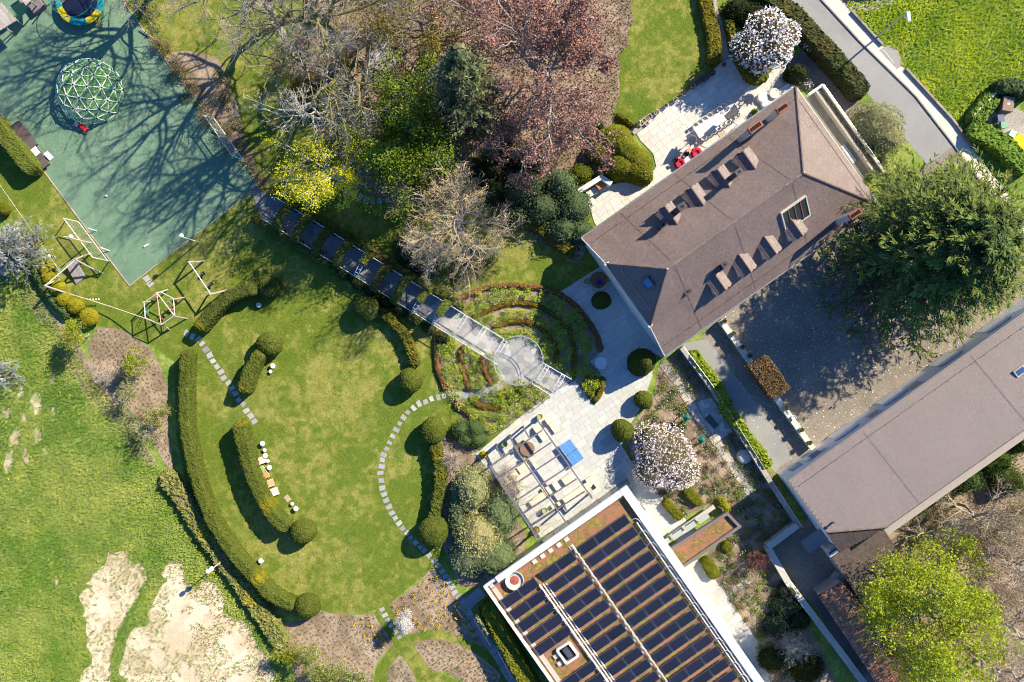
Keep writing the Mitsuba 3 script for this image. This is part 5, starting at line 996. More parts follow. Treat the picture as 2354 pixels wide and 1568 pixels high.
rg = np.random.default_rng(304); b = tree_base(928, 1432, 2.0); k = thing('cherry_tree', 'small white blossoming tree on the grass path beside the daffodils', 'tree'); lv = skeleton(b, 4.2, rg, r=.09, n1=9, top=.7, l1=.50, a1=50, m2=6, m3=5)
add_wood(k, lv, np.array((.3, .25, .2)), rg, False); crown(k, tipsof(lv, 3, (.5, 1)), 8, .14, .13, np.array((.84, .80, .78)), rg, 'lucent', amt=.08, name='blossom')
conifer(18, 570, 5, 9.5, 4.4, 'silvery blue spruce at the left edge, the larger one', 310, (.16, .19, .19), (.30, .34, .34), whorls=16, per=8, side=9, ndl=5, ln=.34, wd=.12, rise=.25, wood=(.2, .17, .14))
conifer(-18, 865, 3.5, 6.5, 2.4, 'second blue spruce, just touching the left edge', 311, (.20, .24, .24), (.30, .34, .34), whorls=12, per=7, side=8, ndl=4, ln=.32, wd=.11)
for i, (x, y, H, l1, c, per, lab) in enumerate(((172, 772, 4.6, .62, (.36, .40, .04), 9, 'bright lime bushy tree left of the tilled bed'), (303, 832, 4.0, .5, (.33, .40, .03), 6, 'small lime green tree in the upper tilled bed'), (292, 905, 3.6, .5, (.28, .33, .05), 2, 'sparse young tree in the middle of the tilled bed'), (352, 942, 3.8, .5, (.30, .34, .05), 3, 'young light green tree at the right side of the tilled bed'), (338, 985, 3.2, .5, (.32, .34, .05), 2, 'lowest sparse young tree of the tilled bed'),
                                               (715, 1515, 5.0, .55, (.30, .35, .05), 6, 'light green young tree at the bottom edge, above the sandy patch'), (760, 1550, 4.6, .55, (.28, .34, .05), 5, 'light green young tree at the bottom edge, second from the left'), (815, 1560, 4.0, .5, (.24, .31, .06), 4, 'light green young tree at the bottom edge, third from the left'), (670, 1505, 3.4, .5, (.33, .35, .03), 6, 'yellowish young bush-like tree at the end of the twiggy hedge'))):
    leafy(x, y, H * .6, H, lab, 320 + i, (.42, .37, .32), c, per=per, spread=.22, size=.18, bs='lucent', r=.07, n1=9, top=.65, l1=l1, a1=55, m2=6, m3=5, fr=(1.0,), name='young_tree')
bare_bush(1830, 1480, 40, 5.0, (.40, .37, .33), 'bare spreading fig-like shrub in the dark lower garden', 340, n=22, m3=4)
bare_bush(1042, 1052, 28, 2.2, (.40, .36, .32), 'grey leafless shrub below the rounded laurels', 341, n=22)
bare_bush(250, 860, 24, 2.6, (.42, .37, .31), 'grey leafless shrub with a white fork at the left end of the tilled bed', 342, n=14)
bare_bush(1742, 1295, 30, 2.6, (.22, .12, .12), 'thin purple leaved tree beside the pale side path', 343, n=16, leafc=(.15, .05, .05), per=1, size=.11)
for i, (x, y, r) in enumerate(((1180, 1120, 30), (1165, 1090, 22))): bare_bush(x, y, r, 2.9, (.42, .36, .30), ('lower' if i == 0 else 'upper') + ' tangle of bare climber twigs over the corner of the steel pergola', 345 + i, n=22, cat='climber', name='bare_climber')
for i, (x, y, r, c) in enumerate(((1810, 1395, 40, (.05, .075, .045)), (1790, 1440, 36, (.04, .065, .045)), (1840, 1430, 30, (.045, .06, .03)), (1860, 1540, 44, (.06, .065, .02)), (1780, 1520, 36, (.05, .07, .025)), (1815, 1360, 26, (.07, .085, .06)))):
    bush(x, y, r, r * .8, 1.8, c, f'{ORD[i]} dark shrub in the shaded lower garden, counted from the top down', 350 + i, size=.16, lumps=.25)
bush(1665, 1163, 14, 22, 1.6, (.32, .33, .03), 'yellow bamboo tuft at the tip of the planted canopy', 360, size=.14, rz=.5)
bush(1672, 930, 14, 17, 1.2, (.15, .2, .03), 'round green shrub spilling over the driveway edge', 362, size=.12)

# shrubs in the bed beside the court
rg = np.random.default_rng(370)
for i, (x, y) in enumerate(((385, 128), (405, 150), (398, 175), (425, 170), (440, 205), (425, 225), (455, 240), (470, 265), (490, 225), (500, 170), (510, 200), (525, 235), (490, 285), (515, 300), (540, 280), (552, 330), (530, 340), (560, 370), (580, 395), (600, 415), (350, 60), (330, 30), (360, 95), (310, -5), (345, 20), (380, 110), (555, 300))):
    h = rg.uniform(.8, 1.8); c = [(.16, .17, .04), (.21, .17, .10), (.13, .15, .05)][i % 3]
    if i % 3 == 1: bare_bush(x, y, rg.uniform(16, 24), h + .4, (.36, .28, .2), f'{ORD[i // 3]} brownish twiggy shrub from the top in the bed along the court', 400 + i, n=16, m3=4, leafc=(.2, .17, .05), per=1, size=.1, group='twiggy shrubs beside the court')
    else: bush(x, y, rg.uniform(12, 20), rg.uniform(10, 18), h, c, f'{ORD[i]} small olive green shrub in the order of the bed along the court', 400 + i, size=.13, lumps=.3, group='olive shrubs beside the court', core=False, inner=.5)

# ================================================================== STEPPING STONES AND FLAGS
def T(c, r, L): return [(588.5 * c + x / 4, 392 * r + y / 4) for x, y in L]
SLATE = np.array([.37, .38, .40])
def stones(name, pts, size, col, seed, z=.03, piece='stone', amt=.12, aspect=1.25, base='m_lawn'):
    rg = np.random.default_rng(seed); P = [at(x, y)[:2] for x, y in pts]; rim, G = [], []
    for i, p in enumerate(P):
        d = np.array(P[min(i + 1, len(P) - 1)]) - np.array(P[max(i - 1, 0)]); a = math.atan2(d[1], d[0]) + math.pi / 2
        w, h = size * aspect * rg.uniform(.85, 1.15), size * rg.uniform(.85, 1.12); c, s = math.cos(a), math.sin(a)
        q = np.array([[-w, -h], [w, -h], [w, h], [-w, h]]) / 2 + rg.uniform(-.07, .07, (4, 2)) * size * 1.6
        q = np.stack([q[:, 0] * c - q[:, 1] * s, q[:, 0] * s + q[:, 1] * c], 1) + p; G.append(Polygon(q).convex_hull); rim.append(Polygon(p + (q - p) * 1.08).convex_hull)
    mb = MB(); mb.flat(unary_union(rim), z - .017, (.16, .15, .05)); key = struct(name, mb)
    for i, g in enumerate(G):
        m = MB(); m.prism(g, z - .02, z, vary(col, 1, amt, .02, rg)[0]); part(key, piece, m)
    return key
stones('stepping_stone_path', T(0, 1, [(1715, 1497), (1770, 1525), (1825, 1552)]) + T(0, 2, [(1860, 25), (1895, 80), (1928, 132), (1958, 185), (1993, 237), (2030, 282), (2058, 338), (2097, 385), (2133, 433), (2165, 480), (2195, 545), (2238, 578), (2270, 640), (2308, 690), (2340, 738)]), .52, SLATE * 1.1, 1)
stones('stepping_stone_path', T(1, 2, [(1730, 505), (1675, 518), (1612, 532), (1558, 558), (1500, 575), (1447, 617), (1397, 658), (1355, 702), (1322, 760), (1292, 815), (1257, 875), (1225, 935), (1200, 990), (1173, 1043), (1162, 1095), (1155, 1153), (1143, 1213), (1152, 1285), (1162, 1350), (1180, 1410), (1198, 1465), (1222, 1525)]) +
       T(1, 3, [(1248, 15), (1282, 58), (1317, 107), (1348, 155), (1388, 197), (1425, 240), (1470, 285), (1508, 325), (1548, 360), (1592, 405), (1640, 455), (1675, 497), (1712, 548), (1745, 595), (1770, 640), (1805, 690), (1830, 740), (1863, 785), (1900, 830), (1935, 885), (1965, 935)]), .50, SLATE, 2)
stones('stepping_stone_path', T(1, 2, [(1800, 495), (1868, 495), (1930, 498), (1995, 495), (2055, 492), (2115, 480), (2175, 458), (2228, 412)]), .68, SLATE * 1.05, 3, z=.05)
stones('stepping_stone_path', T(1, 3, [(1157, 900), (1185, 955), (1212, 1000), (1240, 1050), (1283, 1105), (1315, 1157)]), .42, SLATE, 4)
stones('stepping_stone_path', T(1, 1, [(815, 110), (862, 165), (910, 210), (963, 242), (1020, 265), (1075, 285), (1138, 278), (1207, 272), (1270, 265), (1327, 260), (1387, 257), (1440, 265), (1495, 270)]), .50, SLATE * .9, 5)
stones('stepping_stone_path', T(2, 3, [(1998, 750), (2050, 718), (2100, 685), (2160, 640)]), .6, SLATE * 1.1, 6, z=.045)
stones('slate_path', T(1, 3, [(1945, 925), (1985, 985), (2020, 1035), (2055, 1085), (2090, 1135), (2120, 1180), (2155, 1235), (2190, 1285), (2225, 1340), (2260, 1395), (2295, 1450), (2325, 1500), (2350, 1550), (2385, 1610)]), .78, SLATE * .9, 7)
stones('slate_path', T(1, 3, [(2050, 760), (2010, 790), (1965, 835), (1925, 880)]), 1.0, SLATE * .95, 8)
stones('woodland_slabs', T(1, 0, [(1040, 295), (1105, 310), (1165, 325), (1215, 332), (1258, 318)]), .85, SLATE, 9, z=.05)
stones('lawn_slabs', T(0, 1, [(1350, 995), (1385, 1045)]), .6, (.50, .47, .42), 10, aspect=1)
stones('flower_bed_path', T(2, 2, [(1400, 235), (1440, 280), (1480, 325), (1520, 380), (1562, 440), (1600, 505), (1630, 560), (1660, 610), (1690, 660), (1720, 712), (1755, 765), (1792, 815), (1830, 862), (1870, 912), (1907, 965), (1942, 1020), (1975, 1070), (2005, 1115), (2035, 1162), (2068, 1212), (2102, 1266), (2142, 1322), (2182, 1372), (2222, 1422)]), .80, (.50, .47, .43), 11, z=.05, aspect=1.1)
def crazy(name, pg, cell, col, seed, z=.05, base=(.40, .36, .30), gap=.035, amt=.14, piece='flagstone', cap=300):
    rg = np.random.default_rng(seed); P = inside(pg.buffer(cell), cell, .42, rg); from scipy.spatial import Voronoi
    vr = Voronoi(P); mb = MB(); mb.flat(pg, z - .022, base); key = struct(name, mb); L = []
    for r in vr.point_region:
        R = vr.regions[r]
        if not R or -1 in R: continue
        g = Polygon(vr.vertices[R]).buffer(-gap / 2).intersection(pg); L += [x for x in geoms(g) if x.area > .03]
    L.sort(key=lambda g: -g.area); rest = MB()
    for i, g in enumerate(L):
        m = MB() if i < cap else rest; m.prism(g.simplify(.01), z - .025, z + rg.uniform(-.004, .004), vary(col, 1, amt, .025, rg)[0])
        if i < cap: part(key, piece, m)
    part(key, piece + '_field', rest, kind='stuff'); return key
PC = np.array(at(*zr(1185, 1075))[:2]); PR = 325 * .1712 * KU
plaza = Point(PC).buffer(PR, 24)
ZP = lambda L: Polygon([tuple(at(*zr(x, y))[:2]) for x, y in L])
crazy('round_plaza', plaza, .72, (.37, .38, .40), 21, .055)
ARM0 = tpoly(1, 1, [(1690, 1100), (1840, 1180), (2400, 1500), (2250, 1800), (1500, 1450)])
ARM1 = unary_union([tpoly(1, 1, [(-60, 110), (40, 180), (170, 240), (1720, 1190), (1800, 1240), (2310, 1560), (2130, 1740), (1620, 1395), (60, 450), (0, 320)])]).difference(plaza)
crazy('arbour_path', ARM1.intersection(ARM0), .8, (.40, .40, .40), 25, .05, base=(.46, .43, .37))
crazy('arbour_path', ARM1.difference(ARM0.buffer(.02)), .95, (.25, .255, .27), 22, .05, base=(.42, .38, .32), cap=160)
ARM2 = ZP([(1440, 1060), (1545, 1110), (1910, 1330), (1640, 1565), (1380, 1400), (1330, 1330)]).difference(plaza)
crazy('arbour_path', ARM2, .6, (.38, .38, .39), 23, .05)
crazy('paved_square', tpoly(2, 2, [(1700, 560), (1830, 520), (1900, 620), (2025, 830), (1920, 905), (1830, 820), (1760, 700)]), .55, (.50, .49, .47), 24, .055)
m = MB(); m.box(tl(2, 2, 1838, 742, .1), (1.6, .7, .14), (.10, .11, .12), -math.radians(50)); single('iron_grate', 'dark iron grate lying on the paved square beside the driveway wall', 'grate', m)

# ================================================================== SMALL PLANTS
rg = np.random.default_rng(500)
blocked = unary_union([plaza, ARM1, ARM2] + [LineString([at(*zr(*p))[:2] for p in L]).buffer(.42) for L in ([(560, 500), (700, 450), (850, 380), (1000, 320), (1200, 300), (1400, 330), (1550, 390), (1700, 490), (1850, 650), (1920, 800), (1940, 1000), (1920, 1330)], [(840, 650), (1100, 555), (1250, 550), (1500, 650), (1680, 870), (1680, 1130)], [(440, 880), (400, 980), (420, 1120), (530, 1480)], [(690, 1000), (720, 1200), (830, 1420)], [(0, 1500), (700, 1500), (900, 1400), (1010, 1330)], [(520, 1615), (700, 1700), (930, 1715)])])
spots = inside(ROSE.buffer(-.4).difference(blocked), .74, .42, rg)
for i, p in enumerate(spots):
    sh = rg.uniform(.35, .62); h = rg.uniform(.5, .95); m = MB(); n = 120; q = rg.normal(0, .45, (n, 3)) * [sh, sh, .3] * 1.15; q[:, 2] = np.abs(q[:, 2]) * 1.2 + .2 * h + h * .3
    c = [(.32, .41, .045), (.27, .38, .035), (.38, .43, .07), (.23, .32, .05)][rg.integers(4)]
    for a in rg.uniform(0, 6.28, 4): m.tube([[p[0], p[1], 0], [p[0] + .3 * sh * math.cos(a), p[1] + .3 * sh * math.sin(a), h * .8]], [.015, .01], (.2, .16, .1), 3)
    k = thing('rose_bush', 'young green rose bush in the bare soil between the box edgings', 'rose bush', 'rose bushes in the rose garden'); part(k, 'stems', m)
    m = MB(); m.leaves(np.r_[p, 0] + q, .16, vary(c, n, .22, .07, rg), .5, rg)
    if i % 5 == 0: m.leaves(np.r_[p, h * .5] + rg.normal(0, .25, (5, 3)) * [1, 1, .3] + [0, 0, .35], .10, (.75, .70, .60), 1, rg)
    part(k, 'foliage', m, 'leaf')
for i, (x, y) in enumerate(zip([1352, 1358, 1364, 1352, 1360, 1370, 1345], [868, 880, 893, 900, 906, 872, 885])):
    bush(x, y, 9, 9, .9, (.17, .21, .022), f'{ORD[i]} leafy green shrub of the pointed terrace bed, from its upper left', 520 + i, size=.13, group='shrubs in the pointed terrace bed', lumps=.3)
def clump(name, label, cat, p, r, h, n, c, size, rg, group, flower=None, nf=0, bl=False):
    m = MB(); q = np.c_[rg.normal(0, r * .55, (n, 2)), rg.uniform(.05, h, n)]
    if bl: m.blades(np.c_[p + q[:, :2], np.zeros(n)], h, vary(c, n, .2, .06, rg), w=.02, spread=.35, rg=rg)
    else: m.leaves(np.r_[p, 0] + q, size, vary(c, n, .22, .07, rg), .5, rg)
    if nf: m.leaves(np.c_[p + rg.normal(0, r * .6, (nf, 2)), rg.uniform(h * .8, h * 1.2, nf)], .11, vary(flower, nf, .1, .03, rg), 1.2, rg, .9)
    return single(name, label, cat, m, 'leaf', group)
def rows(pg, along, gap, step, rg, jit=.12):
    a = np.array([math.cos(along), math.sin(along)]); b = np.array([-a[1], a[0]]); c = np.array(pg.centroid.coords[0]); u = np.arange(-40, 40, step); v = np.arange(-40, 40, gap)
    U, W = np.meshgrid(u, v); p = c + U.reshape(-1, 1) * a + W.reshape(-1, 1) * b + rg.normal(0, jit, (U.size, 2)); shapely.prepare(pg); return p[shapely.contains_xy(pg, p[:, 0], p[:, 1])]
RA = math.radians(-58)
for p in rows(BEDS['daffodil'].buffer(-.2), RA, .62, .72, rg, .16):
    yel = rg.random() < .62; clump('daffodil_clump', 'clump of yellow daffodils in the drip-hosed soil bed', 'daffodils', p, .17, .30, 26, (.13, .17, .03), .1, rg, 'daffodil clumps in the soil beds', (.78, .52, .01), 11 if yel else 3, True) if rg.random() < .9 else None
for p in inside(tpoly(1, 3, [(850, 990), (1060, 950), (1240, 1220), (1150, 1300), (1000, 1180), (900, 1110)]), .75, .4, rg):
    clump('daffodil_clump', 'clump of yellow daffodils in the drip-hosed soil bed', 'daffodils', p, .17, .30, 26, (.13, .17, .03), .1, rg, 'daffodil clumps in the soil beds', (.78, .52, .01), 11, True)
per = BEDS['perennial']
notpath = LineString([at(588.5 * 2 + x / 4, 784 + y / 4)[:2] for x, y in [(1400, 235), (1562, 440), (1690, 660), (1830, 862), (1975, 1070), (2102, 1266), (2222, 1422)]]).buffer(.55)
sq = tpoly(2, 2, [(1680, 550), (1830, 500), (2050, 830), (1920, 925)])
pp = inside(per.buffer(-.25).difference(notpath).difference(sq).difference(Point(at(1527, 1048, 3)[:2]).buffer(3.2)), .82, .45, rg)
for p in pp[rg.permutation(len(pp))[:290]]:
    k = rg.integers(4)
    clump('perennial', ['dark green leafy perennial with small white flowers in the flower bed', 'olive green leafy perennial in the flower bed', 'low bronze leaved perennial in the flower bed', 'fresh green perennial tuft in the flower bed'][k], 'plant', p, rg.uniform(.3, .5), rg.uniform(.25, .5), 95, [(.10, .15, .05), (.17, .20, .05), (.19, .15, .09), (.18, .25, .05)][k], .15, rg, ['white flowered perennials', 'olive perennials', 'bronze perennials', 'fresh green perennials'][k] + ' in the flower bed', (.78, .76, .70), 5 if k == 0 else 0)
for st, lab in (([(1410, 170), (1470, 250), (1530, 320), (1590, 390), (1650, 450), (1690, 490)], 'upper right'), ([(1440, 370), (1490, 450), (1530, 510), (1580, 580)], 'upper left'), ([(1760, 830), (1800, 900), (1850, 960), (1900, 1030)], 'middle'), ([(2050, 1100), (2110, 1170), (2170, 1240), (2230, 1330)], 'lower right'), ([(2110, 1350), (2160, 1420), (2200, 1490), (2220, 1560)], 'lowest')):
    P = resample([at(1177 + x / 4, 784 + y / 4) for x, y in st], .62)
    for ip, p in enumerate(P):
        m = MB(); n = 110; q = rg.normal(0, .3, (n, 3)) * [1, 1, .55]; q[:, 2] = np.abs(q[:, 2]) + .1; fan_leaves(m, p + q, q + [0, 0, .3], .16, .05, vary((.23, .28, .19), n, .15, .04, rg), rg)
        single('lavender', f'{ORD[ip]} silvery lavender cushion from the top in the {lab} row of the flower bed', 'lavender', m, 'leaf', f'lavender row, {lab}')
def hoses(name, pg, along, gap, seed, wob=.10, label='tan drip hose lying across the soil', group='drip hoses'):
    hn = 0; a = np.array([math.cos(along), math.sin(along)]); b = np.array([-a[1], a[0]]); c = np.array(pg.centroid.coords[0]); q = pg.buffer(-.25)
    for v in np.arange(-25, 25, gap):
        ln = LineString([c + b * v - a * 50, c + b * v + a * 50]).intersection(q)
        for g in getattr(ln, 'geoms', [ln]):
            if g.is_empty or g.length < 1.2: continue
            P = resample(np.array(g.coords), .5); P = P + b * ((vn(np.c_[P, P[:, :1] * 0], .7, seed, 2) - .5) * 4 * wob)[:, None]
            m = MB(); hn += 1; m.tube(np.c_[P, np.full(len(P), .05)], .022, (.46, .31, .19), 4); single('drip_hose', f'{ORD[hn - 1]} {label}, counted across the bed', 'hose', m, group=group)
hoses('h', BEDS['daffodil'], RA, 1.25, 1, label='tan drip hose in the daffodil bed', group='drip hoses in the daffodil bed')
hoses('h', BEDS['bottom'], RA, 1.3, 2, label='tan drip hose in the sandy bed', group='drip hoses in the sandy bed')
hoses('h', BEDS['left'], math.radians(-57), .95, 3, label='tan drip hose in the tilled bed', group='drip hoses in the tilled bed')
hoses('h', per.difference(sq), math.radians(-50), 1.15, 4, label='tan drip hose in the flower bed', group='drip hoses in the flower bed')
for i, off in enumerate(np.arange(.35, 3.2, .6)):         # hoses that follow the curve of the arc bed
    g = BEDS['arc'].buffer(-off)
    if g.is_empty: continue
    for h in geoms(g): P = resample(np.array(h.exterior.coords), .5); m = MB(); m.tube(np.c_[P, np.full(len(P), .05)], .02, (.46, .31, .19), 4); single('drip_hose', f'{ORD[i]} tan drip hose ring from the edge of the arc-shaped bed at the bottom', 'hose', m)
def stuff(name, label, cat, mb, bs='leaf'): k = num(name); scene[k] = ply(mb, bs); labels[k] = {'kind': 'stuff', 'label': label, 'category': cat}; return k
m = MB()
for b, n, dens in (('bottom', .5, 1), ('arc', .42, 1), ('wedge', .4, 1), ('left', .5, 1), ('edge', .5, 1), ('border', .6, 1)):
    for p in rows(BEDS[b].buffer(-.15), RA, n, n * .9, rg, .1):
        k = rg.integers(8, 18); q = np.c_[p + rg.normal(0, .06, (k, 2)), rg.uniform(.03, .14, k)]; m.leaves(q, .09, vary([(.14, .19, .03), (.17, .17, .05), (.08, .13, .04)][rg.integers(3)], k, .2, .05, rg), .4, rg)
stuff('seedlings', 'rows of small green seedlings on the soil beds', 'seedlings', m)
# meadow grass, lawn blades, bare-patch tufts, leaf litter
bedsU = unary_union([BEDS[k] for k in BEDS if k != 'edge'] + [COURT, LAWN2])
MEAD = poly([(-30, 460), (55, 600), (110, 700), (210, 860), (300, 960), (370, 1080), (440, 1195), (520, 1300), (600, 1430), (650, 1500), (690, 1600), (-30, 1600)])
M2 = tpoly(3, 0, [(700, -60), (760, 100), (960, 320), (1050, 420), (1200, 470), (1250, 640), (1480, 870), (1760, 1150), (2110, 830), (2400, 700), (2400, -60)])
def tufts(pg, step, h, cols, w, seed, k=3, lean=(-.75, -.45), rgx=None, clump_s=.35, flat=0):
    rg = np.random.default_rng(seed); p = inside(pg, step, .5, rg); q = vn(np.c_[p, p[:, :1] * 0], clump_s, seed, 3); z = n3(p); z = np.repeat(z, k, 0); z[:, :2] += rg.normal(0, step * .35, (len(z), 2))
    t = np.clip((np.repeat(q, k) - .3) / .4, 0, 1)[:, None]; C = np.asarray(cols[0]) * (1 - t) + np.asarray(cols[1]) * t; m = MB(); hh = h * (.5 + np.repeat(q, k))
    CC = np.clip(C * vary((1, 1, 1), len(z), .26, .08, rg), .004, .9)
    if flat: z[:, 2] = hh * rg.uniform(.05, .7, len(z)); fan_leaves(m, z, np.r_[lean, .22] + rg.normal(0, .38, (len(z), 3)) * [1, 1, .4], flat * 1.25, flat * .34, CC, rg)
    else: m.blades(z, hh, CC, lean, w, .5, rg)
    return m
stuff('meadow_grass', 'long rough green meadow grass in the left field', 'grass', tufts(MEAD.difference(bedsU), .25, .22, ((.12, .22, .035), (.34, .39, .085)), .055, 601, flat=.26))
stuff('meadow_grass', 'bright lush meadow grass at the upper right', 'grass', tufts(M2, .23, .24, ((.17, .28, .008), (.38, .46, .02)), .06, 602, clump_s=.55, flat=.26))
rgd = np.random.default_rng(603); p = inside(BEDS['sandy'].buffer(.5).union(PATCHES), .34, .5, rgd); d = vn(np.c_[p, p[:, :1] * 0], .45, 9, 3); e = shapely.distance(shapely.points(p), BEDS['sandy'].boundary)
p = p[(d > .48) | ((e < 1.6) & (rgd.random(len(p)) < .9 - .4 * e))]; z = np.repeat(n3(p), 7, 0); z[:, :2] += rgd.normal(0, .10, (len(z), 2)); m = MB(); m.blades(z, .2, vary((.20, .27, .08), len(z), .25, .08, rgd), (-.2, .1), .045, .6, rgd)
stuff('sparse_grass', 'sparse grass tufts on the bare sandy ground', 'grass', m)
notlawn = unary_union([bedsU, TERR_N, TERR_W, plaza, ARM1, BEDS['woodland']])
lawn = tufts(LAWN.difference(notlawn).union(LAWN2), .26, .05, ((.14, .19, .03), (.28, .28, .075)), .045, 604, k=2, lean=(0, 0), clump_s=.3)
stuff('lawn_grass', 'short mown lawn grass', 'grass', lawn)
p = inside(BEDS['woodland'].difference(TERR_N), .30, .5, rgd); n = len(p) * 2; z = np.repeat(n3(p), 2, 0) + rgd.normal(0, .08, (n, 3)); z[:, 2] = rgd.uniform(.03, .25, n); t = vn(z * [1, 1, 0], .35, 7, 3)[:, None]
C = np.where(t > .52, [.075, .10, .022], [.17, .115, .065]); m = MB(); m.leaves(z, .20, np.clip(C * vary((1, 1, 1), n, .3, .08, rgd), .004, .9), .6, rgd); stuff('woodland_ground_cover', 'ivy and brown leaf litter under the trees', 'ground cover', m)
for nm, pg, st in (('dandelions', MEAD.difference(bedsU), 2.4), ):
    p = inside(pg, st, .5, rgd); q = vn(np.c_[p, p[:, :1] * 0], .12, 4, 2); p = p[q > .5]; z = np.repeat(n3(p, .32), 3, 0); z[:, :2] += rgd.normal(0, .25, (len(z), 2)); m = MB(); m.leaves(z, .13, (.75, .55, .01), 1.5, rgd, .95); stuff(nm, 'yellow dandelion flowers dotted over the left field', 'flowers', m)
COURTY = poly([(1640, 740), (1770, 650), (1990, 490), (2150, 640), (2250, 770), (1810, 1085), (1740, 990)])
p = inside(COURTY, .55, .5, rgd); p = p[rgd.random(len(p)) < .6]; m = MB(); z = n3(p, .035); N = len(z); m.leaves(z, .17, (.74, .72, .72), 3.0, rgd, .8)
p = inside(tpoly(3, 3, [(40, 330), (300, 150), (420, 60), (640, 560), (700, 660), (300, 620)]), .6, .5, rgd); m.leaves(n3(p[rgd.random(len(p)) < .4], .035), .13, (.7, .7, .7), 3.0, rgd, .8)
stuff('fallen_petals', 'white petals scattered over the cobbled courtyard', 'petals', m, 'matte')
p = inside(tpoly(1, 3, [(960, 1180), (1120, 1180), (1150, 1360), (1000, 1340)]), .22, .5, rgd); m = MB(); m.leaves(n3(p, .04), .1, (.78, .72, .68), 3.0, rgd, .8); stuff('fallen_petals', 'white petals fallen on the sandy bed beside the cherry tree', 'petals', m, 'matte')
p = inside(poly([(2100, 1110), (2420, 980), (2420, 1640), (2100, 1640), (2060, 1300)]), .34, .5, rgd); z = n3(p, .08); m = MB(); m.leaves(z, .22, np.clip(np.array((.27, .2, .13)) * vary((1, 1, 1), len(z), .3, .08, rgd), .004, .9), .8, rgd)
sheet('woodland_floor', ragged(poly([(2030, 1230), (2100, 1180), (2380, 1000), (2440, 1660), (2080, 1660), (2000, 1400)]), .5), .012, 'm_soil'); stuff('leaf_litter', 'brown leaf litter under the bare trees on the right', 'leaf litter', m)
sheet('lower_garden_soil', poly([(1760, 1290), (1790, 1310), (1850, 1420), (1960, 1640), (1760, 1640), (1740, 1450)]), .018, 'm_soil')

# ================================================================== THINGS
ro = np.random.default_rng(700)
WHITE, LOG, STEEL, TEAL = np.array((.74, .73, .70)), np.array((.42, .38, .35)), np.array((.17, .155, .19)), np.array((.02, .30, .33))
Q1 = lambda z, *L: [tl(0, 1, x, y, z) for x, y in L]
def log_(m, p, q, r, c=LOG): m.tube(smoothline([p, (np.asarray(p) + q) / 2 + ro.normal(0, .05, 3), q], 6), np.linspace(r, r * .85, 6), vary(c, 1, .08, .02, ro)[0], 8)

# ---- climbing dome
fr = 3; ico = trimesh.creation.icosahedron(); pts = {}; tri = []
def gp(a, b, c, i, j): p = a * (fr - i - j) / fr + b * i / fr + c * j / fr; return tuple(np.round(p / np.linalg.norm(p), 5))
for f in ico.faces:
    a, b, c = ico.vertices[f]
    for i in range(fr):
        for j in range(fr - i):
            tri.append((gp(a, b, c, i, j), gp(a, b, c, i + 1, j), gp(a, b, c, i, j + 1)))
            if i + j < fr - 1: tri.append((gp(a, b, c, i + 1, j), gp(a, b, c, i + 1, j + 1), gp(a, b, c, i, j + 1)))
Rr = trimesh.transformations.euler_matrix(.35, .2, .5)[:3, :3]
dc = tl(0, 0, 790, 822, 1.1); DR, DHH = 3.72, 2.55
dp = lambda v: np.array([dc[0], dc[1], 0]) + (Rr @ np.array(v)) * [DR, DR, DHH] + [0, 0, .12]
tri = [t for t in tri if min((Rr @ np.array(v))[2] for v in t) > -.18]
dome_ = thing('climbing_dome', 'geodesic climbing dome of white struts with bright green rope nets, on the sports court', 'climbing frame')
edges = {tuple(sorted((t[i], t[(i + 1) % 3]))) for t in tri for i in range(3)}
for e in sorted(edges): m = MB(); m.tube([dp(e[0]), dp(e[1])], .052, (.72, .74, .70), 6); part(dome_, 'strut', m)
for v in sorted({v for t in tri for v in t}): m = MB(); m.ball(dp(v), .115, (.02, .05, .06), 1); part(dome_, 'joint', m)
NET = np.array((.30, .66, .20))
for t in tri:
    P = np.array([dp(v) for v in t]); c = P.mean(0); m = MB(); c = c * [1, 1, 1] - [0, 0, .08]
    for k in (.78, .52, .26):
        q = c + (P - c) * k
        for i in range(3): m.tube([q[i], (q[i] + q[(i + 1) % 3]) / 2 - [0, 0, .04], q[(i + 1) % 3]], .012, NET, 3)
    for i in range(3):
        m.tube([(P[i] + P[(i + 1) % 3]) / 2, c], .012, NET, 3); m.tube([P[i], c], .012, NET, 3)
    part(dome_, 'net', m)
for k, (x, y, r) in enumerate(((700, 770, 0.9), (930, 690, .7))):   # funnel nets hanging inside
    m = MB()
    for zz, rr in ((.5, r), (.8, r * .85), (1.1, r * .7), (1.5, r * .5)): an = np.linspace(0, 2 * np.pi, 10); p = tl(0, 0, x, y, zz); m.tube(np.stack([p[0] + rr * np.cos(an), p[1] + rr * np.sin(an), an * 0 + zz], 1), .03, NET, 3)
    for a in np.linspace(0, 2 * np.pi, 9)[:-1]: p = tl(0, 0, x, y, 1); m.tube([[p[0] + r * math.cos(a), p[1] + r * math.sin(a), .5], [p[0] + r * .5 * math.cos(a), p[1] + r * .5 * math.sin(a), 1.5]], .025, NET, 3)
    part(dome_, 'funnel_net', m)
m = MB(); m.box(tl(0, 0, 702, 1020, 1.0), (.95, .75, .05), (.72, .76, .72), .5); part(dome_, 'platform', m)

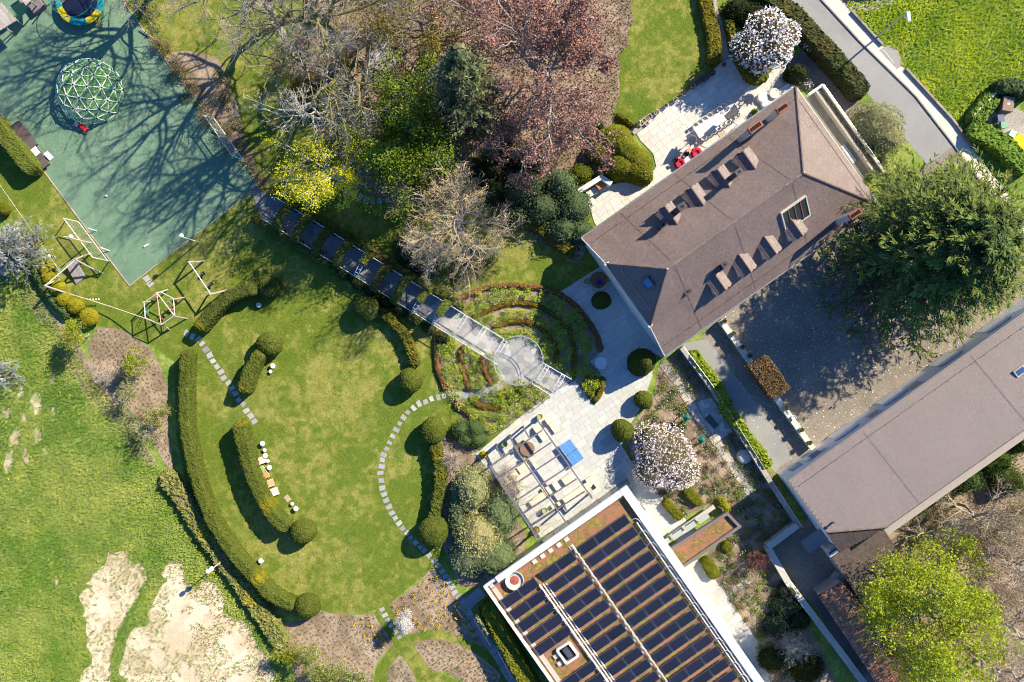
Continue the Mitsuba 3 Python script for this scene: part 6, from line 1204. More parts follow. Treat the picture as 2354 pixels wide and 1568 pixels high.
# ---- trampoline
tc = tl(0, 0, 732, 10, .9); tr = thing('trampoline', 'round trampoline with yellow and teal edge pads and a teal safety ring', 'trampoline')
an = np.linspace(0, 2 * np.pi, 49)
m = MB(); m.lathe([(0, .0), (2.02, .0), (2.02, -.02), (0, -.02)], tc + [0, 0, -.03], (.012, .02, .05), 40); part(tr, 'mat', m)
for i in range(8):
    a = np.linspace(i, i + 1, 8) * np.pi / 4 + .32; c = (.62, .50, .02) if i % 2 == 0 else (.015, .27, .33); ri, rr_ = 2.0, 2.72
    v = np.concatenate([np.stack([tc[0] + r * np.cos(a), tc[1] + r * np.sin(a), a * 0 + z], 1) for r, z in ((ri, .87), (ri, .93), (rr_ - .05, .95), (rr_, .86))]); f = [[k * 8 + j, k * 8 + j + 1, k * 8 + 9 + j, k * 8 + 8 + j] for k in range(3) for j in range(7)]
    m = MB(); m.add(v, f, c); part(tr, 'pad', m)
m = MB(); m.tube(np.stack([tc[0] + 2.66 * np.cos(an), tc[1] + 2.66 * np.sin(an), an * 0 + .82], 1), .04, (.35, .36, .38), 6); part(tr, 'frame', m, 'metal')
m = MB(); m.tube(np.stack([tc[0] + 2.5 * np.cos(an), tc[1] + 2.5 * np.sin(an), an * 0 + 2.7], 1), .035, (.02, .36, .38), 6); part(tr, 'safety_ring', m)
for a in np.arange(6) * np.pi / 3 + .5:
    m = MB(); m.tube([[tc[0] + 2.75 * math.cos(a), tc[1] + 2.75 * math.sin(a), 0], [tc[0] + 2.75 * math.cos(a), tc[1] + 2.75 * math.sin(a), .9], [tc[0] + 2.5 * math.cos(a), tc[1] + 2.5 * math.sin(a), 2.7]], .04, (.02, .33, .36), 6); part(tr, 'pole', m)
m = MB()
for a in np.linspace(0, 2 * np.pi, 60): m.tube([[tc[0] + 2.62 * math.cos(a), tc[1] + 2.62 * math.sin(a), .95], [tc[0] + 2.5 * math.cos(a), tc[1] + 2.5 * math.sin(a), 2.7]], .007, (.02, .12, .13), 3)
for z in (1.4, 1.9, 2.3): m.tube(np.stack([tc[0] + 2.57 * np.cos(an), tc[1] + 2.57 * np.sin(an), an * 0 + z], 1), .006, (.02, .12, .13), 3)
part(tr, 'net', m)
m = MB(); p = tl(0, 0, 905, 190, 0); d = (p - tc * [1, 1, 0]); d = d / np.linalg.norm(d)
for o in (-.2, .2): w = np.cross(d, [0, 0, 1]) * o; m.tube([tc * [1, 1, 0] + d * 2.5 + w + [0, 0, .9], tc * [1, 1, 0] + d * 3.2 + w], .025, (.5, .42, .05), 5)
for t in (.3, .6): m.bar(tc * [1, 1, 0] + d * (2.5 + .7 * t) + np.cross(d, [0, 0, 1]) * .2 + [0, 0, .9 * (1 - t)], tc * [1, 1, 0] + d * (2.5 + .7 * t) - np.cross(d, [0, 0, 1]) * .2 + [0, 0, .9 * (1 - t)], .06, .03, (.5, .42, .05))
part(tr, 'ladder', m)

# ---- wooden play towers and rope bridge
def plank_roof(key, quad, z, n, c):
    A, B, C, D = [np.asarray(p) for p in quad]
    for i in range(n):
        t0, t1 = i / n, (i + .93) / n; m = MB(); v = [A + (B - A) * t0, A + (B - A) * t1, D + (C - D) * t1, D + (C - D) * t0]; v = v + [p - [0, 0, .04] for p in v]
        m.add(v, [[0, 1, 2, 3], [7, 6, 5, 4], [0, 4, 5, 1], [1, 5, 6, 2], [2, 6, 7, 3], [3, 7, 4, 0]], vary(c, 1, .10, .02, ro)[0]); part(key, 'board', m)
for lab, quad, z, legs, sd in (('weathered plank roofed play tower at the left edge, tied to the rope bridge', [(-160, 140), (15, 20), (150, 190), (-30, 300)], 2.4, [((130, 170), (215, 235)), ((20, 240), (120, 300)), ((-20, 40), (60, 90))], 0), ('second plank roofed play tower, cut by the top edge', [(110, -110), (290, -130), (300, -10), (240, 50)], 2.4, [((290, 20), (360, 60)), ((380, -10), (430, 50))], 1)):
    k = thing('play_tower', lab, 'play tower'); plank_roof(k, [tl(0, 0, x, y, z + (.35 if i in (0, 3) else 0)) for i, (x, y) in enumerate(quad)], z, 10, (.40, .36, .35))
    m = MB(); c = np.mean([tl(0, 0, x, y, 1.1) for x, y in quad], 0); m.box(c * [1, 1, 0] + [0, 0, 1.0], (2.0, 1.7, .12), (.36, .33, .32), UA); part(k, 'floor', m)
    for (a, b) in legs: m = MB(); log_(m, tl(0, 0, *a, 2.2), tl(0, 0, *b, 0), .085); part(k, 'leg', m)
rb = thing('rope_bridge', 'green rope net bridge slung between the two play towers', 'rope bridge'); m = MB()
P = [tl(0, 0, x, y, 1.3) for x, y in ((75, 105), (205, 0), (255, 60), (160, 185))]
for t in np.linspace(0, 1, 9): m.tube([P[0] + (P[1] - P[0]) * t, (P[0] + (P[1] - P[0]) * t + P[3] + (P[2] - P[3]) * t) / 2 - [0, 0, .1], P[3] + (P[2] - P[3]) * t], .022, NET, 4)
for t in np.linspace(0, 1, 5): m.tube([P[0] + (P[3] - P[0]) * t, P[1] + (P[2] - P[1]) * t], .028, NET, 4)
part(rb, 'net', m)
m = MB(); m.box(tl(0, 0, 345, 62, .35), (1.1, 1.5, .7), (.20, .17, .19), math.radians(-55), bev=.05); single('play_crate', 'dark grey box standing beneath the top play tower', 'box', m)

# ---- boxes at the court's left edge, ride-on car and small litter
for x, y, sx, sy, sz, c, lab in ((182, 1212, 1.9, 1.35, .75, (.075, .06, .065), 'topmost dark rattan storage box, next to the hedge end'), (248, 1298, 1.9, 1.35, .7, (.085, .07, .075), 'second dark rattan storage box from the top, brownish on its lid'), (322, 1418, 1.6, 1.25, .65, (.08, .065, .07), 'dark rattan storage box carrying a white lid'), (382, 1492, 1.3, 1.1, .6, (.085, .07, .075), 'lowest dark rattan storage box')):
    m = MB(); m.box(tl(0, 0, x, y, sz / 2), (sx, sy, sz - .08), c, math.radians(-52), bev=.03); k = single('storage_box', lab, 'storage box', m)
    m = MB(); m.box(tl(0, 0, x, y, sz), (sx + .06, sy + .06, .07), np.array(c) * 1.5, math.radians(-52), bev=.03); part(k, 'lid', m)
m = MB(); m.box(tl(0, 0, 322, 1395, .75), (.95, .8, .06), (.74, .74, .74), math.radians(-52), bev=.02); single('white_board', 'white square board lying on a dark storage box', 'board', m)
m = MB(); m.box((0, 0, 0), (.95, .6, .05), (.66, .65, .68), tilt=trimesh.transformations.euler_matrix(0, .35, math.radians(-50))[:3, :3]); m.v[-1] += tl(0, 0, 447, 1432, .25); single('white_board', 'white tilted board on the court beside the storage boxes', 'board', m)
m = MB(); m.leaves(np.array([tl(0, 0, 195, 1228, .83)]), .3, (.6, .03, .02), 9, ro, 1); single('red_toy', 'small red toy on the topmost dark box', 'toy', m)
for x, y, rz, lab in ((715, 1150, .9, 'red and white ride-on toy car at the foot of the climbing dome, the left one'), (768, 1178, .9, 'red ride-on toy car at the foot of the climbing dome, the right one')):
    c = tl(0, 0, x, y, .3); k = thing('toy_car', lab, 'toy car'); R = math.radians(-38)
    m = MB(); m.box(c, (.9, .55, .22), (.62, .03, .05), R, bev=.08); part(k, 'body', m, 'satin')
    m = MB(); m.box(c + [-.05, .05, .2], (.4, .4, .2), (.70, .62, .64) if 'left' in lab else (.45, .03, .04), R, bev=.05); part(k, 'seat', m)
    for i, j in ((-.3, -.3), (.3, -.3), (-.3, .3), (.3, .3)):
        a = np.array([math.cos(R) * i - math.sin(R) * j, math.sin(R) * i + math.cos(R) * j, 0]); ax = np.array([-math.sin(R), math.cos(R), 0]) * .06; m = MB(); m.tube([c + a - ax - [0, 0, .15], c + a + ax - [0, 0, .15]], .15, (.5, .5, .5), 10); part(k, 'wheel', m)
m = MB(); p = tl(0, 1, 1345, 690, .1); m.tube([p + [-.25, -.15, 0], p + [.05, .05, 0], p + [.25, .15, 0]], [.11, .12, .07], (.74, .74, .74), 8); single('white_bottle', 'white plastic canister lying on the lower end of the court', 'canister', m)
m = MB(); m.lathe([(.0, .32), (.05, .3), (.05, .2), (.11, .12), (.12, 0)], tl(0, 1, 980, 235, .03), (.62, .72, .76), 8); single('small_cone', 'tiny pale marker cone on the sports court', 'cone', m)
m = MB(); m.flat(Polygon([tl(0, 1, x, y)[:2] for x, y in ((622, 12), (662, 12), (662, 58), (622, 58))]), .036, (.13, .2, .15)); struct('court_patch', m)

m = MB(); P = resample(np.array([tl(0, 0, 1650, 980, .035), tl(0, 0, 1240, 1270, .035), tl(0, 1, 600, 190, .035)]), 1.0)
for a, b in zip(P[:-1], P[1:]): m.bar(a, b, .03, .006, (.09, .15, .11))
struct('court_seam', m)
p = inside(COURT, .9, .5, ro); q = shapely.distance(shapely.points(p), LineString([at(598, 427)[:2], at(365, 118)[:2], at(275, -10)[:2]])); p = p[ro.random(len(p)) < np.exp(-q / 3.0)]; m = MB(); m.leaves(n3(p, .05), .16, vary((.24, .19, .10), len(p), .3, .08, ro), 3, ro, .7); stuff('fallen_leaves', 'brown leaves blown along the upper right border of the court', 'leaves', m, 'matte')
# ---- lamp posts
def globe_post(base, top, lab, arm=None):
    k = thing('lamp_post', lab, 'lamp post'); m = MB(); m.tube([base, top], [.075, .05], (.66, .62, .54), 8); part(k, 'pole', m)
    return k
for (bx, by), (gx, gy), lab, sd in (((1830, 660), (1668, 600), 'pale lamp post with a white globe at the right lower side of the court', 1), ((835, 665), (652, 610), 'pale lamp post with a white globe among the nets left of the court', 1)):
    b = tl(0, 1, bx, by); H5 = 5.4; k = globe_post(b, b + [0, 0, H5], lab); g = tl(0, 1, gx, gy, 4.6); m = MB(); m.ball(g, .24, (.80, .78, .74), 2); part(k, 'globe', m, 'satin', smooth=False)
    m = MB(); m.tube([b + [0, 0, 4.5], g], .025, (.55, .52, .46), 5); part(k, 'arm', m)
b = tl(0, 3, 2050, 450); k = globe_post(b, b + [0, 0, 4.2], 'lamp post with two white globes at the meadow edge beside the twiggy hedge')
for x, y, z in ((1945, 527, 3.9), (1912, 550, 4.3)): m = MB(); m.ball(tl(0, 3, x, y, z), .26, (.82, .82, .82), 2); part(k, 'globe', m, 'satin')
b = tl(3, 0, 995, 350); k = thing('street_lamp', 'tall grey street lamp leaning over the bright meadow beside the road', 'street lamp'); hd = tl(3, 0, 1288, 124, 7.2)
m = MB(); m.tube([b, b + [0, 0, 4.0], b + [0, 0, 6.8]], [.11, .09, .07], (.38, .40, .42), 10); part(k, 'pole', m, 'metal')
m = MB(); m.tube(smoothline([b + [0, 0, 6.7], b + [0, 0, 7.2], hd], 8), .06, (.38, .40, .42), 8); part(k, 'arm', m, 'metal')
d = (hd - b) * [1, 1, 0]; d = d / np.linalg.norm(d); m = MB(); m.box(hd + d * .35, (1.05, .42, .17), (.76, .77, .80), math.atan2(d[1], d[0]), bev=.07); part(k, 'lamp_head', m, 'satin')

# ---- swings and climbing frames
def beam_frame(name, lab, b0, b1, zb, legs, beam_c=(.62, .72, .60), r=.07):
    k = thing(name, lab, 'swing frame' if 'swing' in lab else 'play frame'); p, q = tl(0, 1, *b0, zb), tl(0, 1, *b1, zb)
    m = MB(); m.tube([p, q], r, beam_c, 8); part(k, 'beam', m)
    for e, (x, y) in legs: m = MB(); log_(m, (p if e == 0 else q) + [0, 0, .08], tl(0, 1, x, y), .11); part(k, 'leg', m)
    return k, p, q
k, p, q = beam_frame('log_swing', 'log swing frame with a pale green beam over a slanting plank ramp', (695, 820), (415, 1060), 2.7, ((0, (830, 765)), (0, (945, 945)), (1, (545, 1000)), (1, (678, 1148))))
kp = thing('plank_ramp', 'grey plank ramp under the left log swing frame', 'ramp'); plank_roof(kp, [tl(0, 1, x, y, z) for x, y, z in ((600, 860, .9), (690, 800, .9), (790, 975, .15), (700, 1045, .15))], 1, 6, (.34, .31, .30))
k, p, q = beam_frame('log_swing', 'log swing frame with two dark seats beside the hedge', (1738, 842), (1938, 1138), 2.5, ((0, (1882, 830)), (0, (1710, 872)), (1, (1908, 1148)), (1, (2085, 1100))))
for x, y in ((1865, 950), (1940, 1045)):
    sp = tl(0, 1, x, y, .5); m = MB(); m.box(sp, (.5, .42, .06), (.03, .03, .035), .6, bev=.02); ks = part(k, 'seat', m)
    t = np.clip(((sp - p) @ (q - p)) / ((q - p) @ (q - p)), 0, 1); h = p + (q - p) * t; m = MB()
    for o in (-.2, .2): m.tube([h + (q - p) / np.linalg.norm(q - p) * o, sp + [0, 0, .05]], .012, (.4, .4, .4), 4)
    part(k, 'chain', m)
cf = thing('play_structure', 'hexagonal log climbing frame with ladders and red seats at the end of the rope line', 'play structure')
for a, b in (((1435, 1128), (1542, 1096)), ((1315, 1212), (1382, 1206)), ((1558, 1186), (1708, 1166)), ((1588, 1335), (1722, 1362)), ((1480, 1418), (1562, 1466)), ((1325, 1356), (1440, 1408))): m = MB(); log_(m, tl(0, 1, *a, 2.3), tl(0, 1, *b, 0), .09); part(cf, 'leg', m)
for a, b, c in (((1440, 1128), (1482, 1420), (.62, .42, .32)), ((1445, 1128), (1600, 1332), (.66, .6, .45)), ((1325, 1215), (1335, 1356), WHITE), ((1595, 1188), (1607, 1330), WHITE), ((1325, 1356), (1482, 1420), LOG), ((1335, 1210), (1440, 1130), (.5, .52, .5)), ((1480, 1118), (1600, 1180), (.5, .52, .5)), ((1482, 1420), (1600, 1335), (.5, .52, .5))): m = MB(); m.tube([tl(0, 1, *a, 2.35), tl(0, 1, *b, 2.35)], .055, c, 6); part(cf, 'beam', m)
for (x, y), c in (((1430, 1172), (.42, .05, .11)), ((1628, 1172), (.42, .06, .05)), ((1572, 1275), (.36, .09, .07)), ((1500, 1345), (.05, .05, .06))): m = MB(); m.box(tl(0, 1, x, y, .5), (.5, .3, .09), c, -.2, bev=.03); part(cf, 'seat', m)
m = MB()
for i in range(5): m.tube([tl(0, 1, 1338, 1262 + i * 11, .6 + i * .25), tl(0, 1, 1362, 1264 + i * 11, .6 + i * .25)], .025, (.1, .4, .38), 5)
for x in (1338, 1362): m.tube([tl(0, 1, x, 1258, .4), tl(0, 1, x, 1310, 1.9)], .03, (.1, .4, .38), 5)
part(cf, 'ladder', m)
m = MB(); an = np.linspace(0, 2 * np.pi, 17); p = tl(0, 1, 1545, 1230, 1); m.tube(np.stack([p[0] + .3 * np.cos(an), p[1] + .3 * np.sin(an), an * 0 + 1], 1), .03, (.2, .4, .42), 5); part(cf, 'ring', m)
m = MB()
for i in range(9): m.tube([tl(0, 1, 1330 + 14 * i, 1365 + 6 * i, 2.2), tl(0, 1, 1330 + 14 * i + 10, 1365 + 6 * i + 12, .1)], .02, (.5, .5, .48), 4)
part(cf, 'rope_wall', m)
k = thing('rope_line', 'reddish white rope beam running from the swing logs to the climbing frame', 'rope'); m = MB(); m.tube(smoothline([tl(0, 1, 678, 1148, .8), tl(0, 1, 745, 1165, 1.2), tl(0, 1, 1000, 1245, .95), tl(0, 1, 1322, 1356, 2.2)], 12), .05, (.66, .52, .42), 6); part(k, 'beam', m)
for x in (830, 856, 882, 908): m = MB(); m.ball(tl(0, 1, x, 1185, .8), .09, (.76, .74, .7), 1); part(k, 'ball', m)
k = thing('zip_line', 'thin zip wire along the left lawn with a white trolley and round seat', 'zip line'); m = MB(); m.tube([tl(0, 1, -10, 120, 2.3), tl(0, 1, 453, 783, 2.2), tl(0, 1, 568, 958, 2.3)], .02, (.6, .6, .58), 4); part(k, 'wire', m)
m = MB(); m.box(tl(0, 1, 453, 783, 2.2), (.3, .18, .14), (.76, .76, .74), -.9, bev=.03); part(k, 'trolley', m); m = MB(); m.tube([tl(0, 1, 453, 783, 2.15), tl(0, 1, 480, 788, .7)], .015, (.2, .2, .2), 4); m.lathe([(0, .06), (.2, .05), (.2, 0), (0, 0)], tl(0, 1, 480, 788, .6), (.04, .04, .05), 10); part(k, 'seat', m)
def rope_goal(lab, A, B, C, D, z0, z1, n, posts):
    k = thing('rope_goal', lab, 'goal'); P = [tl(c, r, x, y, z) for (c, r, x, y), z in zip((A, B, C, D), (z0, z0, z1, z1))]
    for i, j in ((0, 1), (1, 2), (2, 3), (3, 0)): m = MB(); m.tube([P[i], P[j]], .05, (.68, .68, .58), 6); part(k, 'bar', m)
    m = MB()
    for t in np.linspace(0, 1, n)[1:-1]: m.tube([P[0] + (P[1] - P[0]) * t, P[3] + (P[2] - P[3]) * t], .014, (.70, .72, .64), 3)
    for t in np.linspace(0, 1, 9): m.tube([P[0] + (P[3] - P[0]) * t, P[1] + (P[2] - P[1]) * t], .006, (.6, .62, .55), 3)
    part(k, 'net', m)
    for p, q in posts: m = MB(); m.tube([p, q], .06, (.72, .72, .66), 6); part(k, 'post', m)
    return k
rope_goal('white football goal with slanting rope net at the left border of the court', (0, 1, 585, 440), (0, 1, 722, 472), (0, 1, 990, 830), (0, 1, 852, 800), 2.0, 2.0, 9, [(tl(0, 1, 810, 530, 1.0), tl(0, 1, 885, 555, 0)), (tl(0, 1, 932, 710, 1.0), tl(0, 1, 1010, 740, 0)), (tl(0, 1, 585, 440, 2), tl(0, 1, 610, 450, 0)), (tl(0, 1, 990, 830, 2), tl(0, 1, 1003, 832, 0))])
rope_goal('weathered football goal with a grey net at the right border of the court', (0, 0, 1880, 1065), (0, 0, 1960, 1080), (0, 0, 2240, 1475), (0, 0, 2130, 1430), 2.1, 2.1, 7, [(tl(0, 0, 1870, 1060, 2.2), tl(0, 0, 1905, 1075, 0)), (tl(0, 0, 2230, 1480, 2.2), tl(0, 0, 2262, 1490, 0))])
m = MB(); log_(m, tl(0, 0, 1290, 262, .3), tl(0, 0, 1490, 410, .2), .07, (.40, .36, .33)); single('fallen_log', 'slim grey log lying by the upper right border of the court', 'log', m)
m = MB(); log_(m, tl(0, 0, 1960, 1180, .4), tl(0, 0, 2115, 1275, .3), .09, (.46, .40, .32)); single('fallen_log', 'pale log lying beside the right football goal', 'log', m)

# ---- trellis in the woodland
k = thing('wooden_trellis', 'slender wooden trellis arbour with slats between the bare shrubs', 'trellis')
for a, b in (((960, 330), (885, 830)), ((1050, 370), (1010, 830))): m = MB(); m.bar(tl(1, 0, *a, 2.6), tl(1, 0, *b, 2.6), .14, .14, (.44, .36, .27)); part(k, 'beam', m)
for i in range(9): m = MB(); m.bar(tl(1, 0, 945 - i * 2, 480 + i * 10, 2.5), tl(1, 0, 1030 - i * 2, 420 + i * 16, 2.5), .05, .06, (.46, .38, .29)); part(k, 'slat', m)
for x, y in ((960, 330), (885, 830), (1050, 370), (1010, 830)): m = MB(); p = tl(1, 0, x, y, 2.6); m.bar(p, p * [1, 1, 0], .12, .12, (.36, .3, .23)); part(k, 'post', m)
crazy('shaded_paving', tpoly(1, 0, [(1060, 390), (1240, 380), (1290, 600), (1200, 700), (1060, 820), (1020, 700)]), .7, (.36, .36, .36), 61, .05)

# ---- lawn furniture
def deck_chair(cx, cy, rz, c1, c2, lab, w=.72, l=1.35, blank=WHITE):
    c = tl(1, 2, cx, cy); k = thing('deck_chair', lab, 'deck chair'); u = np.array([math.cos(rz), math.sin(rz), 0]); v = np.array([-u[1], u[0], 0])
    F = lambda a, b, z: c * [1, 1, 0] + u * a + v * b + [0, 0, z]
    for s in (-1, 1): m = MB(); m.bar(F(-l / 2, s * w / 2, .62), F(l / 2, s * w / 2, .30), .06, .05, (.66, .60, .50)); m.bar(F(l * .2, s * w / 2, .38), F(l * .3, s * w / 2, 0), .05, .05, (.6, .55, .45)); m.bar(F(-l * .25, s * w / 2, .52), F(-l * .3, s * w / 2, 0), .05, .05, (.6, .55, .45)); part(k, 'side_rail', m)
    for a0, a1, col, z0, z1, nm in ((-l / 2, .0, c1, .66, .42, 'backrest'), (.02, l / 2, c2, .42, .36, 'seat')):
        m = MB(); m.add([F(a0, -w / 2, z0), F(a1, -w / 2, z1), F(a1, w / 2, z1), F(a0, w / 2, z0)] + [F(a0, -w / 2, z0 - .06), F(a1, -w / 2, z1 - .06), F(a1, w / 2, z1 - .06), F(a0, w / 2, z0 - .06)], [[0, 1, 2, 3], [7, 6, 5, 4], [0, 4, 5, 1], [1, 5, 6, 2], [2, 6, 7, 3], [3, 7, 4, 0]], col); part(k, nm, m)
PINK, ORG = (.72, .46, .42), (.72, .32, .14)
deck_chair(50, 1096, .35, PINK, (.76, .55, .52), 'uppermost deck chair, pale pink, next to the hedge')
deck_chair(74, 1205, -1.05, (.42, .52, .14), ORG, 'second deck chair from the top with a green back and orange seat', .85, 1.5)
deck_chair(122, 1308, .35, ORG, (.74, .38, .20), 'third deck chair from the top, orange on a white frame')
deck_chair(165, 1385, .35, (.78, .66, .63), (.76, .58, .56), 'lowest deck chair of the row, whitish pink', .8, 1.25)
for i, (c, r, x, y, lab) in enumerate(((1, 2, 70, 940, 'white round parasol top, highest of the small white things by the deck chairs'), (1, 2, 95, 1050, 'white round stool touching the pink deck chair'), (1, 2, 133, 1158, 'white round stool right of the green and orange deck chair'), (1, 2, 375, 1535, 'larger of the two white stools below the deck chairs'), (1, 2, 163, 228, 'white round stool below the flat yew ball'), (1, 3, 55, 445, 'single white round stool on the lower lawn'), (1, 1, 35, 1238, 'white lantern stool in the tree shade beside the yew ball'))):
    p = tl(c, r, x, y); k = thing('garden_stool', lab, 'stool'); m = MB(); m.lathe([(0, .50), (.24, .49), (.30, .45), (.30, .40), (.05, .40)], p, (.70, .70, .69), 14); part(k, 'seat', m)
    for a in (0, 2.1, 4.2): m = MB(); m.tube([p + [.25 * math.cos(a), .25 * math.sin(a), .42], p + [.32 * math.cos(a), .32 * math.sin(a), 0]], .025, (.25, .40, .55), 5); part(k, 'leg', m)
for i, (x, y, lab) in enumerate(((85, 1000, 'small white stool between two larger ones above the deck chairs'), (115, 1100, 'small white stool at the corner of the pink deck chair'), (340, 1493, 'smaller of the two white stools below the deck chairs'), (140, 280, 'small white stool beside the one below the flat yew ball'))):
    p = tl(1, 2, x, y); k = thing('garden_stool', lab, 'stool'); m = MB(); m.lathe([(0, .36), (.18, .35), (.22, .31), (.05, .30)], p, (.70, .70, .69), 12); part(k, 'seat', m)
    for a in (0, 2.1, 4.2): m = MB(); m.tube([p + [.15 * math.cos(a), .15 * math.sin(a), .32], p + [.2 * math.cos(a), .2 * math.sin(a), 0]], .02, (.25, .40, .55), 5); part(k, 'leg', m)
m = MB(); m.box(tl(1, 2, 290, 1447, .02), (.75, .55, .05), (.46, .36, .26), -.9); single('wooden_board', 'brown board lying on the lawn below the deck chairs', 'board', m)

# ---- north terrace: long table, chairs, parasols, pots
N4 = lambda x, y, z=0: at(1379.3 + .3253 * x, 172.4 + .3253 * y, z)
ta, tb, tc_, td = N4(662, 385, .75), N4(945, 195, .75), N4(985, 255, .75), N4(702, 447, .75)
tm = (ta + tb + tc_ + td) / 4; tu = (tb - ta); tlen = np.linalg.norm(tu); tu = tu / tlen; tv = np.array([tu[1], -tu[0], 0]); tw_ = 1.25
k = thing('long_table', 'very long white table on the sunny terrace north of the villa', 'table')
m = MB(); m.box(tm, (tlen, tw_, .06), (.76, .74, .70), math.atan2(tu[1], tu[0]), bev=.02); part(k, 'tabletop', m)
for s in (-1, 1):
    for a in (-.46, -.15, .15, .46): m = MB(); p = tm + tu * a * tlen + tv * s * .45; m.bar(p - [0, 0, .04], p * [1, 1, 0], .08, .08, (.6, .58, .55)); part(k, 'leg', m)
def shell_chair(p, rz, c, lab, grp=None, name='garden_chair', leg=(.3, .3, .3)):
    k = thing(name, lab, 'chair', grp); ca, sa = math.cos(rz), math.sin(rz); u, v = np.array([ca, sa, 0]), np.array([-sa, ca, 0]); p = np.asarray(p) * [1, 1, 0]
    m = MB(); m.box(p + [0, 0, .45], (.46, .46, .05), c, rz, bev=.02); part(k, 'seat', m)
    an = np.linspace(-1.9, 1.9, 9); R = np.stack([p[0] + (-u[0] * np.cos(an) * .27 + v[0] * np.sin(an) * .29), p[1] + (-u[1] * np.cos(an) * .27 + v[1] * np.sin(an) * .29)], 1)
    m = MB(); vv = np.concatenate([np.c_[R, an * 0 + .47], np.c_[(R - p[:2]) * 1.12 + p[:2], .84 - .16 * np.abs(an) / 1.9]]); m.add(vv, [[i, i + 1, i + 10, i + 9] for i in range(8)], c); m.tube(vv[9:], .03, c, 5); part(k, 'backrest', m)
    m = MB()
    for i in (-.18, .18):
        for j in (-.18, .18): q = p + u * i + v * j; m.tube([q + [0, 0, .44], q * 1.0], .02, leg, 4)
    part(k, 'legs', m); return k
az = math.atan2(tu[1], tu[0])
for i in range(8):
    for s in (-1, 1):
        p = tm + tu * ((i - 3.5) / 8.4) * tlen + tv * s * (tw_ / 2 + .22); shell_chair(p, az + (math.pi / 2 if s > 0 else -math.pi / 2), (.70, .69, .67), f'{ORD[i]} white chair from the lower left on the ' + ('house' if s > 0 else 'lawn') + ' side of the long table', 'white chairs at the long table')
def folded_parasol(p, h, c, lab, lean=(0, 0), spread=.34):
    k = thing('parasol', lab, 'parasol'); p = np.asarray(p) * [1, 1, 0]; L = np.r_[np.asarray(lean), 0]; m = MB(); m.tube([p, p + L * .3 + [0, 0, h]], .035, (.4, .4, .4), 6); m.lathe([(0, .09), (.4, .08), (.42, 0)], p, (.5, .48, .46), 12); part(k, 'pole', m)
    m = MB(); n = 16; an = np.arange(n) * 2 * np.pi / n; rad = np.where(np.arange(n) % 2 == 0, 1.0, .45); t = np.linspace(0, 1, 5); v = np.concatenate([np.stack([p[0] + np.cos(an) * rad * spread * (1 - x) ** .7 + L[0] * (.3 * x + .7 * (x)), p[1] + np.sin(an) * rad * spread * (1 - x) ** .7 + L[1] * x, an * 0 + h * (.42 + .56 * x)], 1) for x in t])
    m.add(v, [[i * n + j, i * n + (j + 1) % n, (i + 1) * n + (j + 1) % n, (i + 1) * n + j] for i in range(4) for j in range(n)], c); part(k, 'fabric', m)
folded_parasol(N4(620, 485), 3.0, (.58, .57, .60), 'closed pale grey parasol at the lower left end of the long table', (.2, .1), .75)
folded_parasol(N4(1015, 205), 3.0, (.50, .49, .54), 'closed grey parasol above the right end of the long table', (.2, .1), .75)
k = thing('parasol', 'dark grey folded cantilever parasol over the right end of the long table', 'parasol'); p = N4(925, 395); m = MB(); m.tube([p, p + [0, 0, 2.4], N4(885, 292, 2.7)], .04, (.15, .14, .15), 6); part(k, 'pole', m)
m = MB(); v = [N4(880, 285, 2.6), N4(950, 222, 2.75), N4(985, 255, 2.5), N4(905, 315, 2.45)]; m.add(v + [x - [0, 0, .25] for x in v], [[0, 1, 2, 3], [7, 6, 5, 4], [0, 4, 5, 1], [1, 5, 6, 2], [2, 6, 7, 3], [3, 7, 4, 0]], (.13, .115, .13)); part(k, 'fabric', m)
for x, y, r, h, lab in ((1140, 168, .62, .5, 'big white round pouf at the upper end of the terrace'), (1162, 210, .55, .45, 'second white round pouf beside the villa roof edge')):
    m = MB(); m.lathe([(0, h), (r * .85, h * .97), (r, h * .7), (r, h * .3), (r * .8, 0)], N4(x, y), (.80, .80, .80), 18); single('pouf', lab, 'pouf', m, smooth=True)
m = MB(); m.lathe([(0, .7), (.58, .69), (.6, .64), (.06, .62), (.06, .05), (.4, .03), (.4, 0)], N4(1220, 142), (.62, .60, .56), 16); single('side_table', 'round grey table between white poufs and white bench on the terrace', 'table', m)
for x, y, sx, sy, lab in ((1300, 108, 1.5, .75, 'white garden sofa at the terrace end near the villa corner'), (1205, 180, 2.0, .7, 'white bench along the villa wall beside the poufs')):
    k = thing('garden_sofa', lab, 'sofa'); p = N4(x, y); m = MB(); m.box(p + [0, 0, .22], (sx, sy, .36), (.76, .75, .74), UA, bev=.06); part(k, 'seat', m); m = MB(); m.box(p + np.r_[-UY * sy * .42, .5], (sx, .16, .34), (.78, .77, .76), UA, bev=.05); part(k, 'backrest', m)
bush(1379.3 + .3253 * 1100, 172.4 + .3253 * 255, 8, 8, 1.0, (.14, .2, .03), 'green potted shrub by the villa wall on the north terrace', 705, size=.14)
def pot(p, r, h, c, lab, plant=None, grp=None, name='plant_pot', z0=0.0, seed=0):
    p = np.asarray(p) * [1, 1, 0] + [0, 0, z0]; m = MB(); m.lathe([(r * .7, 0), (r * .95, h * .8), (r, h), (r * .8, h), (r * .78, h * .86), (0, h * .86)], p, c, 16); k = thing(name, lab, 'plant pot', grp); part(k, 'pot', m)
    if plant is not None: g = np.random.default_rng(seed); m = MB(); n = 70; m.leaves(p + g.normal(0, r * .42, (n, 3)) * [1, 1, .6] + [0, 0, h + .06], .13, vary(plant, n, .25, .08, g), .5, g); part(k, 'plant', m, 'leaf')
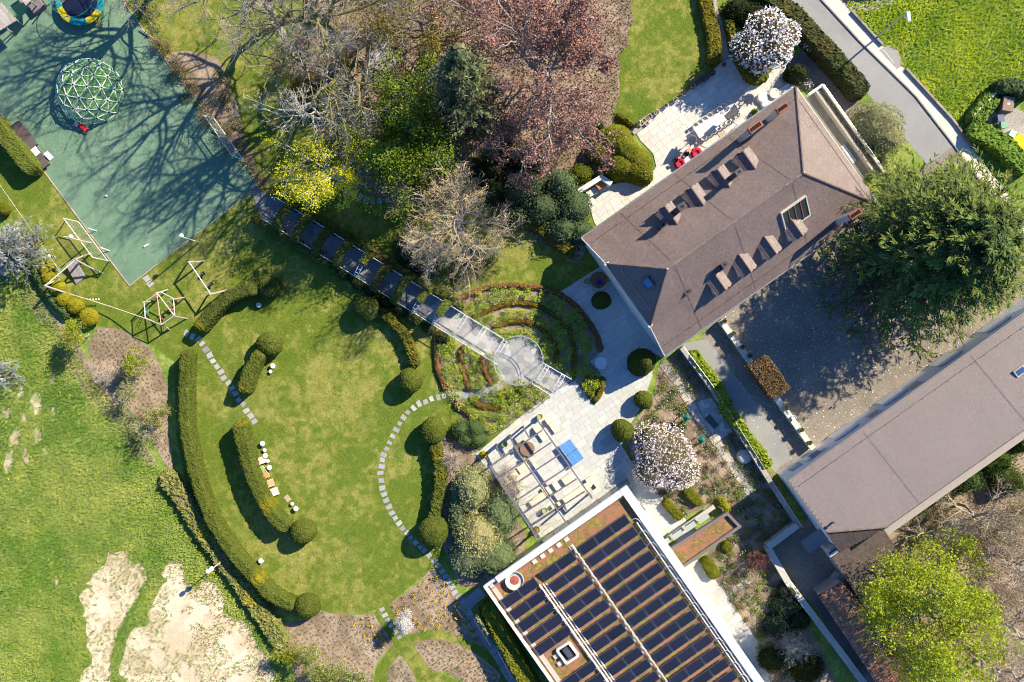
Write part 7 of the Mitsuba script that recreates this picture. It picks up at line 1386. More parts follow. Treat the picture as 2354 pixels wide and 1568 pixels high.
for i, (x, y, r) in enumerate(((652, 82, .30), (590, 140, .27), (528, 181, .28), (462, 224, .24), (395, 271, .33))): pot(N4(x, y), r, .5, (.62, .58, .54), f'{ORD[i]} round stone pot from the upper right in the row along the lawn edge', (.2, .12, .08), seed=i)
pot(tl(2, 0, 1940, 607), .28, .45, (.40, .30, .25), 'small terracotta pot nearest the gravel path', (.2, .12, .08), seed=9); pot(tl(2, 0, 1832, 682), .36, .5, (.10, .09, .09), 'black round pot right of the planter boxes', (.2, .14, .08), seed=10)
for i, (x, y, sx, sy, lab) in enumerate(((326, 315, 1.3, .55, 'stone trough nearest the row of round pots'), (297, 341, .95, .6, 'square stone planter between trough and statue'), (326, 347, .5, .45, 'small square planter on the white paving'), (690, 55, 1.9, .55, 'dark planter trough below the olive hedge end'), (740, 22, .75, .7, 'square dark planter at the upper end of the trough row'))):
    p = N4(x, y); k = thing('planter_box', lab, 'planter'); c = (.40, .37, .33) if i < 3 else (.12, .11, .11)
    for o, s in (((0, sy / 2 - .04), (sx, .08)), ((0, -sy / 2 + .04), (sx, .08)), ((sx / 2 - .04, 0), (.08, sy - .16)), ((-sx / 2 + .04, 0), (.08, sy - .16))): m = MB(); m.box(p + np.r_[UX * o[0] + UY * o[1], .25], (*s, .5), c, UA); part(k, 'side', m)
    m = MB(); m.box(p + [0, 0, .2], (sx - .16, sy - .16, .38), (.16, .12, .09), UA); part(k, 'soil', m)
m = MB(); m.lathe([(.3, 0), (.3, .4), (.14, .5), (.12, .8), (.24, 1.0), (.12, 1.2), (.13, 1.35), (0, 1.42)], N4(268, 352), (.56, .52, .46), 14); single('statue', 'small pale stone figure at the left end of the planters on the terrace', 'statue', m, smooth=True)
m = MB(); m.box(N4(258, 385, .12), (1.2, .7, .24), (.36, .34, .32), UA); single('stone_plinth', 'dark stone block at the left corner of the white terrace', 'plinth', m)
RED, ROSE_ = (.50, .04, .09), (.66, .34, .30)
for x, y, lab in ((560, 632, 'lower left crimson cushioned armchair at the villa wall'), (675, 556, 'upper right crimson cushioned armchair at the villa wall')):
    p = N4(x, y); k = thing('armchair', lab, 'armchair'); m = MB()
    m.lathe([(0, .42), (.5, .44), (.66, .4), (.66, .2), (.5, .1)], p, RED, 16); part(k, 'cushion', m)
    for a in np.arange(8) * np.pi / 4: q = MB(); q.ball(p + [.42 * math.cos(a), .42 * math.sin(a), .5], (.2, .2, .12), vary(RED, 1, .12, .03, ro)[0], 1); part(k, 'tuft', q)
for x, y, lab in ((551, 588, 'pink square stool beside the lower crimson armchair'), (626, 541, 'pink square stool beside the upper crimson armchair')):
    p = N4(x, y); k = thing('footstool', lab, 'stool'); m = MB(); m.box(p + [0, 0, .38], (.62, .55, .14), ROSE_, UA + .3, bev=.05); part(k, 'cushion', m); m = MB()
    for i, j in ((-.2, -.2), (.2, -.2), (.2, .2), (-.2, .2)): m.bar(p + [i, j, .33], p + [i, j, 0], .04, .04, (.05, .05, .05))
    part(k, 'legs', m)
shell_chair(N4(524, 610), 2.2, (.03, .03, .03), 'lower left black wire chair on the white terrace', name='wire_chair', leg=(.03, .03, .03)); shell_chair(N4(600, 567), 2.2, (.03, .03, .03), 'upper right black wire chair on the white terrace', name='wire_chair', leg=(.03, .03, .03))
m = MB(); m.box(N4(611, 600, .42), (.75, .75, .06), (.70, .70, .70), UA, bev=.02); k = single('low_table', 'low pale square table between the crimson armchairs', 'table', m); m = MB(); m.box(N4(611, 600, .2), (.5, .5, .38), (.5, .5, .5), UA); part(k, 'base', m)
m = MB(); m.box(N4(862, 412, .02 + .08), (.9, .6, .04), (.46, .40, .33), UA); single('door_mat', 'beige and grey mat on the terrace close to the gutter', 'mat', m)

# ---- bench wall, west terrace pieces
k = thing('bench_wall', 'white angled garden wall with a bench, holding an orange wooden chest', 'wall')
for a, b in (((612, 190), (822, 60)), ((822, 60), (915, 122))): m = MB(); p, q = tl(2, 1, *a, 1.5), tl(2, 1, *b, 1.5); m.bar(p - [0, 0, .75], q + (q - p) / np.linalg.norm(q - p) * (.25 if b[0] == 822 else 0) - [0, 0, .75 + (.003 if b[0] == 915 else 0)], .52, 1.5, (.74, .72, .68)); part(k, 'wall', m)
m = MB(); m.bar(tl(2, 1, 690, 225, .42), tl(2, 1, 860, 130, .42), .75, .2, (.60, .60, .55)); part(k, 'bench', m)
k = thing('wooden_chest', 'orange brown wooden chest on the bench of the white wall', 'chest'); m = MB(); m.box(tl(2, 1, 812, 132, .75), (.95, .85, .5), (.42, .20, .11), UA, bev=.02); part(k, 'body', m)
for i in range(3): m = MB(); m.box(tl(2, 1, 812, 132, 1.01) + np.r_[UX * (i - 1) * .3, 0], (.27, .8, .03), vary((.46, .23, .13), 1, .1, .03, ro)[0], UA); part(k, 'board', m)
m = MB(); m.box(tl(2, 1, 660, 232, .35), (1.0, .5, .3), (.02, .07, .34), UA, bev=.05); single('blue_cushion', 'blue cushion on the bench below the laurel dome', 'cushion', m)
for i in range(6): m = MB(); m.box(tl(2, 1, 880 + i * 12, 15 + i * 14, .09 + (5 - i) * .1), (1.5, .36, .2), (.24, .22, .2), UA - .9); single('garden_step', f'{ORD[i]} dark garden step from the top behind the white angled wall', 'step', m)
p = tl(2, 1, 790, 1010); k = thing('round_table', 'round brown table on the shaded terrace with a blue pot on it', 'table'); m = MB(); m.lathe([(0, .75), (.92, .75), (.93, .70), (.06, .68)], p, (.20, .11, .07), 24); part(k, 'tabletop', m); m = MB(); m.tube([p, p + [0, 0, .7]], .07, (.12, .1, .1), 8); m.lathe([(0, .05), (.4, .04), (.42, 0)], p, (.12, .1, .1), 14); part(k, 'pedestal', m)
m = MB(); m.lathe([(.2, 0), (.3, .25), (.32, .3), (.22, .3), (.2, .2), (0, .2)], tl(2, 1, 803, 1028, .75), (.02, .04, .36), 14); single('blue_pot', 'deep blue bowl on the round brown table', 'pot', m)
for x, y, rz, lab in ((680, 1025, .15, 'cream wicker armchair left of the round brown table'), (878, 1008, math.pi - .3, 'cream wicker armchair right of the round brown table')):
    p = tl(2, 1, x, y); k = thing('wicker_chair', lab, 'armchair'); u = np.array([math.cos(rz), math.sin(rz), 0]); m = MB(); m.box(p + [0, 0, .25], (.6, .58, .4), (.44, .38, .24), rz, bev=.06); part(k, 'seat', m)
    an = np.linspace(-2.0, 2.0, 11); R = p[:2] + .36 * np.stack([-(u[0] * np.cos(an) - u[1] * np.sin(an)), -(u[1] * np.cos(an) + u[0] * np.sin(an))], 1); m = MB(); m.tube(np.c_[R, .75 - .12 * np.abs(an) / 2], .075, (.50, .44, .28), 7); m.tube(np.c_[R, an * 0 + .5], .07, (.44, .38, .24), 6); part(k, 'backrest', m)
p = tl(2, 2, 812, 200); k = thing('bird_bath', 'round white stone basin on the shaded terrace corner', 'bird bath'); m = MB(); m.lathe([(.4, 0), (.3, .1), (.24, .4), (.62, .62), (.70, .70), (.60, .70), (.52, .60), (0, .56)], p, (.68, .69, .70), 24); part(k, 'basin', m, smooth=True); m = MB(); m.lathe([(0, .86), (.05, .82), (.07, .6)], p, (.7, .7, .72), 10); part(k, 'spout', m)
for x, y, lab in ((1580, 692, 'upper green pyramid obelisk in the flower bed'), (1716, 896, 'lower green pyramid obelisk in the flower bed, beside the pale magnolia')):
    p = tl(2, 2, x, y); k = thing('obelisk', lab, 'obelisk'); s = .52; m = MB(); v = [p + np.r_[UX * i * s + UY * j * s, 1.35] for i, j in ((-.7, -.7), (.7, -.7), (.7, .7), (-.7, .7))] + [p + [0, 0, 1.95]]; m.add(v, [[0, 1, 4], [1, 2, 4], [2, 3, 4], [3, 0, 4]], (.035, .19, .145)); part(k, 'roof', m)
    for q in v[:4]: m = MB(); m.bar((q - p) * [.9, .9, 1] + p - [0, 0, .02], (q - p) * [.9, .9, 0] + p, .07, .07, (.03, .2, .15)); part(k, 'post', m)
m = MB(); m.lathe([(0, .62), (.5, .58), (.8, .4), (.88, .2), (.8, 0)], tl(2, 2, 2130, 1060), (.60, .57, .50), 20); single('millstone', 'round pale boulder in the lower right of the flower bed', 'stone', m, smooth=True)
m = MB(); m.box(tl(2, 2, 1180, 610, .1), (.45, .3, .2), (.10, .40, .35), .4); single('watering_can', 'small green box hidden between yew cones', 'box', m)
# table tennis
k = thing('table_tennis_table', 'blue table tennis table with white lines and a net on the terrace', 'table tennis table'); Cn = [tl(2, 2, x, y, .76) for x, y in ((428, 967), (535, 895), (668, 1077), (560, 1155))]; c = sum(Cn) / 4; d = Cn[2] - Cn[1]; a = math.atan2(d[1], d[0]); u = np.array([math.cos(a), math.sin(a), 0]); v = np.array([-u[1], u[0], 0])
for s in (-1, 1): m = MB(); m.box(c + u * s * .69, (1.36, 1.52, .04), (.10, .27, .60), a); part(k, 'half', m, 'satin')
for o, sz in ((v * .75, (2.74, .03)), (v * -.75, (2.74, .03)), (u * 1.36, (.03, 1.47)), (u * -1.36, (.03, 1.47)), (v * 0, (2.74, .012))): m = MB(); m.box(c + o + [0, 0, .022], (*sz, .006), (.75, .78, .8), a); part(k, 'line', m)
m = MB(); m.box(c + [0, 0, .1], (.02, 1.75, .15), (.04, .05, .07), a); part(k, 'net', m)
for i in (-1, 1):
    for j in (-1, 1): m = MB(); p = c + u * i * .9 + v * j * .55; m.bar(p - [0, 0, .02], p * [1, 1, 0], .06, .06, (.15, .16, .2)); part(k, 'leg', m)

# ---- steel pergola with seats beneath
Z2 = lambda x, y, z=0: at(1080.5 + .2566 * x, 942.5 + .2566 * y, z)
PZ = 2.7; sp = thing('steel_pergola', 'open pergola of dark purple grey steel beams over the seating terrace', 'pergola')
Rb, Lb = (Z2(605, 95, PZ), Z2(1095, 795, PZ)), (Z2(175, 500, PZ), Z2(598, 1140, PZ))
def beam(p, q, w=.16, h=.2): m = MB(); m.bar(p, q, w, h, vary(STEEL, 1, .06, .02, ro)[0]); part(sp, 'beam', m)
beam(*Rb); beam(*Lb); beam(Z2(390, 322, PZ + .1), Z2(860, 1010, PZ + .1))
for a, b in (((650, 180), (180, 502)), ((728, 290), (250, 612)), ((805, 397), (318, 718)), ((882, 508), (386, 832)), ((955, 617), (455, 942)), ((1030, 727), (535, 1048))): beam(Z2(*a, PZ - .005), Z2(*b, PZ - .005), .14, .18)
for x, y, x2, y2 in ((480, 165, 530, 250), (360, 245, 405, 338), (236, 330, 282, 422)): beam(Z2(x, y, PZ - .01), Z2(x2, y2, PZ - .01))
for x, y in ((608, 100), (480, 168), (362, 248), (238, 333), (1090, 788), (598, 1135), (860, 900)): p = Z2(x, y, PZ); m = MB(); m.bar(p - [0, 0, .1], p * [1, 1, 0], .16, .16, STEEL); part(sp, 'post', m)
m = MB()
for i in range(26):
    t = i / 25; p = Lb[0] + (Lb[1] - Lb[0]) * t
    for j in range(5): q = p + np.r_[ro.normal(0, .3), ro.normal(0, .3), .05]; e = q + np.r_[UX * ro.uniform(.5, 3.2) + UY * ro.normal(0, .5), ro.normal(.15, .1)]; m.tube([q, (q + e) / 2 + ro.normal(0, .12, 3), e], .013, vary((.46, .40, .34), 1, .1, .02, ro)[0], 3)
single('bare_climber', 'bare climber stems spreading from the left beam over the steel pergola', 'climber', m)
CUSH, FRAME = (.74, .68, .52), (.60, .54, .40)
def cushion_set(lab, blocks, z=.38, name='cushion_sofa'):
    k = thing(name, lab, 'garden seat')
    for (x, y, sx, sy) in blocks: p = Z2(x, y, z); m = MB(); m.box(p * [1, 1, 0] + [0, 0, z - .17], (sx, sy, .16), FRAME, UA); part(k, 'base', m); m = MB(); m.box(p * [1, 1, 0] + [0, 0, z], (sx - .03, sy - .03, .17), vary(CUSH, 1, .04, .01, ro)[0], UA, bev=.05); part(k, 'cushion', m)
    return k
def lounger(x, y, lab):
    k = thing('sun_lounger', lab, 'sun lounger'); p = Z2(x, y); m = MB(); m.box(p + np.r_[-UY * .28, .32], (.78, 1.3, .14), CUSH, UA, bev=.05); part(k, 'cushion', m); m = MB(); m.box((0, 0, 0), (.78, .75, .14), CUSH, tilt=trimesh.transformations.euler_matrix(-.5, 0, 0)[:3, :3], rz=UA, bev=0); m.v[-1] += p + np.r_[UY * .68, .5]; part(k, 'backrest', m)
    m = MB(); m.box(p + np.r_[UY * .05, .12], (.7, 1.9, .18), FRAME, UA); part(k, 'frame', m)
lounger(738, 133, 'cream sun lounger right of the pergola top corner'); lounger(632, 205, 'cream sun lounger under the top corner of the pergola')
p = Z2(512, 340); k = thing('round_table', 'round brown table under the steel pergola with a glass half', 'table'); m = MB(); m.lathe([(0, .74), (.82, .74), (.82, .68), (.05, .66)], p, (.26, .17, .12), 24); part(k, 'tabletop', m); m = MB(); m.lathe([(.35, 0), (.06, .06), (.06, .68)], p, (.2, .15, .1), 12); part(k, 'pedestal', m)
for i, (x, y, rz) in enumerate(((470, 290, -.9), (545, 385, 2.4), (495, 420, 1.7), (430, 330, -.2))): shell_chair(Z2(x, y), rz, (.48, .44, .27), f'{["top", "right", "bottom", "left"][i]} wicker chair at the round brown table under the pergola', name='wicker_chair')
cushion_set('cream corner sofa along the solar roofed house, under the pergola edge', [(1075, 640, .8, 1.0), (1035, 690, 1.3, .75), (965, 735, 1.3, .75), (885, 790, 1.3, .75), (820, 835, 1.0, .75), (1115, 660, .3, 1.1), (945, 770, 2.3, .25)])
cushion_set('cream cushioned seat in the middle right of the pergola', [(875, 625, 1.25, .95)]); cushion_set('broad cream daybed in the middle of the pergola', [(735, 710, 1.2, 1.15)])
cushion_set('cream two seater at the upper left under the pergola', [(395, 580, .8, .8), (475, 520, 1.3, .85), (415, 630, .45, .4)]); cushion_set('cream seat below the two seater at the left under the pergola', [(455, 690, .8, .8), (390, 720, .5, .5)])
cushion_set('long cream bench at the lower middle of the pergola', [(620, 790, 1.4, .8), (560, 840, .6, .8)]); cushion_set('narrow cream bolster seat in the centre of the pergola', [(668, 735, .35, 1.0)]); cushion_set('small cream stool at the lower right of the pergola', [(745, 865, .5, .45)])
cushion_set('low stone-like slab seat at the left edge under the pergola', [(300, 660, .7, 1.5)]); cushion_set('second slab seat at the lower left edge under the pergola', [(370, 770, .7, 1.4)])
for x, y, lab in ((310, 300, 'green ceramic pot between the upper pergola posts'), (624, 55, 'green ceramic pot at the top corner of the pergola'), (668, 890, 'green ceramic pot at the lower end of the pergola')): pot(Z2(x, y), .34, .7, (.34, .40, .18), lab)
bush(1080.5 + .2566 * 120, 942.5 + .2566 * 405, 10, 9, 1.0, (.38, .32, .03), 'yellow shrub at the left corner of the pergola terrace', 706, size=.13); bush(1234, 1219, 8, 9, 1.0, (.45, .34, .02), 'yellow shrub at the lower left pergola post', 707, size=.13)

# ---- courtyard wall with pots, villa balcony, garden walls, bins
k = thing('courtyard_wall', 'low white capped wall crossing the courtyard, carrying plant pots', 'wall'); p, q = at(1657, 736, 1.0), at(1766, 896, 1.0); e = at(1870, 1032, 1.0)
for a, b in ((p, (p + e) / 2), ((p + e) / 2, e)): m = MB(); m.bar(a - [0, 0, .06], b - [0, 0, .06] , .62, .12, (.68, .65, .58)); part(k, 'coping', m); m = MB(); m.bar(a - [0, 0, .56], b - [0, 0, .56], .5, .88, (.55, .52, .47)); part(k, 'wall', m)
for i, (c, r, x, y) in enumerate(((2, 1, 1950, 1385), (2, 1, 2035, 1498), (2, 2, 2115, 55), (2, 2, 2180, 135), (3, 2, 165, 617), (3, 2, 233, 705), (3, 2, 305, 815), (3, 2, 380, 935))): pot(tl(c, r, x, y, 1.2), .28, .42, (.66, .64, .60) if i == 5 else (.26, .22, .17), f'{ORD[i]} plant pot from the villa along the courtyard wall', (.08, .09, .03) if i != 5 else None, z0=1.0, seed=20 + i)
bal = thing('planted_balcony', 'narrow tiled balcony with planter rows along the villa end wall', 'balcony'); T3 = lambda x, y, z=0: tl(3, 0, x, y, z)
A, B, C, D = T3(350, 890, .9), T3(480, 800, .9), T3(1040, 1590, .9), T3(890, 1640, .9)
m = MB(); m.prism(Polygon([x[:2] for x in (A, B, C, D)]), 0, .85, (.60, .57, .52)); part(bal, 'base', m)
for i in range(16):
    t0, t1 = i / 16, (i + .96) / 16
    for j in range(2):
        s0, s1 = .02 + j * .22, .02 + j * .22 + .21; L = lambda s, t: (A + (D - A) * t) * (1 - s) + (B + (C - B) * t) * s; m = MB(); m.prism(Polygon([L(s0, t0)[:2], L(s1, t0)[:2], L(s1, t1)[:2], L(s0, t1)[:2]]), .85, .88, vary((.56, .48, .33), 1, .06, .02, ro)[0]); part(bal, 'tile', m)
for s, w, h, c in ((.50, .24, .75, (.46, .43, .40)), (.97, .22, .8, (.66, .62, .54))): m = MB(); m.bar(L(s, 0) + [0, 0, h / 2], L(s, 1) + [0, 0, h / 2], w, h, c); part(bal, 'parapet', m)
m = MB(); m.bar(L(.74, .02) + [0, 0, .2], L(.74, 1) + [0, 0, .2], .75, .5, (.50, .42, .28)); part(bal, 'planter', m)
m = MB(); m.tube([L(1.0, 0) + [0, 0, 1.0], L(1.0, 1) + [0, 0, 1.0]], .03, (.40, .46, .52), 5)
for t in np.linspace(0, 1, 24): m.tube([L(1.0, t) + [0, 0, .4], L(1.0, t) + [0, 0, 1.0]], .018, (.40, .46, .52), 4)
part(bal, 'railing', m, 'metal')
m = MB(); m.bar(A + [.0, 0, .4], B + [0, 0, .4], .3, .9, (.72, .68, .6)); part(bal, 'end_wall', m)
for i, t in enumerate(np.linspace(.05, .97, 26)):
    p = L(.70 + ro.uniform(-.06, .08), t) + [0, 0, .55]; m = MB(); n = 36; cc = [(.10, .10, .05), (.13, .13, .13), (.22, .13, .04), (.14, .18, .03)][ro.integers(4)]; m.leaves(p + ro.normal(0, .2, (n, 3)) * [1, 1, .6], .13, vary(cc, n, .25, .08, ro), .5, ro); single('balcony_plant', f'{ORD[i]} small plant from the upper end in the planter of the villa balcony', 'plant', m, 'leaf', 'plants in the balcony planter')
m = MB(); m.box(T3(742, 1415, 1.0), (.5, 2.3, .16), (.78, .78, .76), UA, bev=.03); single('white_bench', 'long white bench lying on the balcony below the villa eaves', 'bench', m)
k = thing('garden_wall', 'long grey stone wall with pale coping between flower bed and driveway', 'wall'); P = resample(np.vstack([[tl(2, 2, x, y, 1.2) for x, y in ((1560, 60), (1830, 420), (2354, 1260))], [tl(3, 2, 200, 1568, 1.2), tl(3, 3, 300, 150, 1.2)]]), .95)
for a, b in zip(P[:-1], P[1:]): m = MB(); m.bar(a - [0, 0, .05], b - (b - a) * .02 - [0, 0, .05], .5, .1, vary((.40, .38, .36), 1, .1, .02, ro)[0]); part(k, 'coping_stone', m)
for a, b in zip(P[:-1:6], list(P[6::6]) + [P[-1]]): m = MB(); m.bar(a - [0, 0, .65], b - [0, 0, .65], .4, 1.1, (.33, .31, .29)); part(k, 'wall', m)
m = MB(); o = np.r_[UX * .0 - UY * 0, 0]; m.tube([x + [.15, .1, .35] for x in P], .025, (.5, .52, .54), 5)
for x in P[::2]: m.tube([x + [.15, .1, -.05], x + [.15, .1, .35]], .018, (.5, .52, .54), 4)
part(k, 'railing', m, 'metal')
k = thing('yard_wall', 'pale capped retaining wall around the sunken cobbled yard', 'wall'); P = [tl(3, 3, x, y, 1.3) for x, y in ((270, 130), (0, 330), (185, 650), (320, 830), (600, 1200), (900, 1600))]
for i, (a, b) in enumerate(zip(P[:-1], P[1:])):
    S = resample([a, b], 2.6)
    for x, y in zip(S[:-1], S[1:]): m = MB(); m.bar(x - [0, 0, .06 + .003 * i], y - (y - x) * .006 - [0, 0, .06 + .003 * i], .72, .12, vary((.56, .54, .5), 1, .05, .01, ro)[0]); part(k, 'coping', m)
    m = MB(); m.bar(a - [0, 0, .7], b - [0, 0, .7], .55, 1.15, (.5, .48, .45)); part(k, 'wall', m)
m = MB(); m.lathe([(.36, 0), (.42, .5), (.36, .95), (0, .97)], tl(3, 3, 610, 650), (.03, .06, .30), 14); single('blue_barrel', 'dark blue rain barrel in the corner of the sunken yard', 'barrel', m)
m = MB(); m.box(tl(3, 3, 455, 250, 2.2), (3.4, 1.5, .14), (.22, .26, .28), A_.ang); k = single('yard_canopy', 'dark concrete canopy at the annex corner over the sunken yard', 'canopy', m); m = MB(); p = tl(3, 3, 385, 290, 2.1); m.bar(p, p * [1, 1, 0], .14, .14, (.3, .3, .3)); part(k, 'post', m)
m = MB(); m.box(tl(3, 3, 512, 270, .45), (1.1, .5, .7), (.40, .30, .04), A_.ang, bev=.08); single('yellow_cart', 'yellow cart partly under the canopy of the sunken yard', 'cart', m)
m = MB(); m.bar(tl(3, 3, 600, 570, .9), tl(3, 3, 725, 665, .9), .9, .2, (.52, .5, .47)); single('concrete_ledge', 'pale concrete ledge below the eaves of the back house', 'ledge', m)
def bin_(c, r, x, y, s, h, col, lab, rz=-.5):
    p = tl(c, r, x, y); k = thing('waste_bin', lab, 'waste bin'); m = MB(); b, t = s * .42, s * .5
    v = [[-b, -b, .06], [b, -b, .06], [b, b, .06], [-b, b, .06], [-t, -t, h], [t, -t, h], [t, t, h], [-t, t, h]]; v = np.array(v) @ np.array([[math.cos(rz), math.sin(rz), 0], [-math.sin(rz), math.cos(rz), 0], [0, 0, 1]]) + p; m.add(v, [[3, 2, 1, 0], [0, 1, 5, 4], [1, 2, 6, 5], [2, 3, 7, 6], [3, 0, 4, 7]], col); part(k, 'body', m, 'satin')
    m = MB(); m.box(p + [0, 0, h + .03], (s * 1.08, s * 1.1, .08), np.array(col) * 1.15, rz, bev=.04); part(k, 'lid', m, 'satin'); m = MB(); q = p + np.array([math.sin(rz) * -.5, math.cos(rz) * .5, 0]) * s; m.tube([q + [-.2, 0, h - .02], q + [.2, 0, h - .02]], .03, np.array(col) * .7, 5); part(k, 'handle', m)
bin_(3, 0, 2088, 1110, .72, 1.05, (.07, .10, .19), 'dark blue wheeled bin at the gravel lot', .1); bin_(3, 0, 2118, 1172, .72, 1.05, (.16, .32, .22), 'green wheeled bin right below the blue one', .1); bin_(3, 0, 2195, 1252, .7, 1.05, (.36, .52, .42), 'pale green wheeled bin in the middle of the bin row', -.5); bin_(3, 0, 2338, 1412, .8, 1.1, (.22, .38, .26), 'green bin at the right edge below the yellow container', -.6)
k = thing('waste_container', 'brown lidded waste container on the gravel lot', 'container'); p = tl(3, 0, 2150, 985); m = MB(); m.box(p + [0, 0, .6], (1.2, 1.6, 1.1), (.24, .17, .145), -.15, bev=.05); part(k, 'body', m); m = MB(); m.box(p + [0, 0, 1.2], (1.26, 1.66, .1), (.32, .24, .2), -.15, bev=.04); part(k, 'lid', m); m = MB(); m.box(p + [0, 0, 1.26], (.3, .25, .01), (.7, .65, .6), -.15); part(k, 'sticker', m)
k = thing('waste_container', 'bright yellow waste container between the green bins', 'container'); p = tl(3, 0, 2268, 1328); m = MB(); m.box(p + [0, 0, .55], (1.0, 1.7, 1.0), (.62, .48, .02), .62, bev=.05); part(k, 'body', m); m = MB(); m.box(p + [0, 0, 1.1], (1.06, 1.76, .1), (.70, .56, .04), .62, bev=.04); part(k, 'lid', m)
m = MB(); m.bar(tl(3, 0, 2112, 830, .6), tl(3, 0, 1855, 1082, .6), .16, 1.2, (.60, .57, .52)); single('boundary_wall', 'thin pale boundary wall between meadow and slanting hedge', 'wall', m)
k = thing('parked_car', 'dark vehicle at the top edge, only its blue shadow side showing', 'car'); p = tl(3, 0, 880, -120); m = MB(); m.box(p + [0, 0, .65], (4.3, 1.8, .7), (.05, .09, .2), -.05, bev=.2); part(k, 'body', m, 'gloss'); m = MB(); m.box(p + [0, 0, 1.2], (2.2, 1.5, .5), (.03, .04, .06), -.05, bev=.2); part(k, 'cabin', m, 'gloss')
for i, j in ((-1.3, -.85), (1.3, -.85), (-1.3, .85), (1.3, .85)): m = MB(); m.tube([p + [i, j - .1, .33], p + [i, j + .1, .33]], .33, (.02, .02, .02), 14); part(k, 'wheel', m)

# ---- the long arbour: white rails, double hoops with rungs, and clipped hornbeam arches
ab = thing('long_arbour', 'long white metal arbour with ladder-like hoops over the slate path', 'arbour')
q11 = lambda x, y, z=0: tl(1, 1, x, y, z)
U0, U1 = q11(170, 240, 1.9), q11(2310, 1568, 1.9); L0, L1 = q11(60, 445, 1.9), q11(2060, 1645, 1.9)
ad = (U1 - U0) / np.linalg.norm(U1 - U0); an_ = np.array([-ad[1], ad[0], 0]); AW2 = abs((U0 - L0) @ an_) / 2; ac = lambda t: (q11(100, 330, 0) * [1, 1, 0]) + ad * t
a0 = (U0 + L0) / 2 * [1, 1, 0]; pos = lambda t, s=0, z=0: a0 + ad * t + an_ * s + [0, 0, z]
LT = 30.6; RAIL = (.62, .66, .74)
for s in (-AW2, AW2):
    for t0 in np.arange(0, LT, 3.3):
        if s > 0 and t0 + 3.3 > LT - .1: continue
        m = MB(); m.tube([pos(t0, s, 1.9), pos(min(t0 + 3.3, LT), s, 1.9)], .045, RAIL, 6); part(ab, 'rail', m, 'satin')
        m = MB(); m.tube([pos(t0, s, 0), pos(t0, s, 1.9)], .04, RAIL, 6); part(ab, 'post', m, 'satin')
def hoop(t, w=.42, r=.03, th0=0, th1=math.pi, key=ab, c=RAIL, f=None, top=1.15):
    th = np.linspace(th0, th1, 15); f = f or pos
    for o in (-w / 2, w / 2): m = MB(); m.tube([f(t + o, AW2 * math.cos(a), 1.9 + top * math.sin(a)) for a in th], r, c, 5); part(key, 'hoop', m, 'satin')
    for a in np.linspace(th0 + .1, th1 - .1, 9): m = MB(); m.tube([f(t - w / 2, AW2 * math.cos(a), 1.9 + top * math.sin(a)), f(t + w / 2, AW2 * math.cos(a), 1.9 + top * math.sin(a))], r * .8, c, 4); part(key, 'rung', m, 'satin')
def tof(x, y): return float((q11(x, y, 2.8) - a0) @ ad)
HP = [tof(*p) for p in ((245, 405), (415, 520), (600, 640), (795, 745), (985, 850), (1150, 965), (1330, 1085), (1505, 1200), (1700, 1300))]
MP = [tof(*p) for p in ((1890, 1400), (2065, 1510))] + [tof(2060 + 190, 1510 + 120)]
for t in HP + MP: hoop(t)
def arch_mesh(t, th0, th1, c, seed):
    rg = np.random.default_rng(seed); th = np.linspace(th0, th1, int(26 * (th1 - th0) / 1.57)); w, d = .85, .5; sec = resample(np.array([[-w / 2, -d / 2], [w / 2, -d / 2], [w / 2, d / 2], [-w / 2, d / 2], [-w / 2, -d / 2]]), .14); G = []
    C = [(AW2 * 1.04 * math.cos(a), 1.9 + 1.2 * math.sin(a), a) for a in th]
    if th0 < .1: C = [(AW2 * 1.04, z, 0) for z in np.linspace(0, 1.75, 12)] + C
    if th1 > 3.0: C = C + [(-AW2 * 1.04, z, math.pi) for z in np.linspace(1.75, 0, 12)]
    n = len(C)
    for i, (s, z, a) in enumerate(C): k = math.sqrt(max(.02, 1 - max(0, 1 - min(i, n - 1 - i) / 2.0) ** 2)); G.append([pos(t + x * k, s + y * k * math.cos(a), z + y * k * math.sin(a)) for x, y in sec])
    v, f, cc, ctr = shell(np.array(G), c, rg, .045, .2, .06, seed, True); m = MB(); m.add(v, f, np.clip(cc, .004, .9)); flecks(m, ctr, 70, .012, .10, c * 1.2, rg); return m
g1, g2, br = np.array((.085, .11, .03)), np.array((.11, .10, .03)), np.array((.16, .095, .04))
SPAN = [(0, 3.14, g1), (0, 3.14, g1), (0, 3.14, g1 * .9), (0, 3.14, g1), (0, 1.5, g1), (0, 3.14, g2), (0, 3.14, g1), (0, 1.62, g1 * 1.15), (0, 1.75, g1 * 1.25)]
for i, (t, (s0, s1, c)) in enumerate(zip(HP, SPAN)): single('hedge_arch', f'{ORD[i]} clipped hornbeam arch over the slate path, counted from the court', 'hedge arch', arch_mesh(t, s0, s1, c, 800 + i), 'leaf')
i2 = lambda t, s, z=1.2: (lambda p: (float(p[0] / (KU * (HC - z) / HC) + 1177), float(784 - p[1] / (KU * (HC - z) / HC))))(pos(t, s))
hedge([i2(t, AW2 + .55) for t in np.linspace(-1, 24, 12)], .8, 1.35, g1 * .9, 'long clipped hedge along the upper side of the arbour', 820, jit=.05, patches=((i2(13, AW2)[0], i2(13, AW2)[1], 22, br), (i2(-1, AW2)[0], i2(-1, AW2)[1], 22, GOLD * .7)))
hedge([i2(t, -AW2 - .5) for t in np.linspace(-1.5, 9, 8)], .75, 1.3, g1, 'clipped hedge along the lower side of the arbour, near the court', 821, jit=.05, patches=((i2(-1, -AW2)[0], i2(-1, -AW2)[1], 20, GOLD * .7),))
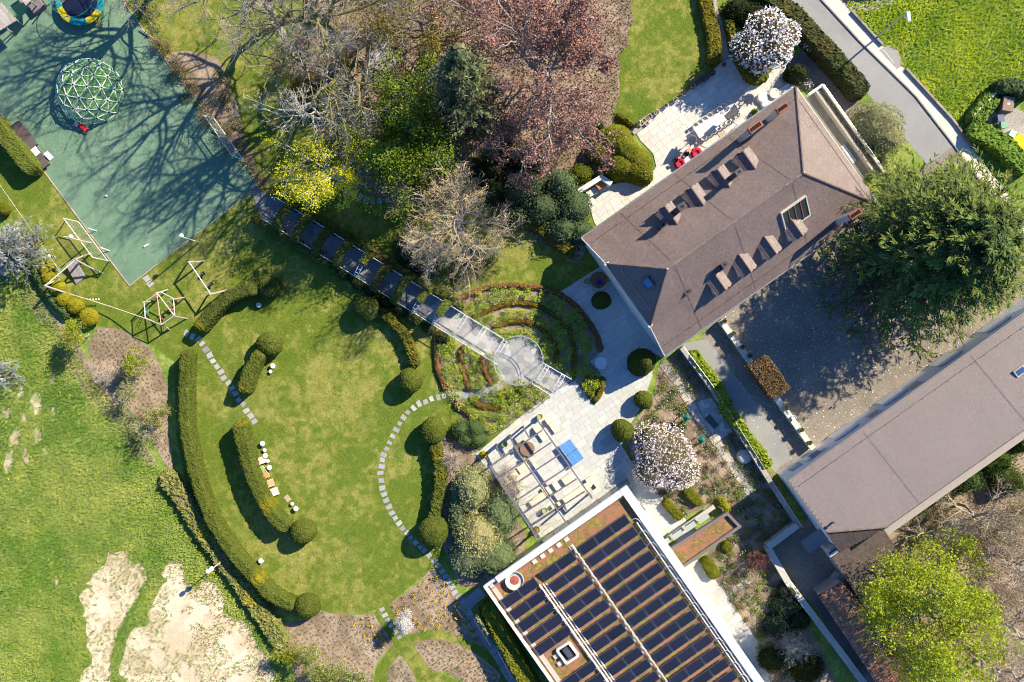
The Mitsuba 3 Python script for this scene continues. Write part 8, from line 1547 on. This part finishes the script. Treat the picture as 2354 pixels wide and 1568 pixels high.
for i, t in enumerate(np.arange(10.5, 25, 1.9)): x, y = i2(t, -AW2 - .65, .8); bush(x, y, 20, 13, 1.3, (.065, .085, .03), f'{ORD[i]} dark shrub along the lower side of the arbour, counted from its middle', 830 + i, size=.15, rz=-.56, lumps=.25)
gz = thing('round_gazebo', 'round white ring gazebo over the stone plaza of the rose garden', 'gazebo'); an = np.linspace(0, 2 * np.pi, 41)
for r, z in ((PR * 1.0, 2.6), (PR * .985, 2.3)): m = MB(); m.tube(np.stack([PC[0] + r * np.cos(an), PC[1] + r * np.sin(an), an * 0 + z], 1), .026, (.36, .39, .43), 5); part(gz, 'ring', m, 'satin')
for a in np.arange(8) * np.pi / 4 + .2:
    m = MB(); m.tube([[PC[0] + PR * math.cos(a), PC[1] + PR * math.sin(a), 0], [PC[0] + PR * math.cos(a), PC[1] + PR * math.sin(a), 2.6]], .026, (.36, .39, .43), 5); part(gz, 'post', m, 'satin')
for a in np.linspace(0, 2 * np.pi, 41)[:-1]: m = MB(); m.tube([[PC[0] + PR * math.cos(a), PC[1] + PR * math.sin(a), 2.3], [PC[0] + PR * math.cos(a), PC[1] + PR * math.sin(a), 2.6]], .014, (.36, .39, .43), 4); part(gz, 'rung', m, 'satin')
# the arbour's last hoops beyond the plaza
ab2 = thing('short_arbour', 'short end of the white arbour between the plaza and the terrace', 'arbour'); e0, e1 = at(*zr(1510, 1110), 1.9), at(*zr(1900, 1335), 1.9); e2, e3 = at(*zr(1375, 1395), 1.9), at(*zr(1640, 1560), 1.9)
for a, b in ((e0, e1 * .6 + e0 * .4), (e1 * .6 + e0 * .4, e1), (e2, (e2 + e3) / 2), ((e2 + e3) / 2, e3)): m = MB(); m.tube([a, b], .045, RAIL, 6); part(ab2, 'rail', m, 'satin')
for p in (e0, e1, e2, e3): m = MB(); m.tube([p, p * [1, 1, 0]], .04, RAIL, 6); part(ab2, 'post', m, 'satin')
bb = (e0 + e2) / 2 * [1, 1, 0]; f2 = lambda t, s, z=0: bb + ad * t + an_ * s * .95 + [0, 0, z]
for t in (.5, 2.5): hoop(t, key=ab2, f=f2)
k = thing('rose_arch', 'small dark metal rose arch at the start of the stone path to the plaza', 'arch'); c = at(*zr(745, 1490)); m = MB()
for o in (-.25, .25): m.tube([c + np.r_[np.array([.35, .94]) * 1.0 * math.cos(a) + np.array([.94, -.35]) * o, 2.2 * math.sin(a)] for a in np.linspace(0, np.pi, 13)], .03, (.16, .18, .22), 5)
for a in np.linspace(.2, 2.9, 8): m.tube([c + np.r_[np.array([.35, .94]) * math.cos(a) + np.array([.94, -.35]) * o, 2.2 * math.sin(a)] for o in (-.25, .25)], .02, (.16, .18, .22), 4)
part(k, 'hoops', m)
# espaliers and thin frames at the bottom
for i, ((x, y), (x2, y2), lab) in enumerate((((2025, 945), (2148, 1140), 'upper narrow espalier hedge beside the slate path at the bottom'), ((2240, 1235), (2342, 1425), 'lower bare espalier row beside the slate path at the bottom'))):
    hedge([(588.5 + x / 4, 1176 + y / 4), (588.5 + (x + x2) / 8, 1176 + (y + y2) / 8), (588.5 + x2 / 4, 1176 + y2 / 4)], .35, 2.2, np.array((.24, .26, .11)) if i == 0 else np.array((.34, .31, .25)), lab, 850 + i, jit=.09, low=.12, step=.11, fleck=.1)
    k = thing('espalier_support', ('upper' if i == 0 else 'lower') + ' dark metal frame carrying the espalier at the bottom', 'frame'); a, b = tl(1, 3, x - 12, y - 20), tl(1, 3, x2 + 8, y2 + 14)
    for t in np.linspace(0, 1, 5): p = a + (b - a) * t; m = MB(); m.tube([p, p + [0, 0, 2.4]], .03, (.12, .12, .13), 5); part(k, 'post', m)
    for z in (.8, 1.6, 2.4): m = MB(); m.tube([a + [0, 0, z], b + [0, 0, z]], .018, (.12, .12, .13), 4); part(k, 'wire', m)
for i, (x, y) in enumerate(((1570, 1240), (1775, 1285), (1915, 1370), (1665, 1420), (1990, 1460))):
    p = tl(1, 3, x + 0, y); m = MB(); m.tube([p, p + [0, 0, 1.9]], .03, (.30, .26, .22), 5); single('plant_stake', f'{ORD[i]} thin wooden stake standing in the arc-shaped bed', 'stake', m)
